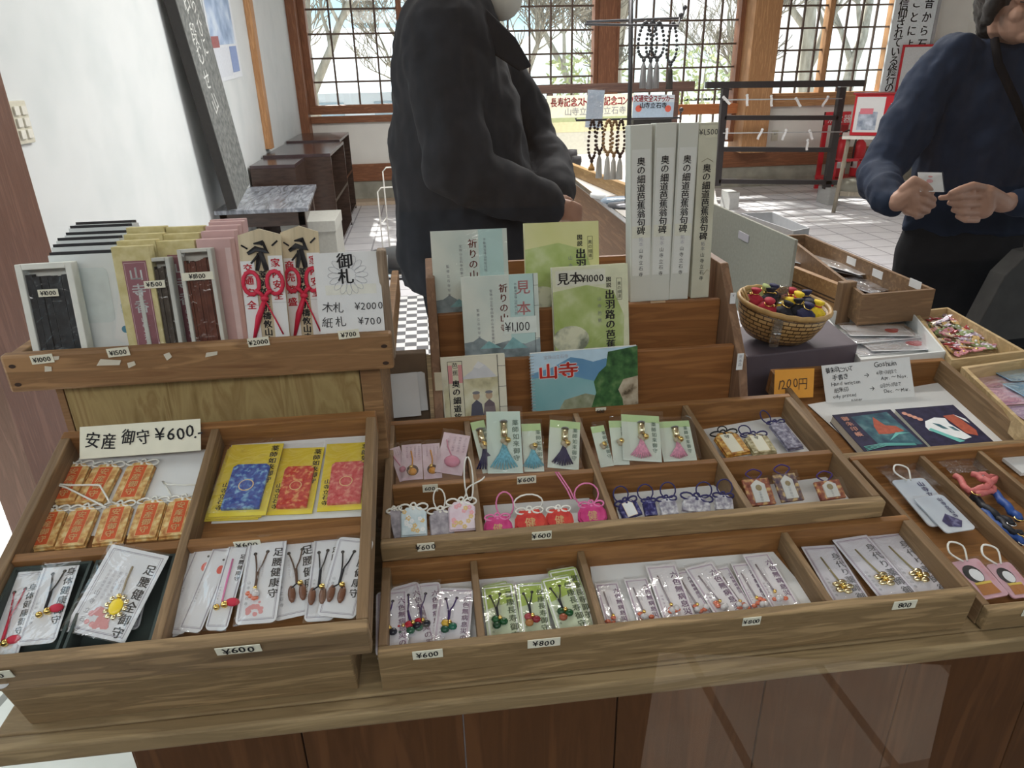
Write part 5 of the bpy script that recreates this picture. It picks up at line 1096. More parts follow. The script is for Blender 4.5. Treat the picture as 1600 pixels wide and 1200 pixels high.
def yellow_box(tl, tr, Y, label, lab, front=False):
    pl = stand_pl(Y, 82); A, B = pl.at(*tl), pl.at(*tr); w = (B-A).length; h = ((A.z+B.z)/2-FLZ)/math.sin(math.radians(82)); q = Plane((A+B)/2-pl.v*h/2, (1, 0, 0), pl.v)
    t = thing('incense_box', label, 'incense box', q.mat(), 'yellow incense boxes'); MB().box(-w/2, w/2, -h/2, h/2, -.019, 0, YBOX).build('case', t, bevel=.001)
    if lab:
        m = MB().rect(-w*.26, -h*.42, w*.36, h*.38, .0004, MAUVE); m.outline(-w*.23, -h*.405, w*.33, h*.365, .0005, .0006, flat('pale_mauve_line', (.62, .46, .46), .6, var=0))
        m.txt('山寺香', w*.05, h*.33, h*.115, PAPER, .0008, True, step=1.2, bold=.02); m.txt('山寺立石寺', w*.05, -h*.09, h*.05, PAPER, .0008, True, step=1.12); m.build('label', t)
yellow_box((172, 386), (232, 384), .962, 'yellow incense box with mauve title label in front', True)
yellow_box((181, 376), (242, 375), .988, 'yellow incense box, second in the left column', False)
yellow_box((192, 366), (253, 365), 1.014, 'yellow incense box, third in the left column', False)
yellow_box((196, 355), (256, 354), 1.040, 'yellow incense box at the back of the left column', False)
yellow_box((243, 377), (303, 375), .990, 'yellow incense box with mauve label behind the grey window box', True)
yellow_box((254, 366), (311, 364), 1.016, 'yellow incense box, middle of the right column', False)
yellow_box((258, 355), (317, 353), 1.042, 'yellow incense box at the back of the right column', False)
PINKB = flat('pink_box', (.56, .36, .35), .6, var=.04)
for k, (a, b) in enumerate((((305, 373), (360, 373)), ((313, 362), (366, 359)), ((320, 354), (372, 351)), ((325, 347), (378, 345)), ((327, 344), (381, 341)))):
    Y = .985+.024*k; pl = stand_pl(Y, 82); A, B = pl.at(*a), pl.at(*b); w = (B-A).length; h = ((A.z+B.z)/2-FLZ)/math.sin(math.radians(82)); q = Plane((A+B)/2-pl.v*h/2, (1, 0, 0), pl.v)
    t = thing('incense_box', 'pink incense box, %s of its row' % ('front', 'second', 'third', 'fourth', 'rearmost')[k], 'incense box', q.mat(), 'pink incense boxes')
    MB().box(-w/2, w/2, -h/2, h/2, -.020, 0, PINKB).build('case', t, bevel=.0015); MB().rect(w*.30, -h*.45, w*.46, h*.42, .0004, flat('pale_pink_window', (.68, .52, .52), .4)).build('label', t)
# prayer plaques wrapped in white paper with red cords
PLQ = wood('plaque_wood', (.52, .42, .27), (.66, .56, .39), 'Y', .6, .5)
def plaque_board(quad, Y, label, left_txt, right_txt, lean=80):
    q, w, h = framed(stand_pl(Y, lean), *quad); t = thing('prayer_plaque', label, 'prayer plaque', q.mat(), 'wooden prayer plaques with red cords')
    m = MB().prism([(-w/2, -h/2), (w/2, -h/2), (w/2, h*.45), (0, h/2), (-w/2, h*.45)], -.006, 0, PLQ)
    m.tube([(-w*.30, h*.30, .0002), (-w*.1, h*.34, .0004), (w*.15, h*.32, .0004), (w*.05, h*.39, .0002), (-w*.15, h*.38, .0002)], [.003, .005, .006, .004, .001], INK, 4)
    m.tube([(-w*.25, h*.22, .0002), (0, h*.31, .0004), (w*.1, h*.16, .0002)], [.002, .006, .004], INK, 4); m.tube([(-w*.02, h*.3, .0002), (-w*.12, h*.16, .0002)], [.005, .003], INK, 4); m.tube([(w*.28, h*.36, .0002), (w*.42, h*.40, .0002)], .0015, INK, 4); m.tube([(-w*.44, h*.37, .0002), (-w*.30, h*.34, .0002)], .0015, INK, 4)
    m.txt('薬師如来祈禱攸山寺立石寺', 0, h*.16, h*.069, INK, .0004, True, step=1.0, bold=.04)
    m.build('board', t, bevel=.001)
    m = MB(); m.rect(-w*.5, -h*.5, -w*.17, h*.24, 0, PAPER); m.rect(w*.16, -h*.5, w*.5, h*.28, 0, PAPER); m.rect(-w*.5, -h*.13, -w*.17, -h*.125, .0004, flat('fold_grey', (.55, .55, .55), .8)); m.rect(w*.16, -h*.11, w*.5, -h*.105, .0004, MATS['fold_grey'])
    m.txt(left_txt, -w*.33, h*.22, h*.075, INKR, .0005, True, step=1.35, bold=.04); m.txt(right_txt, w*.33, h*.26, h*.075, INKR, .0005, True, step=1.2, bold=.04)
    m.build('paper_wrap', t, Matrix.Translation((0, 0, .0015)))
    m = MB(); RC = flat('red_cord_bright', (.62, .02, .06), .5)
    for s in (-1, 1):
        for r in (.9, 1.0): m.tube([(s*w*.28+s*w*.20*r*math.cos(a*.5)+0, h*.06+h*.10*r*math.sin(a*.5)-(.0 if 1 else 0), .004) for a in range(13)], .0022, RC, 5, True)
        m.tube([(0, -h*.06, .005), (s*w*.1, -h*.02, .006), (s*w*.2, h*.0, .005)], .003, RC, 5)
    m.ball((0, -h*.07, .005), (.006, .005, .004), RC, 8)
    m.tube([(0, -h*.08, .005), (-w*.18, -h*.22, .004), (-w*.36, -h*.42, .003)], [.003, .0045, .002], RC, 5); m.tube([(0, -h*.08, .005), (w*.2, -h*.24, .004), (w*.36, -h*.38, .003)], .0011, RC, 5)
    m.build('red_cord', t)
plaque_board(((389, 357), (451, 357), (441, 543), (372, 547)), .962, 'wooden prayer plaque with red cords in white paper, left of two', '交通安全', '家内安全')
plaque_board(((452, 352), (518, 353), (489, 538), (440, 542)), .985, 'wooden prayer plaque with red cords in white paper, behind the sign', '商売繁盛', '家内安全')
def petals(m, w, h):
    PL = flat('petal_line', (.58, .58, .62), .7, var=0)
    for k in range(16):
        a = k*math.pi/8; c = (math.cos(a)*w*.21, h*.22+math.sin(a)*w*.21)
        pts = [(c[0]+w*.10*math.cos(b*.63)*math.cos(a)-w*.045*math.sin(b*.63)*math.sin(a), c[1]+w*.10*math.cos(b*.63)*math.sin(a)+w*.045*math.sin(b*.63)*math.cos(a), .0004) for b in range(10)]
        m.tube(pts, .0004, PL, 3, True)
    m.rect(-w*.36, -h*.02, w*.42, h*.10, .0003, flat('cream_band', (.74, .73, .66), .7))
SP = stand_pl(.950, 80)
handsign(SP, ((505, 394), (594, 393), (599, 515), (485, 524)), 'white sign with chrysanthemum outline listing plaques at 2000 and 700 yen', [('御', -.02, .32, .15, INK, dict(bold=.03, align='C')), ('札', -.02, .13, .15, INK, dict(bold=.03, align='C')), ('木札', -.44, -.23, .105, INK, dict(jig=.8)), ('¥2000', .06, -.22, .095, INK, dict(jig=.5)), ('紙札', -.45, -.42, .105, INK, dict(jig=.8)), ('¥700', .10, -.41, .095, INK, dict(jig=.5))], PAPER, extra=petals)
def paper_talismans():
    for k, (quad, Y, lb) in enumerate(((((570, 398), (606, 399), (607, 520), (572, 520)), .985, 'white paper talisman packet just behind the chrysanthemum sign'), (((566, 395), (600, 397), (602, 500), (570, 500)), 1.02, 'white paper talisman packet at the back beside the tall side board'))):
        q, w, h = framed(stand_pl(Y, 82), *quad); m = MB().box(-w/2, w/2, -h/2, h/2, -.005, 0, PAPER); m.tube([(w*.2, h*.25, .001), (w*.34, 0, .001), (w*.36, -h*.3, .001)], .0007, INKG, 4)
        tag(m.build('paper_talisman', M=q.mat()), lb, 'talisman')
paper_talismans()
# ================================================================ book stand
BSW = wood('book_stand_wood', (.20, .075, .022), (.33, .14, .045), 'X', .5, .7); BSY = wood('book_stand_side', (.15, .075, .04), (.27, .15, .085), 'Z', .55, .7)
YT2, YT3 = 1.135, 1.215
ZT2 = at_y(900, 555, YT2).z; ZT3 = at_y(900, 480, YT3).z
def book_stand():
    x0, x1 = at_y(690, 650, 1.085).x, at_y(1163, 612, 1.085).x
    x0b, x1b = at_y(662, 435, YT3+.02).x, at_y(1128, 425, YT3+.02).x
    t = thing('book_stand', 'three tier wooden book stand behind the eight compartment tray', 'book stand', Vector((x0, 1.085, ZT)))
    O = Vector((x0, 1.085, ZT)); Mx = Matrix(((0, 0, 1, 0), (1, 0, 0, 0), (0, 1, 0, 0), (0, 0, 0, 1)))
    ztop = at_y(662, 435, YT3+.02).z
    prof = [(0, .0), (.30, 0), (.30, ztop-ZT), (YT3+.02-1.085, ztop-ZT), (YT3-.02-1.085, ztop-ZT-.05), (.03, ZT2-ZT-.02), (.0, .10)]
    for nm, x in (('left', -.012), ('right', x1-x0-.004)):
        m = MB().prism(prof, x, x+.016, BSY, Mx); m.build('side_board', t, bevel=.002)
    w = x1-x0
    MB().box(.0045, w-.0045, YT2-1.085, YT2-1.085+.012, .0, ZT2-ZT, BSW).build('tier_board', t, bevel=.0015); MB().box(.0045, w-.0045, YT3-1.085, YT3-1.085+.012, .0, ZT3-ZT, BSW).build('tier_board', t, bevel=.0015)
    MB().box(.0045, w-.0045, .0, YT2-1.085-.001, .06, .075, BSW).build('ledge', t); MB().box(.0045, w-.0045, YT2-1.085+.013, YT3-1.085-.001, ZT2-ZT-.075, ZT2-ZT-.06, BSW).build('ledge', t); MB().box(.0045, w-.0045, YT3-1.085+.013, .288, ZT3-ZT-.085, ZT3-ZT-.07, BSW).build('ledge', t); MB().box(.0045, w-.0045, .29, .30, 0, ZT3-ZT+.05, BSW).build('back_board', t)
    for px, py, wd, hh, mt, s in ((685, 596, .012, .032, flat('beige_tape', (.58, .52, .38), .6), ''), (1145, 466, .010, .020, PAPER, '¥'), (1156, 565, .011, .030, PAPER, '見本品')):
        Y = 1.078 if py > 500 else 1.17
        q = at_y(px, py, Y); b = MB().box(-wd/2, wd/2, -hh/2, hh/2, 0, .001, mt)
        if s: b.txt(s, 0, hh*.42, wd*.6, INKG, .0013, True)
        part_label(b.build('tape_label', t, Matrix.Translation(q-O) @ Matrix.Rotation(math.pi/2+.25*(-1 if py < 600 else -1)*0, 4, 'X')), 'pale label taped to the side board')
    q = at_y(1030, 468, YT3-.001); part_label(MB().box(-.016, .012, -.002, .001, 0, .003, flat('worn_chip', (.52, .36, .22), .7)).build('tape_label', t, Matrix.Translation(Vector((q.x, YT3, ZT3))-O)), 'worn pale chip')
book_stand()
def book(pl, quad, label, cover, edge=None, thick=.012, paint=None, name='booklet', cat='book', group=None, wrap=False, lift=0):
    q, w, h = framed(pl, *quad); t = thing(name, label, cat, place(q, lift), group)
    e = edge or flat('page_edge', (.72, .70, .62), .8)
    MB().box(-w/2+.001, w/2-.001, -h/2+.001, h/2-.001, -thick, -.001, e).build('pages', t)
    m = MB().box(-w/2, w/2, -h/2, h/2, -.001, 0, cover)
    if paint: paint(m, w, h)
    m.build('cover', t); MB().box(-w/2, w/2, -h/2, h/2, -thick-.001, -thick, cover).build('back_cover', t)
    if wrap: sleeve(t, w*1.02, h*1.01, .003, .0004, None, glassy('book_wrap', (.99, .99, .99), 1.4, .06, .35, 14))
    return t, w, h
BCOV = mottled('prayer_cover', [(.35, (.52, .60, .56)), (.6, (.70, .73, .66)), (.75, (.62, .68, .66))], 8, .6); TEALB = flat('teal_band', (.46, .64, .62), .6, var=.05, scale=20); MTN = mottled('misty_mountain', [(.35, (.12, .15, .16)), (.6, (.34, .40, .42))], 25, .6); ROOF = flat('teal_roof', (.22, .42, .44), .6, var=.2, scale=80); BROWNTX = flat('print_brown', (.22, .06, .05), .6, var=0)
def inori(m, w, h):
    m.rect(w*.12, -h*.5, w*.44, h*.5, .0002, TEALB)
    for k in range(3): m.poly([(-w*.5, -h*.28-.004*k), (-w*.3, -h*.26+.003*k), (-w*.12, -h*.32), (w*.08, -h*.28), (w*.3, -h*.33), (w*.5, -h*.27), (w*.5, -h*.5), (-w*.5, -h*.5)], .0003+k*.0001, MTN)
    m.poly([(-w*.30, -h*.36), (-w*.18, -h*.27), (-w*.02, -h*.36)], .0007, ROOF); m.poly([(0, -h*.38), (w*.14, -h*.24), (w*.34, -h*.38)], .0007, ROOF)
    m.txt('祈りの山寺', w*.04, h*.40, h*.105, BROWNTX, .0008, True, step=1.12, bold=.02); m.txt('不動滝宝珠山阿所川院', w*.20, h*.40, h*.035, INKG, .0008, True); m.txt('宝珠山立石寺四季の山寺百景案内', -w*.12, h*.34, h*.036, INKG, .0008, True, step=1.2); m.txt('監修立石寺写真', -w*.30, h*.12, h*.036, INKG, .0008, True, step=1.5)
def inori_sample(m, w, h):
    inori(m, w, h)
    m.rect(w*.44, -h*.5, w*.5, h*.5, .0003, BCOV)
    for y in (-.27, .12, .36): m.rect(w*.44, h*y, w*.5, h*y+.0006, .0006, INK)
    m.rect(w*.435, -h*.5, w*.441, h*.5, .0006, INK)
    m.txt('見本', w*.30, h*.43, h*.17, PRINTR, .0009, True, step=1.45, bold=.02); m.rect(w*.03, -h*.20, w*.46, h*.0, .0009, flat('pale_sticker', (.70, .76, .72), .5)); m.txt('¥1,100', w*.04, -h*.17, h*.115, INK, .0012, sx=.86)
book(Plane.tilt((0, 1.228, ZT3-.05), 78), ((672, 362), (792, 356), (797, 494), (681, 500)), 'pale blue prayer booklet in clear wrap on the top tier at left', BCOV, paint=inori, wrap=True, thick=.02)
book(Plane.tilt((0, 1.160, ZT2-.05), 78), ((720, 432), (838, 428), (847, 556), (727, 566)), 'sample copy of the prayer booklet marked 1,100 yen on the middle tier', BCOV, paint=inori_sample, thick=.006)
YC = mottled('yellow_green_cover', [(.35, (.62, .62, .26)), (.65, (.74, .72, .42))], 6, .5); YG2 = mottled('green_relief', [(.35, (.34, .44, .12)), (.55, (.46, .55, .22)), (.7, (.60, .66, .38))], 22, .5); CREAM2 = mottled('cream_relief', [(.4, (.22, .24, .18)), (.5, (.70, .70, .52)), (.8, (.78, .77, .62))], 18, .5)
def dewa(m, w, h):
    m.poly([(-w*.5, -h*.5), (w*.42, -h*.5), (w*.44, -h*.1), (w*.3, h*.2), (-w*.05, h*.28), (-w*.5, h*.22)], .0002, YG2)
    m.disc(-w*.28, -h*.34, w*.24, .0004, CREAM2, 20, h*.16)
    m.txt('図説', w*.24, h*.36, h*.06, INK, .0008, True, bold=.03); m.txt('出羽路の芭蕉', w*.25, h*.215, h*.115, INK, .0008, True, step=1.02, bold=.04); m.txt('山寺芭蕉', w*.11, h*.14, h*.05, INKG, .0008, True, step=1.7)
    m.txt('奥の細道', w*.38, h*.30, h*.045, INK, .0008, True); m.outline(w*.345, h*.09, w*.415, h*.34, .0006, .0007, INK)
def dewa_sample(m, w, h):
    dewa(m, w, h); m.rect(-w*.46, h*.28, w*.20, h*.46, .0005, flat('pale_tape', (.74, .74, .62), .5)); m.txt('見本', -w*.44, h*.31, h*.11, INK, .0009, bold=.04, jig=.4); m.txt('¥1000', -w*.13, h*.315, h*.085, INK, .0009, bold=.03)
book(Plane.tilt((0, 1.236, ZT3-.05), 78), ((816, 349), (933, 345), (939, 488), (826, 494)), 'yellow booklet about the Dewa road on the top tier', YC, paint=dewa, thick=.014)
book(Plane.tilt((0, 1.166, ZT2-.05), 78), ((862, 419), (980, 411), (984, 545), (868, 553)), 'sample copy of the Dewa road booklet marked 1000 yen on the middle tier', flat('pale_yellow_cover', (.72, .73, .52), .5), paint=dewa_sample, thick=.016, wrap=True)
INKW = mottled('wash_painting', [(.3, (.30, .26, .16)), (.45, (.60, .56, .36)), (.6, (.74, .72, .55)), (.75, (.46, .44, .46))], 22, .6)
def basho(m, w, h):
    m.rect(-w*.48, -h*.5, w*.38, h*.16, .0002, INKW); m.poly([(-w*.22, h*.15), (-w*.02, h*.28), (w*.08, h*.42), (w*.20, h*.34), (w*.36, h*.16)], .0003, flat('mountain_pale_grey', (.62, .63, .66), .6)); m.poly([(w*.0, h*.33), (w*.08, h*.42), (w*.17, h*.35), (w*.09, h*.30)], .0004, PAPER)
    m.rect(-w*.40, -h*.5, -w*.17, h*.44, .0005, flat('label_cream', (.70, .66, .50), .6)); m.rect(-w*.40, h*.10, -w*.33, h*.38, .0006, PRINTR); m.rect(-w*.24, h*.10, -w*.17, h*.38, .0006, PRINTR); m.outline(-w*.40, -h*.5, -w*.17, h*.44, .0008, .0007, INK)
    m.txt('芭蕉', -w*.285, h*.42, h*.09, INK, .0009, True, step=1.3); m.txt('奥の細道旅', -w*.285, h*.15, h*.12, INK, .0009, True, step=1.08, bold=.04)
    for x, c in ((.02, (.10, .10, .14)), (.22, (.16, .12, .14))):
        m.poly([(w*(x-.11), -h*.5), (w*(x+.11), -h*.5), (w*(x+.08), -h*.25), (w*x, -h*.18), (w*(x-.08), -h*.25)], .0006, flat('robe_%d' % int(x*100), c, .6)); m.disc(w*x, -h*.12, w*.055, .0007, flat('painted_skin', (.50, .36, .24), .6), 12, h*.065); m.disc(w*x, -h*.07, w*.06, .0008, INKG, 12, h*.025)
    m.rect(w*.375, -h*.5, w*.385, h*.5, .0006, INK)
    for y in (-.32, 0, .32): m.rect(w*.38, h*y, w*.5, h*y+.0007, .0006, INK)
book(Plane.tilt((0, 1.098, .775), 80), ((688, 560), (787, 553), (795, 652), (695, 660)), 'stitched cream travel booklet with two painted walkers on the lowest tier', CREAM, paint=basho, thick=.008)
def yamadera(m, w, h):
    m.rect(-w*.5, -h*.5, w*.5, h*.5, .0002, flat('photo_sky', (.50, .66, .78), .35)); 
    m.poly([(-w*.5, h*.18), (-w*.3, h*.26), (-w*.13, h*.40), (-w*.02, h*.36), (w*.08, h*.30), (w*.2, h*.34), (w*.30, h*.22), (w*.5, h*.2), (w*.5, -h*.5), (-w*.5, -h*.5)], .0003, mottled('photo_blue_ridge', [(.3, (.10, .24, .42)), (.7, (.20, .38, .55))], 10, .35))
    m.poly([(-w*.5, h*.10), (-w*.2, h*.14), (w*.1, -h*.02), (w*.3, -h*.1), (w*.3, -h*.5), (-w*.5, -h*.5)], .0004, mottled('photo_haze_green', [(.3, (.17, .38, .40)), (.7, (.30, .50, .52))], 8, .35))
    m.poly([(-w*.28, -h*.5), (-w*.2, -h*.28), (0, -h*.2), (w*.15, -h*.27), (w*.3, -h*.5)], .0005, mottled('photo_scrub', [(.3, (.22, .24, .14)), (.7, (.42, .42, .30))], 60, .35))
    m.poly([(w*.5, h*.5), (w*.22, h*.44), (w*.20, h*.22), (w*.13, h*.12), (w*.08, -h*.02), (w*.10, -h*.2), (w*.04, -h*.5), (w*.5, -h*.5)], .0006, mottled('photo_trees', [(.3, (.015, .05, .02)), (.55, (.06, .15, .05)), (.75, (.16, .26, .10))], 55, .35))
    m.poly([(w*.5, h*.02), (w*.36, -h*.02), (w*.31, -h*.18), (w*.35, -h*.34), (w*.36, -h*.5), (w*.5, -h*.5)], .0007, mottled('photo_cliff', [(.35, (.10, .07, .04)), (.5, (.42, .34, .24)), (.75, (.62, .54, .42))], 45, .35))
    m.rect(-w*.5, -h*.5, w*.1, -h*.44, .0008, INK)
    for dx, dy in ((-.0012, 0), (.0012, 0), (0, .0012), (0, -.0012)): m.txt('山寺', -w*.42+dx, h*.10+dy, h*.20, PAPER, .0010, bold=.05, step=1.3, sx=1.25)
    m.txt('山寺', -w*.42, h*.10, h*.20, flat('title_red', (.75, .05, .03), .5, var=0), .0013, bold=.04, sx=1.25); m.txt('宝珠山立石寺', -w*.38, h*.40, h*.05, PRINTS, .001)
t, w, h = book(Plane.tilt((0, 1.090, .775), 80), ((830, 553), (994, 540), (999, 636), (832, 650)), 'spiral bound Yamadera picture album with a mountain photo on the lowest tier', PAPER, paint=yamadera, thick=.008)
m = MB()
for k in range(20): m.tube([(-w*.5+.002+.004*math.cos(a*.7), -h*.46+h*.92*k/19, -.004+.006*math.sin(a*.7)) for a in range(9)], .0008, flat('spiral_wire', (.55, .57, .6), .3, .8), 4, True)
m.build('spiral', t)
# tall scroll boxes
SBX = flat('scroll_box_grey', (.62, .62, .56), .6, var=.03, scale=12); SLB = flat('scroll_label', (.70, .70, .66), .65, var=.02); SBO = mottled('scroll_box_aged', [(.35, (.52, .50, .39)), (.65, (.62, .60, .48))], 14, .7)
SCP = Plane.tilt((0, YT3+.020, ZT3-.001), 86)
for k, (quad, lb) in enumerate(((((981, 196), (1016, 194), (1020, 470), (988, 473)), 'tall pale scroll box, leftmost of the four'), (((1017, 193), (1050, 191), (1053, 469), (1022, 470)), 'tall pale scroll box, second from left'), (((1051, 192), (1082, 191), (1085, 467), (1055, 468)), 'tall pale scroll box, third from left'), (((1085, 192), (1116, 191), (1114, 464), (1087, 466)), 'tall yellowed scroll box with the handwritten 1,500 price, rightmost'))):
    q, w, h = framed(SCP, *quad); t = thing('scroll_box', lb, 'scroll box', q.mat(), 'tall scroll boxes on the top tier'); base = SBO if k == 3 else SBX
    m = MB().box(-w/2, w/2, -h/2, h/2, -.032, 0, base); m.build('case', t, bevel=.0015)
    m = MB()
    if k < 3: m.rect(-w*.42, -h*.34, w*.42, h*.37, .0004, SLB); m.rect(-w*.42, -h*.12, w*.42, -h*.05, .0006, flat('cream_seal_strip', (.72, .71, .60), .6))
    else:
        m.rect(-w*.42, h*.42, w*.44, h*.485, .0004, flat('aged_slip', (.64, .62, .48), .7)); m.txt('¥1,500', 0, h*.435, h*.032, INK, .0008, align='C'); m.tube([(-w*.3, h*.29, .0004), (0, h*.31, .0004), (w*.3, h*.29, .0004)], .0006, flat('print_soft_brown', (.40, .36, .26), .7, var=0), 3); m.tube([(w*.1, -h*.36, .0004), (w*.3, -h*.33, .0004), (w*.4, -h*.335, .0004)], .0006, MATS['print_soft_brown'], 3)
    o = -.05*h if k == 3 else 0
    m.txt('奥の細道芭蕉翁句碑', 0, h*.33+o, h*.049, INK, .0008, True, step=.98, bold=.025); m.txt('拓本', 0, -h*.115+o*.9, h*.026, INKG if k == 3 else PRINTS, .0008, True); m.txt('山寺立石寺', 0, -h*.18+o*.9, h*.027, INK, .0008, True, step=1.3)
    m.build('label', t)
# upstand board, white paper bags
def upstand():
    m = MB().box(-.118, .0-.022, 1.150, 1.168, ZT, at_y(640, 552, 1.15).z, flat('grey_brown_board', (.20, .135, .085), .6, var=.2, scale=14)); tag(m.build('wooden_board', bevel=.002), 'grey brown upright board between the incense crate and the book stand', 'board')
    for k, (quad, Y, lb) in enumerate(((((600, 582), (664, 577), (668, 640), (612, 646)), 1.135, 'white paper bag at the back leaning on the upright board'), (((597, 585), (656, 582), (654, 648), (604, 655)), 1.122, 'crumpled white paper bag in front with a cut corner'))):
        q, w, h = framed(Plane.tilt((0, Y, .8), 78), *quad); m = MB(); z = lambda x, y: .0012*mnoise.noise(Vector((x*60, y*60, k*5)))
        m.grid(w, h, 12, 14, lambda x, y: .002+z(x, y)*1.2, PAPER); m.box(-w/2, w/2, -h/2, h/2, -.002, -.0005, PAPER)
        tag(m.build('paper_bag', M=q.mat()), lb, 'paper bag')
upstand()
# ================================================================ right side: stamp books, narrow lanes, block, basket and trays
FR1 = PR1.off(-.042)
liner(FR1, [(1262, 632), (1465, 598), (1580, 692), (1350, 712)], 'white paper lining the stamp book tray')
OR = flat('orange_paper', (.80, .36, .05), .7, var=.03)
handsign(Plane.tilt(PR1.loc(0, .205, .004), 76), ((1209, 578), (1270, 576), (1273, 620), (1211, 624)), 'orange price card reading 1200 yen at the back of the stamp book tray', [('1200円', -.02, -.15, .34, flat('marker_brown', (.08, .04, .02), .6, var=0), dict(jig=.6, align='C', sx=.8))], OR)
handsign(Plane.tilt(PR1.loc(0, .205, -.040), 62), ((1279, 572), (1417, 558), (1434, 620), (1296, 634)), 'white handwritten card about Goshuin months standing in the stamp book tray', [('御朱印について', -.46, .31, .115, INK, dict(jig=.8, bold=.02, sx=.7)), ('Goshuin', .08, .33, .14, INK, dict(jig=.5)), ('手書き', -.40, .12, .11, INK, dict(jig=.8, bold=.02)), ('→', -.04, .10, .13, INK, {}), ('4月から11月まで', .10, .14, .085, INK, dict(jig=.8, sx=.75)), ('Hand written', -.42, -.03, .10, INK, dict(jig=.6)), ('Apr. ～ Nov.', .14, .0, .095, INK, dict(jig=.6)), ('紙朱印', -.40, -.19, .10, INK, dict(jig=.8)), ('→', .0, -.24, .13, INK, {}), ('12月から3月まで', .12, -.18, .085, INK, dict(jig=.8, sx=.75)), ('only printed', -.42, -.33, .09, INK, dict(jig=.6)), ('paper', -.22, -.46, .09, INK, dict(jig=.6)), ('Dec. ～ Mar.', .16, -.33, .095, INK, dict(jig=.6))], PAPER)
NAVYC = mottled('navy_cloth_cover', [(.35, (.014, .012, .035)), (.65, (.03, .025, .07))], 80, .5); TEALP = mottled('teal_wave_print', [(.35, (.02, .05, .09)), (.55, (.05, .14, .17)), (.75, (.20, .32, .33))], 40, .5); RUST = flat('rust_print', (.42, .09, .05), .5, var=.2, scale=120); PINKP = flat('salmon_print', (.62, .30, .22), .5, var=.2, scale=120); TEALL = flat('teal_line', (.16, .50, .46), .5, var=0)
def stamp1(m, w, h):
    m.poly([(-w*.24, h*.40), (w*.40, h*.44), (w*.46, -h*.44), (-w*.2, -h*.36)], .0002, TEALP); m.poly([(-w*.02, h*.1), (w*.10, h*.34), (w*.17, h*.1), (w*.32, h*.06), (w*.38, -h*.08), (w*.12, -h*.12), (-w*.05, -h*.10)], .0004, RUST)
    m.poly([(w*.02, -h*.28), (w*.22, -h*.1), (w*.44, -h*.14), (w*.25, -h*.15)], .0006, TEALL)
    for k in range(4): m.tube([(-w*.45, -h*(.36+.03*k), .0003), (-w*.1, -h*(.33+.02*k), .0006), (w*.35, -h*(.40+.015*k), .0003)], .0007, TEALL, 3)
    m.txt('御朱印帳', -w*.36, h*.42, h*.12, PINKP, .0008, True, step=1.15, bold=.04)
def stamp2(m, w, h):
    m.poly([(-w*.30, -h*.02), (-w*.22, h*.12), (-w*.02, h*.20), (w*.14, h*.16), (w*.12, h*.02), (w*.24, -h*.36), (w*.10, -h*.40), (-w*.30, -h*.12)], .0003, WHITE)
    m.poly([(w*.14, h*.22), (w*.34, h*.24), (w*.42, -h*.2), (w*.36, -h*.34), (w*.22, -h*.26)], .0005, RUST); m.poly([(w*.32, h*.24), (w*.44, h*.10), (w*.44, -h*.02)], .0006, WHITE)
    m.poly([(-w*.30, -h*.1), (-w*.24, -h*.06), (w*.08, -h*.44), (-w*.02, -h*.46)], .0006, TEALL); m.poly([(-w*.14, h*.06), (-w*.05, h*.02), (w*.02, -h*.12), (-w*.06, -h*.10)], .0007, TEALP); m.poly([(w*.05, -h*.05), (w*.12, -h*.08), (w*.16, -h*.20), (w*.09, -h*.16)], .0007, TEALP)
    for k in range(4): m.disc(-w*.42+w*.05*k, h*(.36-.06*k), w*.045, .0006, PINKP, 8)
book(FR1.off(.018), ((1301, 648), (1389, 640), (1452, 697), (1352, 708)), 'dark stamp book with teal waves and rust figure, left of two', NAVYC, paint=stamp1, thick=.016, name='stamp_book')
book(FR1.off(.018), ((1398, 640), (1486, 632), (1556, 690), (1456, 697)), 'dark stamp book with a white cloud and orange pillar, right of two', NAVYC, paint=stamp2, thick=.016, name='stamp_book')
# narrow lanes of the lower right tray
FR2 = PR2.off(-.027)
BUB = glassy('bubble_wrap', (.90, .86, .78), 1.5, .12, 1.0, 160, veil=.06)
def bubble(quad, label):
    q, w, h = framed(FR2.off(.010), *quad); m = MB(); m.grid(w, h, 22, 14, lambda x, y: .003*abs(math.sin(x*420))*abs(math.sin(y*420))+.004*mnoise.noise(Vector((x*30, y*30, 1))), BUB)
    tag(m.build('bubble_wrap', M=q.mat()), label, 'bubble wrap')
bubble(((1362, 716), (1432, 712), (1462, 760), (1392, 764)), 'crumpled bubble wrap at the back of the left narrow lane'); bubble(((1450, 712), (1520, 707), (1548, 735), (1490, 742)), 'crumpled bubble wrap at the back of the middle narrow lane')
PL5 = Plane.tilt(PR2.loc(0, .10, -.026), 10)
BWC = mottled('blue_white_card', [(.35, (.46, .52, .60)), (.65, (.68, .72, .76))], 8, .5)
def tag_card(quad, pl, lift, label, base, paint=None, cord=True):
    q, w, h = framed(pl, *quad); t = thing('charm_tag', label, 'charm', place(q, lift)); m = MB().round_rect(w, h, w*.12, 0, .002, base)
    if paint: paint(m, w, h)
    m.build('tag', t)
    if cord: MB().tube(smooth([(-.003, h*.46, .003), (-.016, h*.52+.010, .008), (-.006, h*.5+.026, .010), (.010, h*.5+.018, .008), (.003, h*.46, .003)]), .0014, CORDW, 6).build('cord', t)
    sleeve(t, w*1.08, h*1.04, .004)
def bluep(m, w, h):
    m.txt('山寺立石寺', w*.25, h*.42, h*.11, flat('print_navy', (.05, .05, .16), .6, var=0), .0026, True, bold=.04); m.poly([(-w*.3, -h*.2), (w*.0, -h*.02), (w*.3, -h*.26), (w*.1, -h*.42), (-w*.25, -h*.36)], .0026, NAV)
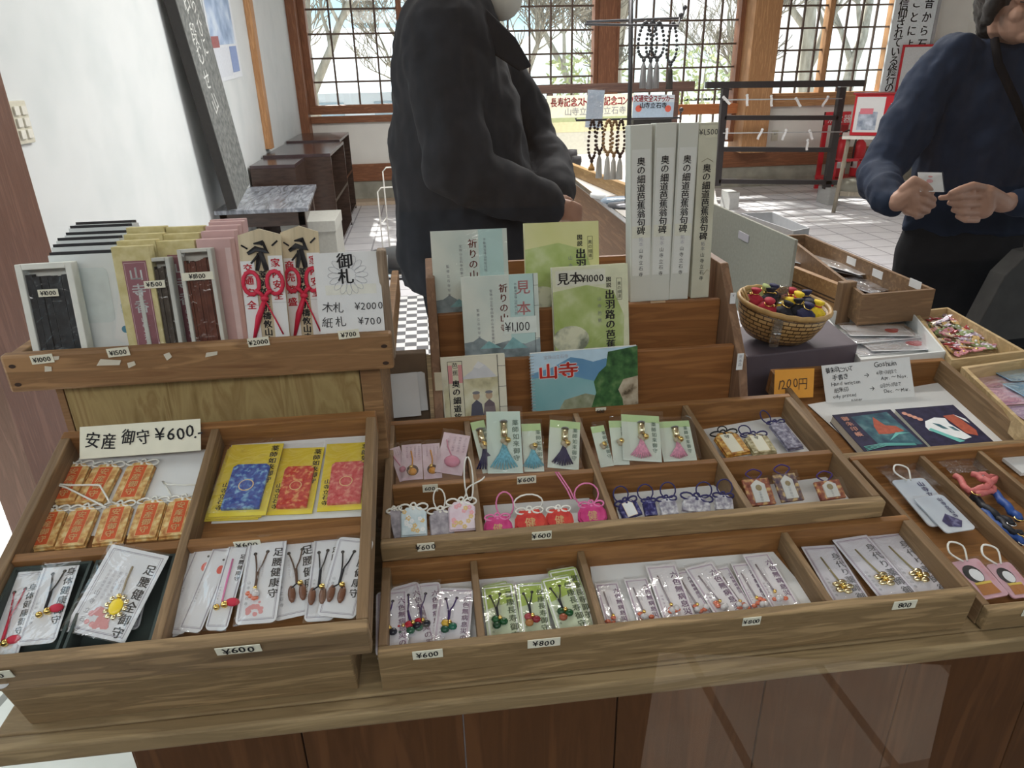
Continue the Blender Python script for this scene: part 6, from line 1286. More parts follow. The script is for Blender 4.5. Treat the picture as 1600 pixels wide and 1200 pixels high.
tag_card(((1402, 752), (1448, 748), (1500, 820), (1440, 826)), PL5, .001, 'pale blue charm card in clear sleeve, nearer the back of the lane', BWC, bluep)
tag_card(((1435, 782), (1478, 778), (1514, 832), (1464, 842)), PL5, .006, 'pale blue charm card with navy picture lying over another', BWC, bluep, False)
PPC = flat('pink_tag', (.66, .40, .46), .4)
def doll(m, w, h):
    m.disc(-w*.08, h*.12, w*.30, .0026, INK, 18, h*.24); m.disc(-w*.02, h*.08, w*.20, .003, WHITE, 16, h*.17); m.poly([(-w*.28, -h*.1), (w*.24, -h*.1), (w*.30, -h*.42), (-w*.34, -h*.42)], .0026, flat('ochre_print', (.45, .18, .05), .5)); m.rect(-w*.3, -h*.16, w*.26, -h*.1, .003, flat('yellow_sash', (.75, .55, .1), .5)); m.txt('山寺立石寺', w*.38, h*.40, h*.10, PRINTR, .003, True)
PL6 = Plane.tilt(PR2.loc(0, .010, -.026), 14)
tag_card(((1500, 880), (1540, 872), (1560, 936), (1512, 944)), PL6, .003, 'pink charm tag with a doll picture at the front of the lane', PPC, doll)
tag_card(((1550, 882), (1584, 880), (1612, 932), (1570, 940)), PL6, .001, 'pink charm tag with a doll picture behind the price slip', PPC, doll)
def strap(pts, r, col, label, ring=None):
    P = [PR2.off(z-.030).at(px, py) for px, py, z in pts]; t = thing('strap_charm', label, 'strap', P[0], 'braided straps in the middle lane'); o = P[0]
    Q = []
    for i in range(len(P)-1):
        for k in range(5): Q.append(P[i].lerp(P[i+1], k/5)-o+Vector((.0025*math.sin(i*3+k*1.3), .0025*math.cos(i*2+k*1.3), .0015*math.sin(k*2))))
    Q.append(P[-1]-o); MB().tube(Q, r, col, 7).build('braid', t)
    m = MB(); e = Q[-1]; m.tube([e+Vector((.006*math.cos(a*.63), .006*math.sin(a*.63), .002)) for a in range(10)], .0012, ring or SILVER, 5, True); m.build('clasp', t)
SAL = flat('salmon_braid', (.56, .15, .14), .6, bump=.3, scale=220); BLKB = flat('black_braid', (.012, .012, .018), .6); BLUB = flat('blue_braid', (.02, .07, .28), .55)
strap([(1494, 745, .012), (1515, 768, .016), (1540, 762, .020), (1556, 748, .014), (1530, 742, .020)], .0052, SAL, 'salmon pink braided strap looped at the back of the lane', SILVER)
strap([(1520, 742, .020), (1545, 752, .024), (1552, 768, .016), (1525, 772, .018)], .005, SAL, 'second salmon pink braided strap crossing over the first', GOLD)
strap([(1520, 778, .010), (1550, 800, .014), (1580, 820, .014)], .006, BLKB, 'black braided strap under the salmon ones', SILVER)
strap([(1550, 768, .012), (1574, 790, .018), (1592, 812, .016)], .006, BLUB, 'bright blue braided strap beside the black one', GOLD)
strap([(1535, 800, .010), (1565, 826, .016), (1598, 850, .014)], .0055, BLUB, 'blue braided strap running to the frame edge', SILVER)
strap([(1560, 812, .018), (1578, 828, .022), (1596, 836, .018)], .0045, BLKB, 'short black strap with a gold clasp lying on top', GOLD)
def lane3():
    q, w, h = framed(FR2, (1565, 716), (1605, 712), (1632, 740), (1590, 744)); tag(MB().box(-w/2, w/2, -h/2, h/2, 0, .006, PAPER).build('paper_slip', M=q.mat()), 'white paper slip at the back of the right narrow lane', 'paper')
lane3()
# purple block with the basket
def block():
    z = .820; a, b, c = at_z(1167, 557, z), at_z(1341, 538, z), at_z(1290, 497, z); d = a+(c-b)
    PB_ = flat('purple_grey_cover', (.105, .082, .10), .6, var=.08, scale=30)
    m = MB().prism([p[:2] for p in (a, b, c, d)], ZT+.001, z, PB_); tag(m.build('display_block', bevel=.003), 'purple grey covered block carrying the woven basket', 'block')
    return z
ZBK = block()
def basket():
    c = at_z(1222, 537, ZBK); c = Vector((c.x, c.y+.02, ZBK+.001))
    m, t_, p = _base('basket_weave'); tc = t_.nodes.new('ShaderNodeTexCoord'); b = t_.nodes.new('ShaderNodeTexBrick'); mp = t_.nodes.new('ShaderNodeMapping')
    sep = t_.nodes.new('ShaderNodeSeparateXYZ'); at = t_.nodes.new('ShaderNodeMath'); at.operation = 'ARCTAN2'; cb = t_.nodes.new('ShaderNodeCombineXYZ'); mu = t_.nodes.new('ShaderNodeMath'); mu.operation = 'MULTIPLY'; mu.inputs[1].default_value = .09
    t_.links.new(tc.outputs['Object'], sep.inputs[0]); t_.links.new(sep.outputs['Y'], at.inputs[0]); t_.links.new(sep.outputs['X'], at.inputs[1]); t_.links.new(at.outputs[0], mu.inputs[0]); t_.links.new(mu.outputs[0], cb.inputs['X']); t_.links.new(sep.outputs['Z'], cb.inputs['Y'])
    b.inputs['Scale'].default_value = 1; b.inputs['Brick Width'].default_value = .020; b.inputs['Row Height'].default_value = .0085; b.inputs['Mortar Size'].default_value = .0012; b.inputs['Color1'].default_value = (.42, .25, .09, 1); b.inputs['Color2'].default_value = (.55, .36, .15, 1); b.inputs['Mortar'].default_value = (.07, .035, .012, 1)
    bp = t_.nodes.new('ShaderNodeBump'); bp.inputs['Distance'].default_value = .003; bp.inputs['Strength'].default_value = .8
    t_.links.new(cb.outputs[0], b.inputs['Vector']); t_.links.new(b.outputs['Color'], p.inputs['Base Color']); t_.links.new(b.outputs['Fac'], bp.inputs['Height']); bp.invert = True; t_.links.new(bp.outputs['Normal'], p.inputs['Normal']); p.inputs['Roughness'].default_value = .45
    RM = flat('basket_rim_cane', (.46, .29, .11), .45, var=.15, scale=60)
    M_ = Matrix.Translation(c+Vector((-.008, .004, .012))) @ Matrix.Rotation(math.radians(-10), 4, 'Z') @ Matrix.Rotation(math.radians(8), 4, 'Y') @ Matrix.Rotation(math.radians(7), 4, 'X') @ Matrix.Diagonal((.93, .98, 1.08, 1))
    t = thing('woven_basket', 'woven cane basket of little coloured cloth pouches on the purple block', 'basket', M_)
    MB().lathe([(.0, 0), (.064, 0), (.078, .014), (.090, .038), (.096, .066), (.091, .066), (.085, .042), (.072, .018), (.058, .008), (0, .008)], m, 40, sy=.82, sx=1.05).build('bowl', t)
    MB().tube([(.096*1.05*math.cos(a*.1571), .096*.82*math.sin(a*.1571), .068+.0008*math.sin(a*3)) for a in range(40)], .0055, RM, 8, True).build('rim', t)
    h = MB()
    for s in (-1, 1): h.tube([(-.09+s*.004, -.02, .070), (-.098, 0, .082+s*.003), (-.09+s*.004, .022, .070)], .003, RM, 6)
    h.build('handle', t)
    cols = {'black': (.012, .012, .02), 'yellow': (.80, .58, .03), 'red': (.40, .02, .04), 'navy': (.02, .02, .07), 'green': (.35, .42, .16)}
    spots = [(-.070, -.005, 'red'), (-.050, .03, 'green'), (-.045, -.03, 'red'), (-.030, .005, 'black'), (-.02, .04, 'navy'), (.0, -.01, 'yellow'), (.022, .035, 'red'), (.028, .008, 'yellow'), (-.015, -.045, 'black'), (.022, -.035, 'black'), (.055, .02, 'navy'), (.050, -.012, 'black'), (.058, -.030, 'yellow'), (.030, -.052, 'navy')]
    rank = {}
    nms = {'red': ('at the left rim', 'near the left front', 'behind the yellow ones'), 'green': ('at the back left rim',), 'black': ('left of the tall clear clip', 'at the front rim', 'in front of the yellow pouch', 'near the right rim'), 'navy': ('at the back', 'at the right rim', 'at the front right rim'), 'yellow': ('beneath the tall clear clip', 'right of the tall clear clip', 'at the right front rim')}
    for x, y, cn in spots:
        k = rank.get(cn, 0); rank[cn] = k+1; pm = flat('pouch_'+cn, cols[cn], .75, var=.2, scale=160, bump=.4)
        tt = thing('cloth_pouch', '%s cloth pouch %s of the woven basket' % (cn, nms[cn][k]), 'pouch', M_ @ Matrix.Translation((x, y, .050+.006*rnd.random())) @ Matrix.Rotation(rnd.uniform(0, 6), 4, 'Z') @ Matrix.Rotation(rnd.uniform(-.4, .4), 4, 'X') @ Matrix.Diagonal((1.32, 1.32, 1.05, 1)), 'cloth pouches in the basket')
        b_ = MB(); b_.lathe([(0, 0), (.012, .001), (.0175, .008), (.016, .017), (.007, .023), (.005, .026), (.0085, .031), (.009, .034), (.0, .034)], pm, 12, sx=1.0, sy=.85); b_.build('bag', tt)
        MB().tube([(.0062*math.cos(a*.63), .0055*math.sin(a*.63), .025) for a in range(10)], .0012, GOLD if cn != 'yellow' else CORDR, 5, True).ball((.009, 0, .024), .0026, GOLD, 6).build('tie', tt)
    for k, (px, py, py2, lb) in enumerate(((1222, 446, 500, 'tall clear plastic clip standing up from the basket'), (1214, 500, 542, 'clear plastic clip gripping the front basket rim'))):
        q, w, h = framed(PY(c.y-.02-.055*k), (px-8, py), (px+8, py), (px+4, py2), (px-10, py2)); t2 = thing('plastic_clip', lb, 'clip', q.mat())
        CP = glassy('clear_clip', (.86, .88, .88), 2.2, .08, .3, 60, veil=.12)
        MB().round_rect(w, h, w*.2, -.001, .001, CP).build('arm', t2); MB().round_rect(w*.9, h*.4, w*.2, .002, .004, CP, cy=h*.28).build('arm', t2); MB().tube([(-w*.4, 0, .003), (w*.4, 0, .003)], .002, SILVER, 8).build('pin', t2)
basket()
def boxtray(name, label, z, quad, dep, wall, m, cat='tray', base=None, sup=True):
    pts = [at_z(px, py, z) for px, py in quad]; o = pts[3]; P = [Vector((p.x-o.x, p.y-o.y)) for p in pts]; c = sum(P, Vector((0, 0)))/4
    t = thing(name, label, cat, Vector((o.x, o.y, z))); nm = ('back_board', 'side_board', 'front_board', 'side_board')
    I = []
    for i in range(4):
        e1 = (P[i]-P[i-1]).normalized(); e2 = (P[(i+1) % 4]-P[i]).normalized(); I.append(P[i]+(e2-e1).normalized()*wall*1.35)
    for i in range(4):
        j = (i+1) % 4; s = .0004; a, b, c_, d = P[i], P[j], I[j], I[i]
        MB().prism([a+(c_-a)*0, b, c_, d], -dep, 0, m).build(nm[i], t)
    MB().prism(I, -dep, -dep+.006, base or m).build('bottom', t)
    return t, I, o
LTW = wood('light_wood', (.40, .27, .12), (.60, .44, .24), 'X', .55, .7); WCD = flat('white_card_box', (.70, .71, .70), .6, var=.02)
boxtray('white_tray', 'white card tray of clear packets between the basket block and the candy tray', .800, ((1283, 487), (1418, 478), (1478, 549), (1345, 562)), .045, .004, WCD)
boxtray('wooden_tray', 'light wooden tray of small foil charms at the far right', .797, ((1426, 486), (1481, 480), (1604, 549), (1487, 563)), .04, .008, LTW)
boxtray('wooden_tray', 'light wooden tray of pink and blue packets at the right edge', .790, ((1502, 573), (1612, 558), (1752, 664), (1618, 682)), .035, .008, LTW)
def supports():
    m = MB(); pts = [at_z(px, py, .800) for px, py in ((1290, 490), (1416, 482), (1472, 545), (1350, 557))]; m.prism([p[:2] for p in pts], ZT+.001, .754, GREYB); tag(m.build('support_box'), 'plain box under the white card tray', 'box')
    pts = [at_z(px, py, .797) for px, py in ((1434, 488), (1478, 484), (1594, 547), (1492, 558))]; m = MB().prism([p[:2] for p in pts], ZT+.001, .756, GREYB); tag(m.build('support_box'), 'plain box under the tray of foil charms', 'box')
    pts = [at_z(px, py, .79) for px, py in ((1512, 576), (1606, 563), (1742, 662), (1626, 676))]; m = MB().prism([p[:2] for p in pts], ZT+.001, .754, GREYB); tag(m.build('support_box'), 'plain box under the tray of pink and blue packets', 'box')
supports()
PKT_ = Plane((0, 0, .765))
def packet(quad, z, label, group, base, mark=None, tilt=0, n=0, lift=0):
    q, w, h = framed(PZ(z), *quad); t = thing('clear_packet', label, 'packet', q.mat() @ Matrix.Rotation(math.radians(tilt), 4, 'X'), group); m = MB().round_rect(w, h, min(w, h)*.06, 0, .0012, base); m.outline(-w*.46, -h*.42, w*.46, h*.42, .0012, .0014, GREYLINE)
    if mark: m.disc(w*.22, -h*.05, min(w, h)*.2, .0016, mark, 12, min(w, h)*.2); m.disc(w*.30, h*.05, min(w, h)*.12, .0018, flat('rose_print', (.75, .16, .2), .5), 10)
    m.build('card', t); sleeve(t, w*1.08, h*1.12, .003)
GP = 'clear packets in the white tray'
for k, (qd, z, mk, lb) in enumerate(((((1310, 540), (1400, 530), (1440, 548), (1345, 556)), .762, None, 'clear packet at the bottom front of the white tray'), (((1345, 528), (1450, 526), (1462, 546), (1352, 550)), .768, INKR, 'clear packet with a red mark at the front right of the white tray'), (((1318, 522), (1420, 514), (1440, 528), (1335, 538)), .773, None, 'clear packet across the middle of the white tray'), (((1290, 492), (1385, 484), (1400, 504), (1310, 512)), .768, flat('tan_print', (.5, .25, .12), .5), 'clear packet with a tan picture at the back of the white tray'), (((1318, 508), (1418, 510), (1420, 524), (1322, 526)), .780, INKR, 'clear packet with red roses lying on top in the white tray'))):
    packet(qd, z, lb, GP, WCARD2, mk)
def foil():
    cols = [('pink', (.62, .28, .32)), ('gold', (.62, .42, .18)), ('red', (.42, .06, .07)), ('cream', (.66, .56, .44)), ('green', (.28, .34, .16)), ('lilac', (.52, .42, .52))]
    protos = []
    for n, c in cols:
        t = thing('foil_charm', '%s foil wrapped charm in the pile of the light wooden tray' % n, 'charm', Vector((0, 0, -5)), '%s foil charms in the light wooden tray' % n)
        m = MB(); fm = flat('foil_'+n, c, .35, .1, .5, .25, 200); m.round_rect(.020, .014, .003, 0, .004, fm)
        for s in (-1, 1): m.prism([(s*.010, -.003), (s*.018, -.006), (s*.017, .006), (s*.010, .003)], .001, .003, fm)
        m.build('wrapper', t, bevel=.001); MB().ball((0, 0, .004), (.0035, .003, .0018), GOLD if n in ('cream', 'pink') else WHITE, 8).build('charm', t); protos.append(t)
    A, B, C, D = [at_z(px, py, .765) for px, py in ((1428, 508), (1478, 500), (1566, 550), (1492, 562))]
    k = 0
    for i in range(15):
        for j in range(6):
            u, v = (j+rnd.uniform(.2, .8))/6, (i+rnd.uniform(.2, .8))/15; p = (A.lerp(B, u)).lerp(D.lerp(C, u), v); z = .767+.012*rnd.random()+.010*math.sin(u*3.14)*math.sin(v*3.14)
            M_ = Matrix.Translation((p.x, p.y, z)) @ Matrix.Rotation(rnd.uniform(0, 6.28), 4, 'Z') @ Matrix.Rotation(rnd.uniform(-.5, .5), 4, 'X') @ Matrix.Rotation(rnd.uniform(-.5, .5), 4, 'Y')
            if k < len(protos): protos[k].matrix_world = M_
            else: copy_thing(protos[rnd.randrange(len(protos))], M_)
            k += 1
foil()
PINKPK = mottled('pink_packet', [(.35, (.60, .26, .38)), (.55, (.74, .50, .58)), (.7, (.80, .72, .74))], 18, .35, .5, 0, (1, 5, 1)); BLUEPK = mottled('blue_packet', [(.35, (.18, .36, .52)), (.65, (.42, .60, .70))], 14, .35); LILPK = mottled('lilac_packet', [(.35, (.36, .22, .42)), (.65, (.68, .56, .66))], 16, .35, .5, 0, (1, 5, 1))
for qd, z, b, lb in ((((1502, 588), (1582, 582), (1612, 604), (1530, 610)), .762, PINKPK, 'pink packet at the back left of the right edge tray'), (((1535, 572), (1600, 566), (1650, 592), (1580, 596)), .768, BLUEPK, 'blue packet at the back of the right edge tray'), (((1535, 608), (1610, 604), (1640, 628), (1560, 634)), .767, PINKPK, 'striped pink packet in the middle of the right edge tray'), (((1565, 600), (1630, 596), (1672, 622), (1612, 626)), .773, BLUEPK, 'smaller blue packet lying over the pink ones'), (((1570, 636), (1650, 630), (1690, 656), (1606, 662)), .763, LILPK, 'lilac striped packet at the front of the right edge tray')):
    packet(qd, z, lb, 'packets in the right edge tray', b)
# back right: brown tray with foil bags, book rest, grey divider, grey carton
boxtray('wooden_tray', 'brown wooden tray of shiny bags with paper tabs behind the basket', .86, ((1226, 367), (1260, 366), (1462, 452), (1348, 461)), .075, .010, wood('brown_tray_wood', (.13, .07, .035), (.27, .16, .08), 'X', .6))
def tabs():
    for k, (px, py) in enumerate(((1330, 408), (1371, 428), (1430, 444))):
        q = at_x(px, py, 1.166); m = MB().box(-.0006, .0006, -.022, .022, -.010, .010, PAPER); tag(m.build('paper_tab', M=Matrix.Translation(q)), ('white paper tab on the right inner wall of the brown tray, farthest', 'white paper tab on the right inner wall of the brown tray, middle', 'white paper tab on the right inner wall of the brown tray, nearest')[k], 'tab')
tabs()
FOILM = mottled('silver_print_bag', [(.35, (.10, .10, .12)), (.48, (.55, .56, .60)), (.7, (.72, .73, .76))], 45, .2, .6, .3, metal=.3)
def bags():
    for qd, z, lb, m_ in ((((1242, 396), (1262, 392), (1345, 434), (1318, 444)), .815, 'long white and blue sleeve lying in the brown tray', flat('pale_blue_sleeve', (.55, .60, .65), .25)), (((1262, 400), (1290, 398), (1350, 428), (1330, 434)), .825, 'long clear sleeve beside the white one in the brown tray', WHITE), (((1318, 438), (1350, 432), (1400, 452), (1345, 462)), .812, 'silver printed bag at the front of the brown tray', FOILM), (((1350, 440), (1385, 436), (1425, 450), (1385, 458)), .803, 'silver printed bag at the right front of the brown tray', FOILM)):
        packet(qd, z, lb, 'bags in the brown tray', m_)
bags()
def book_rest():
    a, b = at_z(1238, 416, .86), at_z(1322, 449, .86); WO = wood('orange_brown_rest', (.26, .13, .05), (.42, .24, .10), 'Y', .5)
    d = (b-a); L = d.length; u = d.normalized(); n = Vector((0, 0, 1)); v = n.cross(u)
    M_ = Matrix(((u.x, v.x, 0, a.x), (u.y, v.y, 0, a.y), (u.z, v.z, 1, a.z), (0, 0, 0, 1)))
    t = thing('book_rest', 'orange brown wooden rest with grooved face and end post beside the grey divider', 'rest', M_)
    m = MB().box(0, L-.02, -.004, .012, -.085, 0, WO)
    m.box(0, L-.02, -.0045, -.004, -.040, -.036, flat('groove_dark', (.06, .03, .015), .8)); m.box(0, L-.02, -.0045, -.004, -.048, -.045, MATS['groove_dark']); m.build('face_board', t, bevel=.002)
    MB().box(L-.019, L+.002, -.012, .03, -.095, .012, wood('dark_end_post', (.16, .09, .05), (.28, .17, .09), 'Z', .6)).build('end_post', t, bevel=.003)
    MB().box(0, L-.02, .0125, .028, -.085, -.06, WO).build('foot', t)
book_rest()
def divider():
    a, b = at_y(1241, 375, 1.62), at_y(1238, 452, 1.62); xx = .5*(a.x+b.x); far = at_x(1115, 318, xx); GD = flat('grey_green_board', (.29, .29, .245), .75, var=.08, scale=120)
    z0 = ZT+.001
    Mx = Matrix(((0, 0, 1, xx), (1, 0, 0, 0), (0, 1, 0, 0), (0, 0, 0, 1)))
    m = MB().prism([(1.62, z0), (1.62, a.z), (far.y, far.z), (far.y, z0)], -.004, .004, GD); m.box(1.95, 2.02, far.z-.06, far.z-.045, -.0055, -.004, PAPER)
    mm = MB().prism([(1.62, z0), (1.62, a.z), (far.y, far.z), (far.y, z0)], -.004, .004, GD, Mx); mm.round_rect(.07, .022, .004, -.0062, -.0042, PRINTS, cx=far.y-.25, cy=far.z-.05, M=Mx)
    tag(mm.build('grey_divider', bevel=.001), 'large grey green board standing on edge right of the scroll boxes', 'board')
divider()
boxtray('carton', 'open pale grey carton behind the grey board', .86, ((1158, 333), (1207, 331), (1265, 356), (1240, 361)), .09, .004, flat('pale_grey_carton', (.52, .53, .55), .6), 'box')
def side_table():
    t = thing('side_table', 'plain brown table carrying the brown tray, rest and grey carton', 'table', Vector((.95, 1.78, 0)))
    TW = wood('side_table_wood', (.12, .06, .03), (.22, .12, .06), 'X', .5)
    MB().box(.02, .30, .0, .80, .73, .755, TW).build('top', t, bevel=.003)
    for x in (.04, .25): 
        for y in (.04, .72): MB().box(x, x+.04, y, y+.04, 0, .73, TW).build('leg', t)
side_table()
# ================================================================ the two people
SKIN = mottled('skin', [(.35, (.34, .19, .132)), (.65, (.44, .26, .19))], 14, .55, .3)
def cloth(name, c, var=.18):
    return flat(name, c, .85, var=var, scale=18, bump=.25, spec=.2)
def loft(m, rings, mat, n=28):
    """closed body of elliptical rings: (centre, half width, half depth)"""
    vs = []
    for c, rx, ry in rings:
        for k in range(n): a = 2*math.pi*k/n; vs.append((c.x+rx*math.cos(a), c.y+ry*math.sin(a), c.z))
    L = len(rings); fs = [(i*n+k, i*n+(k+1) % n, (i+1)*n+(k+1) % n, (i+1)*n+k) for i in range(L-1) for k in range(n)]
    fs += [tuple(range(n))[::-1], tuple((L-1)*n+k for k in range(n))]
    if rings[0][0].z > rings[-1][0].z: fs = [f[::-1] for f in fs]
    m.add(vs, fs, mat, True)
def chain(m, pts, mat, n=12):
    for (a, ra), (b, rb) in zip(pts[:-1], pts[1:]): m.cone(a, b, ra, rb, mat, n)
def silhouette(rows, Y, depth):
    out = []
    for py, xl, xr, d in rows:
        a, b = at_y(xl, py, Y), at_y(xr, py, Y); out.append(((a+b)/2, (b-a).length/2, d))
    return out
def man():
    Y = 2.06; foot = at_y(725, 420, Y)
    t = thing('person', 'person in a dark jacket and white face mask facing right behind the counter', 'person', Vector((foot.x, Y, 0))); O = Vector((foot.x, Y, 0))
    P = lambda px, py, dy=0: at_y(px, py, Y+dy)-O
    def rings(rows): return [(c-O, rx, ry) for c, rx, ry in silhouette(rows, Y, 0)]
    # body: head, neck, torso core, arms, legs
    b = MB(); hc = P(748, -52); chest = P(725, 120)
    b.ball(hc+Vector((-.012, 0, .02)), (.098, .078, .105), SKIN, 20); b.ball(hc+Vector((.045, 0, -.055)), (.050, .052, .055), SKIN, 16)
    b.ball(hc+Vector((.098, 0, -.02)), (.018, .013, .022), SKIN, 8); b.ball(hc+Vector((.075, 0, .018)), (.02, .05, .014), SKIN, 8)
    for s in (-1, 1): b.ball(hc+Vector((-.012, s*.078, -.012)), (.022, .010, .032), SKIN, 8)
    chain(b, [(hc+Vector((-.015, 0, -.05)), .056), (P(712, 20), .062)], SKIN); chain(b, [(P(715, 40), .10), (P(720, 250), .12), (P(722, 400), .11)], SKIN)
    chain(b, [(P(700, 78, -.11), .05), (P(708, 258, -.22), .04), (P(850, 322, -.20), .03)], SKIN); chain(b, [(P(770, 70, .14), .05), (P(838, 222, .16), .042), (P(872, 250, .05), .03)], SKIN)
    for s in (-1, 1): chain(b, [(P(725, 410, s*.09), .075), (Vector((P(722, 410).x, s*.10, .48)), .055), (Vector((P(722, 410).x, s*.10, .09)), .038)], SKIN); b.cone(Vector((P(722, 410).x-.02, s*.10, .05)), Vector((P(722, 410).x+.13, s*.10, .035)), .04, .035, SKIN)
    w = P(862, 326, -.19)
    b.ball(w+Vector((.028, 0, -.004)), (.042, .022, .030), SKIN, 12)
    for k in range(4):
        z = .018-.014*k; a = w+Vector((.050, -.012+.004*k, z-.004)); chain(b, [(a, .0095), (a+Vector((.026, .012, -.012)), .0088), (a+Vector((.030, .026, -.028)), .0078), (a+Vector((.020, .032, -.038)), .007)], SKIN, 8)
    chain(b, [(w+Vector((.010, .01, .02)), .011), (w+Vector((.035, .03, .024)), .010), (w+Vector((.058, .036, .014)), .008)], SKIN, 8)
    remesh(b.build('body', t), .006, 6)
    # jacket
    J = cloth('jacket_charcoal', (.020, .021, .026)); j = MB()
    loft(j, rings(((-22, 690, 752, .085), (-8, 652, 760, .15), (20, 632, 770, .21), (50, 619, 780, .225), (90, 610, 790, .225), (130, 605, 800, .22), (180, 606, 815, .21), (240, 609, 826, .20), (300, 613, 832, .20), (360, 619, 836, .20), (415, 624, 838, .20), (440, 628, 836, .19))), J)
    chain(j, [(P(690, 62, -.12), .10), (P(698, 150, -.18), .096), (P(712, 250, -.235), .088), (P(735, 280, -.24), .08), (P(800, 305, -.225), .066), (P(852, 318, -.20), .056)], J)
    chain(j, [(P(762, 80, .12), .09), (P(812, 170, .16), .075), (P(842, 226, .15), .066), (P(866, 262, .02), .060), (P(868, 300, -.10), .055)], J)
    chain(j, [(P(700, 0, -.09), .05), (P(745, 22, -.10), .045), (P(782, 72, -.07), .022)], J)
    remesh(j.build('jacket', t), .011, 4, .5, .045, .13)
    # collar, mask, hair, trousers, shoes
    c = MB(); c.prism([(0, 0), (.11, -.10), (.150, -.165), (.118, -.175), (.03, -.12), (-.06, -.03)], -.012, .006, J, Matrix(((1, 0, 0, P(728, -4).x), (0, 0, -1, -.135), (0, 1, 0, P(728, -4).z), (0, 0, 0, 1)))); c.build('collar', t, bevel=.006)
    MK = flat('mask_cloth', (.66, .64, .58), .8, var=.05, scale=30, bump=.3); m = MB(); m.ball(hc+Vector((.056, 0, -.062)), (.056, .060, .062), MK, 20)
    for s in (-1, 1): m.tube([hc+Vector((.05, s*.058, -.04)), hc+Vector((.0, s*.082, -.02)), hc+Vector((-.02, s*.084, .0))], .0025, MK, 5)
    m.build('face_mask', t)
    HR = flat('hair_black', (.012, .010, .010), .5, var=.3, scale=90, bump=.4); h = MB(); h.ball(hc+Vector((-.028, 0, .035)), (.102, .086, .105), HR, 22); h.ball(hc+Vector((-.06, 0, -.02)), (.055, .07, .07), HR, 16); remesh(h.build('hair', t), .008, 3, .5, .01, .02)
    TR = cloth('trousers_black', (.013, .013, .015)); g = MB()
    for s in (-1, 1): chain(g, [(P(724, 400, s*.085), .135), (Vector((P(722, 410).x, s*.10, .50)), .095), (Vector((P(722, 410).x, s*.10, .09)), .075)], TR)
    remesh(g.build('trousers', t), .011, 5, .5, .02, .2)
    for s in (-1, 1): sh = MB(); sh.ball((P(722, 410).x+.05, s*.10, .045), (.145, .055, .044), flat('shoe_black', (.01, .01, .01), .5), 14); sh.build('shoe', t)
man()
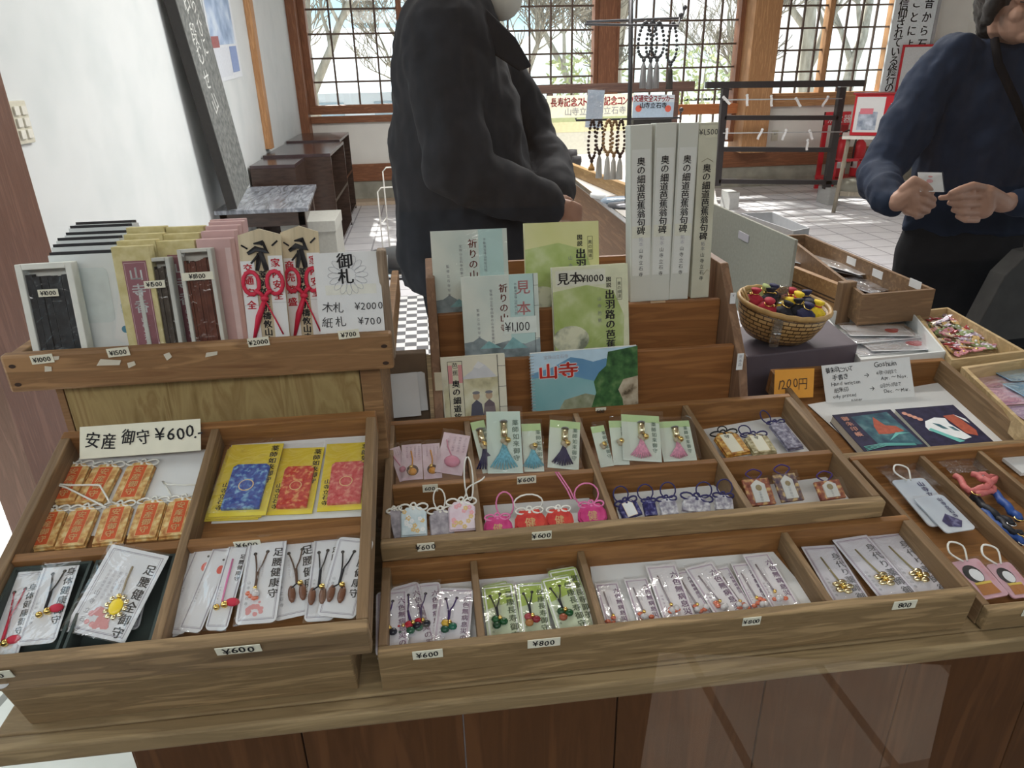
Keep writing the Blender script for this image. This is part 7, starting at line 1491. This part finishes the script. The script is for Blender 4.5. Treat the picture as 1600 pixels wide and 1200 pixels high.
def woman():
    Y = 2.36; cx = at_y(1597, 300, Y).x
    t = thing('person', 'person in navy sweater and dark trousers looking down at a packet in both hands', 'person', Vector((cx, Y, 0))); O = Vector((cx, Y, 0))
    P = lambda px, py, yy=None: at_y(px, py, Y if yy is None else yy)-O
    def rings(rows): return [(c-O, rx, ry) for c, rx, ry in silhouette(rows, Y, 0)]
    SW = cloth('sweater_navy', (.010, .019, .042), .12); TR = MATS['trousers_black']
    HY = 2.0
    # body with head, arms and hands
    b = MB(); hc = P(1590, 2, Y-.10)
    b.ball(hc+Vector((0, .022, .02)), (.074, .092, .098), SKIN, 22); b.ball(hc+Vector((0, -.030, -.055)), (.056, .058, .062), SKIN, 18); b.ball(hc+Vector((0, -.062, -.096)), (.026, .024, .022), SKIN, 12)
    b.ball(hc+Vector((0, -.088, -.028)), (.013, .020, .026), SKIN, 10); b.ball(hc+Vector((0, -.094, -.042)), (.017, .013, .011), SKIN, 10)
    for s in (-1, 1):
        b.ball(hc+Vector((s*.034, -.062, .002)), (.024, .018, .014), SKIN, 10); b.ball(hc+Vector((s*.036, -.058, -.040)), (.026, .026, .024), SKIN, 10); b.ball(hc+Vector((s*.074, .016, -.018)), (.012, .022, .034), SKIN, 8)
    b.ball(hc+Vector((0, -.082, -.068)), (.024, .012, .0065), SKIN, 10); b.ball(hc+Vector((0, -.078, -.079)), (.020, .012, .0065), SKIN, 10)
    chain(b, [(hc+Vector((0, .03, -.06)), .050), (P(1594, 92), .058)], SKIN); chain(b, [(P(1597, 130), .10), (P(1597, 330), .10), (P(1597, 430), .10)], SKIN)
    LW, RW = P(1402, 316, HY), P(1566, 318, HY)
    chain(b, [(P(1490, 95), .055), (P(1380, 275, 2.30), .042), (LW, .028)], SKIN); chain(b, [(P(1705, 95), .055), (P(1730, 285, 2.30), .042), (RW, .028)], SKIN)
    def hp(px, py, dy=0): return P(px, py, HY+dy)
    # her right hand (left in the picture): back of the hand to the left, fingers curled to the right, thumb on the packet
    chain(b, [(hp(1404, 314), .030), (hp(1420, 303, -.01), .030), (hp(1424, 322, -.008), .030)], SKIN)
    for k, (x0, y0, x1, y1, x2, y2) in enumerate(((1424, 292, 1444, 300, 1459, 312), (1422, 306, 1444, 314, 1458, 321), (1420, 318, 1438, 326, 1450, 330), (1416, 330, 1430, 336, 1440, 337))):
        r = (.0098, .0098, .0093, .0084)[k]; chain(b, [(hp(x0, y0, -.020), r*1.05), (hp(x1, y1, -.034), r), (hp(x2, y2, -.022), r*.92), (hp(x2-8, y2+3, .0), r*.82)], SKIN, 10)
    chain(b, [(hp(1412, 296, -.01), .015), (hp(1428, 281, -.022), .0125), (hp(1446, 290, -.03), .0108), (hp(1456, 300, -.030), .009)], SKIN, 10)
    # her left hand (right in the picture): four fingers stacked to the left, thumb above
    chain(b, [(hp(1562, 316), .030), (hp(1540, 304, -.01), .030), (hp(1536, 326, -.008), .031)], SKIN)
    for k, (x0, y0, x1, y1, x2, y2) in enumerate(((1532, 306, 1500, 307, 1470, 309), (1530, 319, 1502, 320, 1484, 317), (1528, 332, 1504, 332, 1490, 328), (1527, 344, 1508, 344, 1496, 338))):
        r = (.0096, .0098, .0095, .0086)[k]; chain(b, [(hp(x0, y0, -.020), r*1.05), (hp(x1, y1, -.034), r), (hp(x2, y2, -.022), r*.85), (hp(x2+10, y2+2, .004), r*.8)][:4 if k else 3], SKIN, 10)
    b.ball(hp(1519, 300, -.024), .0085, SKIN, 10); b.ball(hp(1520, 313, -.022), .0085, SKIN, 10); b.ball(hp(1524, 325, -.020), .0085, SKIN, 10)
    chain(b, [(hp(1540, 296, -.01), .015), (hp(1520, 290, -.024), .0125), (hp(1500, 296, -.034), .0108), (hp(1486, 302, -.034), .009)], SKIN, 10)
    chain(b, [(P(1560, 430), .08), (Vector((-.10, .0, .46)), .055), (Vector((-.11, .02, .09)), .038)], SKIN); chain(b, [(P(1640, 430), .08), (Vector((.10, .0, .46)), .055), (Vector((.11, .02, .09)), .038)], SKIN)
    for s in (-1, 1): b.cone(Vector((s*.11, .03, .05)), Vector((s*.12, -.12, .035)), .04, .034, SKIN)
    remesh(b.build('body', t), .0034, 2, .4)
    # face features
    f = MB(); LIP = flat('lip', (.36, .15, .12), .5); f.ball(hc+Vector((0, -.0915, -.0725)), (.021, .004, .0045), LIP, 10); part_label(f.build('lips', t), 'soft brown lips')
    e = MB(); EY = flat('lash_dark', (.02, .015, .012), .6)
    for s in (-1, 1): e.tube([hc+Vector((s*.018, -.078, -.006)), hc+Vector((s*.032, -.080, -.011)), hc+Vector((s*.048, -.070, -.006))], .002, EY, 5); e.tube([hc+Vector((s*.014, -.082, .020)), hc+Vector((s*.034, -.080, .026)), hc+Vector((s*.052, -.066, .020))], .0028, EY, 5)
    e.build('lashes_and_brows', t)
    HR = MATS['hair_black']; h = MB(); h.ball(hc+Vector((0, .034, .040)), (.094, .104, .100), HR, 24)
    for s in (-1, 1): chain(h, [(hc+Vector((s*.074, -.010, .05)), .030), (hc+Vector((s*.086, -.012, .0)), .026), (hc+Vector((s*.090, -.004, -.050)), .018)], HR)
    chain(h, [(hc+Vector((0, .08, .0)), .07), (hc+Vector((0, .08, -.06)), .05)], HR); chain(h, [(hc+Vector((-.05, -.062, .072)), .03), (hc+Vector((.05, -.062, .072)), .03)], HR)
    remesh(h.build('hair', t), .007, 3, .5, .012, .018)
    # sweater
    w = MB()
    loft(w, rings(((52, 1540, 1652, .078), (66, 1512, 1684, .105), (90, 1482, 1712, .13), (140, 1460, 1734, .15), (200, 1446, 1750, .165), (270, 1432, 1764, .175), (330, 1420, 1774, .175), (352, 1414, 1782, .17))), SW)
    chain(w, [(P(1490, 92), .085), (P(1452, 140, 2.36), .082), (P(1408, 215, 2.34), .080), (P(1374, 272, 2.30), .070), (P(1378, 296, 2.16), .062), (P(1388, 308, 2.06), .050), (P(1396, 314, 2.02), .041)], SW)
    chain(w, [(P(1705, 92), .085), (P(1745, 190, 2.34), .082), (P(1742, 280, 2.28), .072), (P(1660, 312, 2.10), .056), (P(1590, 318, 2.02), .043)], SW)
    remesh(w.build('sweater', t), .010, 4, .5, .04, .10)
    n = MB(); n.tube([P(1597, 66)+Vector((.078*math.cos(a*.314), -.008+.088*math.sin(a*.314), -.004-.020*max(0, -math.sin(a*.314)))) for a in range(20)], .012, SW, 8, True); n.build('neckband', t)
    s = MB(); s.tube([P(1543, 62, 2.30)+Vector((0, -.03, .0)), P(1560, 100, 2.22), P(1588, 160, 2.165), P(1612, 220, 2.15), P(1660, 330, 2.16)], .013, flat('black_strap', (.006, .006, .008), .95, spec=.05), 6); part_label(s.build('shoulder_strap', t), 'black shoulder strap')
    g = MB(); loft(g, rings(((335, 1424, 1772, .155), (380, 1404, 1790, .165), (450, 1396, 1800, .165), (520, 1398, 1800, .15))), TR)
    for q in (-1, 1): chain(g, [(P(1597+q*95, 500), .115), (Vector((q*.12, 0, .45)), .10), (Vector((q*.115, .02, .09)), .085)], TR)
    remesh(g.build('trousers', t), .011, 5, .5, .015, .2)
    for q in (-1, 1): sh = MB(); sh.ball((q*.115, -.04, .045), (.055, .14, .044), MATS['shoe_black'], 14); sh.build('shoe', t)
    # grey bag hanging at her side, packet in her hands
    d = at_y(1585, 470, 2.08); m = MB(); BG = flat('dark_grey_bag', (.050, .048, .045), .8, var=.15, scale=20, bump=.4)
    m.prism([(-.09, .10), (-.03, .17), (.12, .19), (.16, -.12), (-.10, -.13), (-.14, -.07)], -.035, .035, BG, Matrix.Translation(d) @ Matrix.Rotation(math.pi/2, 4, 'X')); m.tube(smooth([d+Vector((-.01, 0, .165)), d+Vector((.01, .03, .235)), d+Vector((.06, .05, .25)), d+Vector((.10, .03, .235)), d+Vector((.11, 0, .18))]), .008, BG)
    tag(m.build('shoulder_bag', bevel=.012, seg=3), 'dark grey bag hanging in front of the dark trousers at the right', 'bag')
    q, ww, hh = framed(Plane.tilt(at_y(1452, 296, HY-.035), 58), (1424, 269), (1459, 270), (1487, 300), (1447, 300))
    k = thing('small_packet', 'small pale packet with a red print held between both hands', 'packet', q.mat()); m = MB().box(-ww/2, ww/2, -hh/2, hh/2, 0, .001, PAPER); m.disc(-ww*.05, hh*.05, ww*.14, .0014, PRINTR, 10, hh*.10); m.disc(0, hh*.28, ww*.10, .0014, PRINTR, 10, hh*.05); m.build('card', k); sleeve(k, ww*1.05, hh*1.04, .002)
woman()
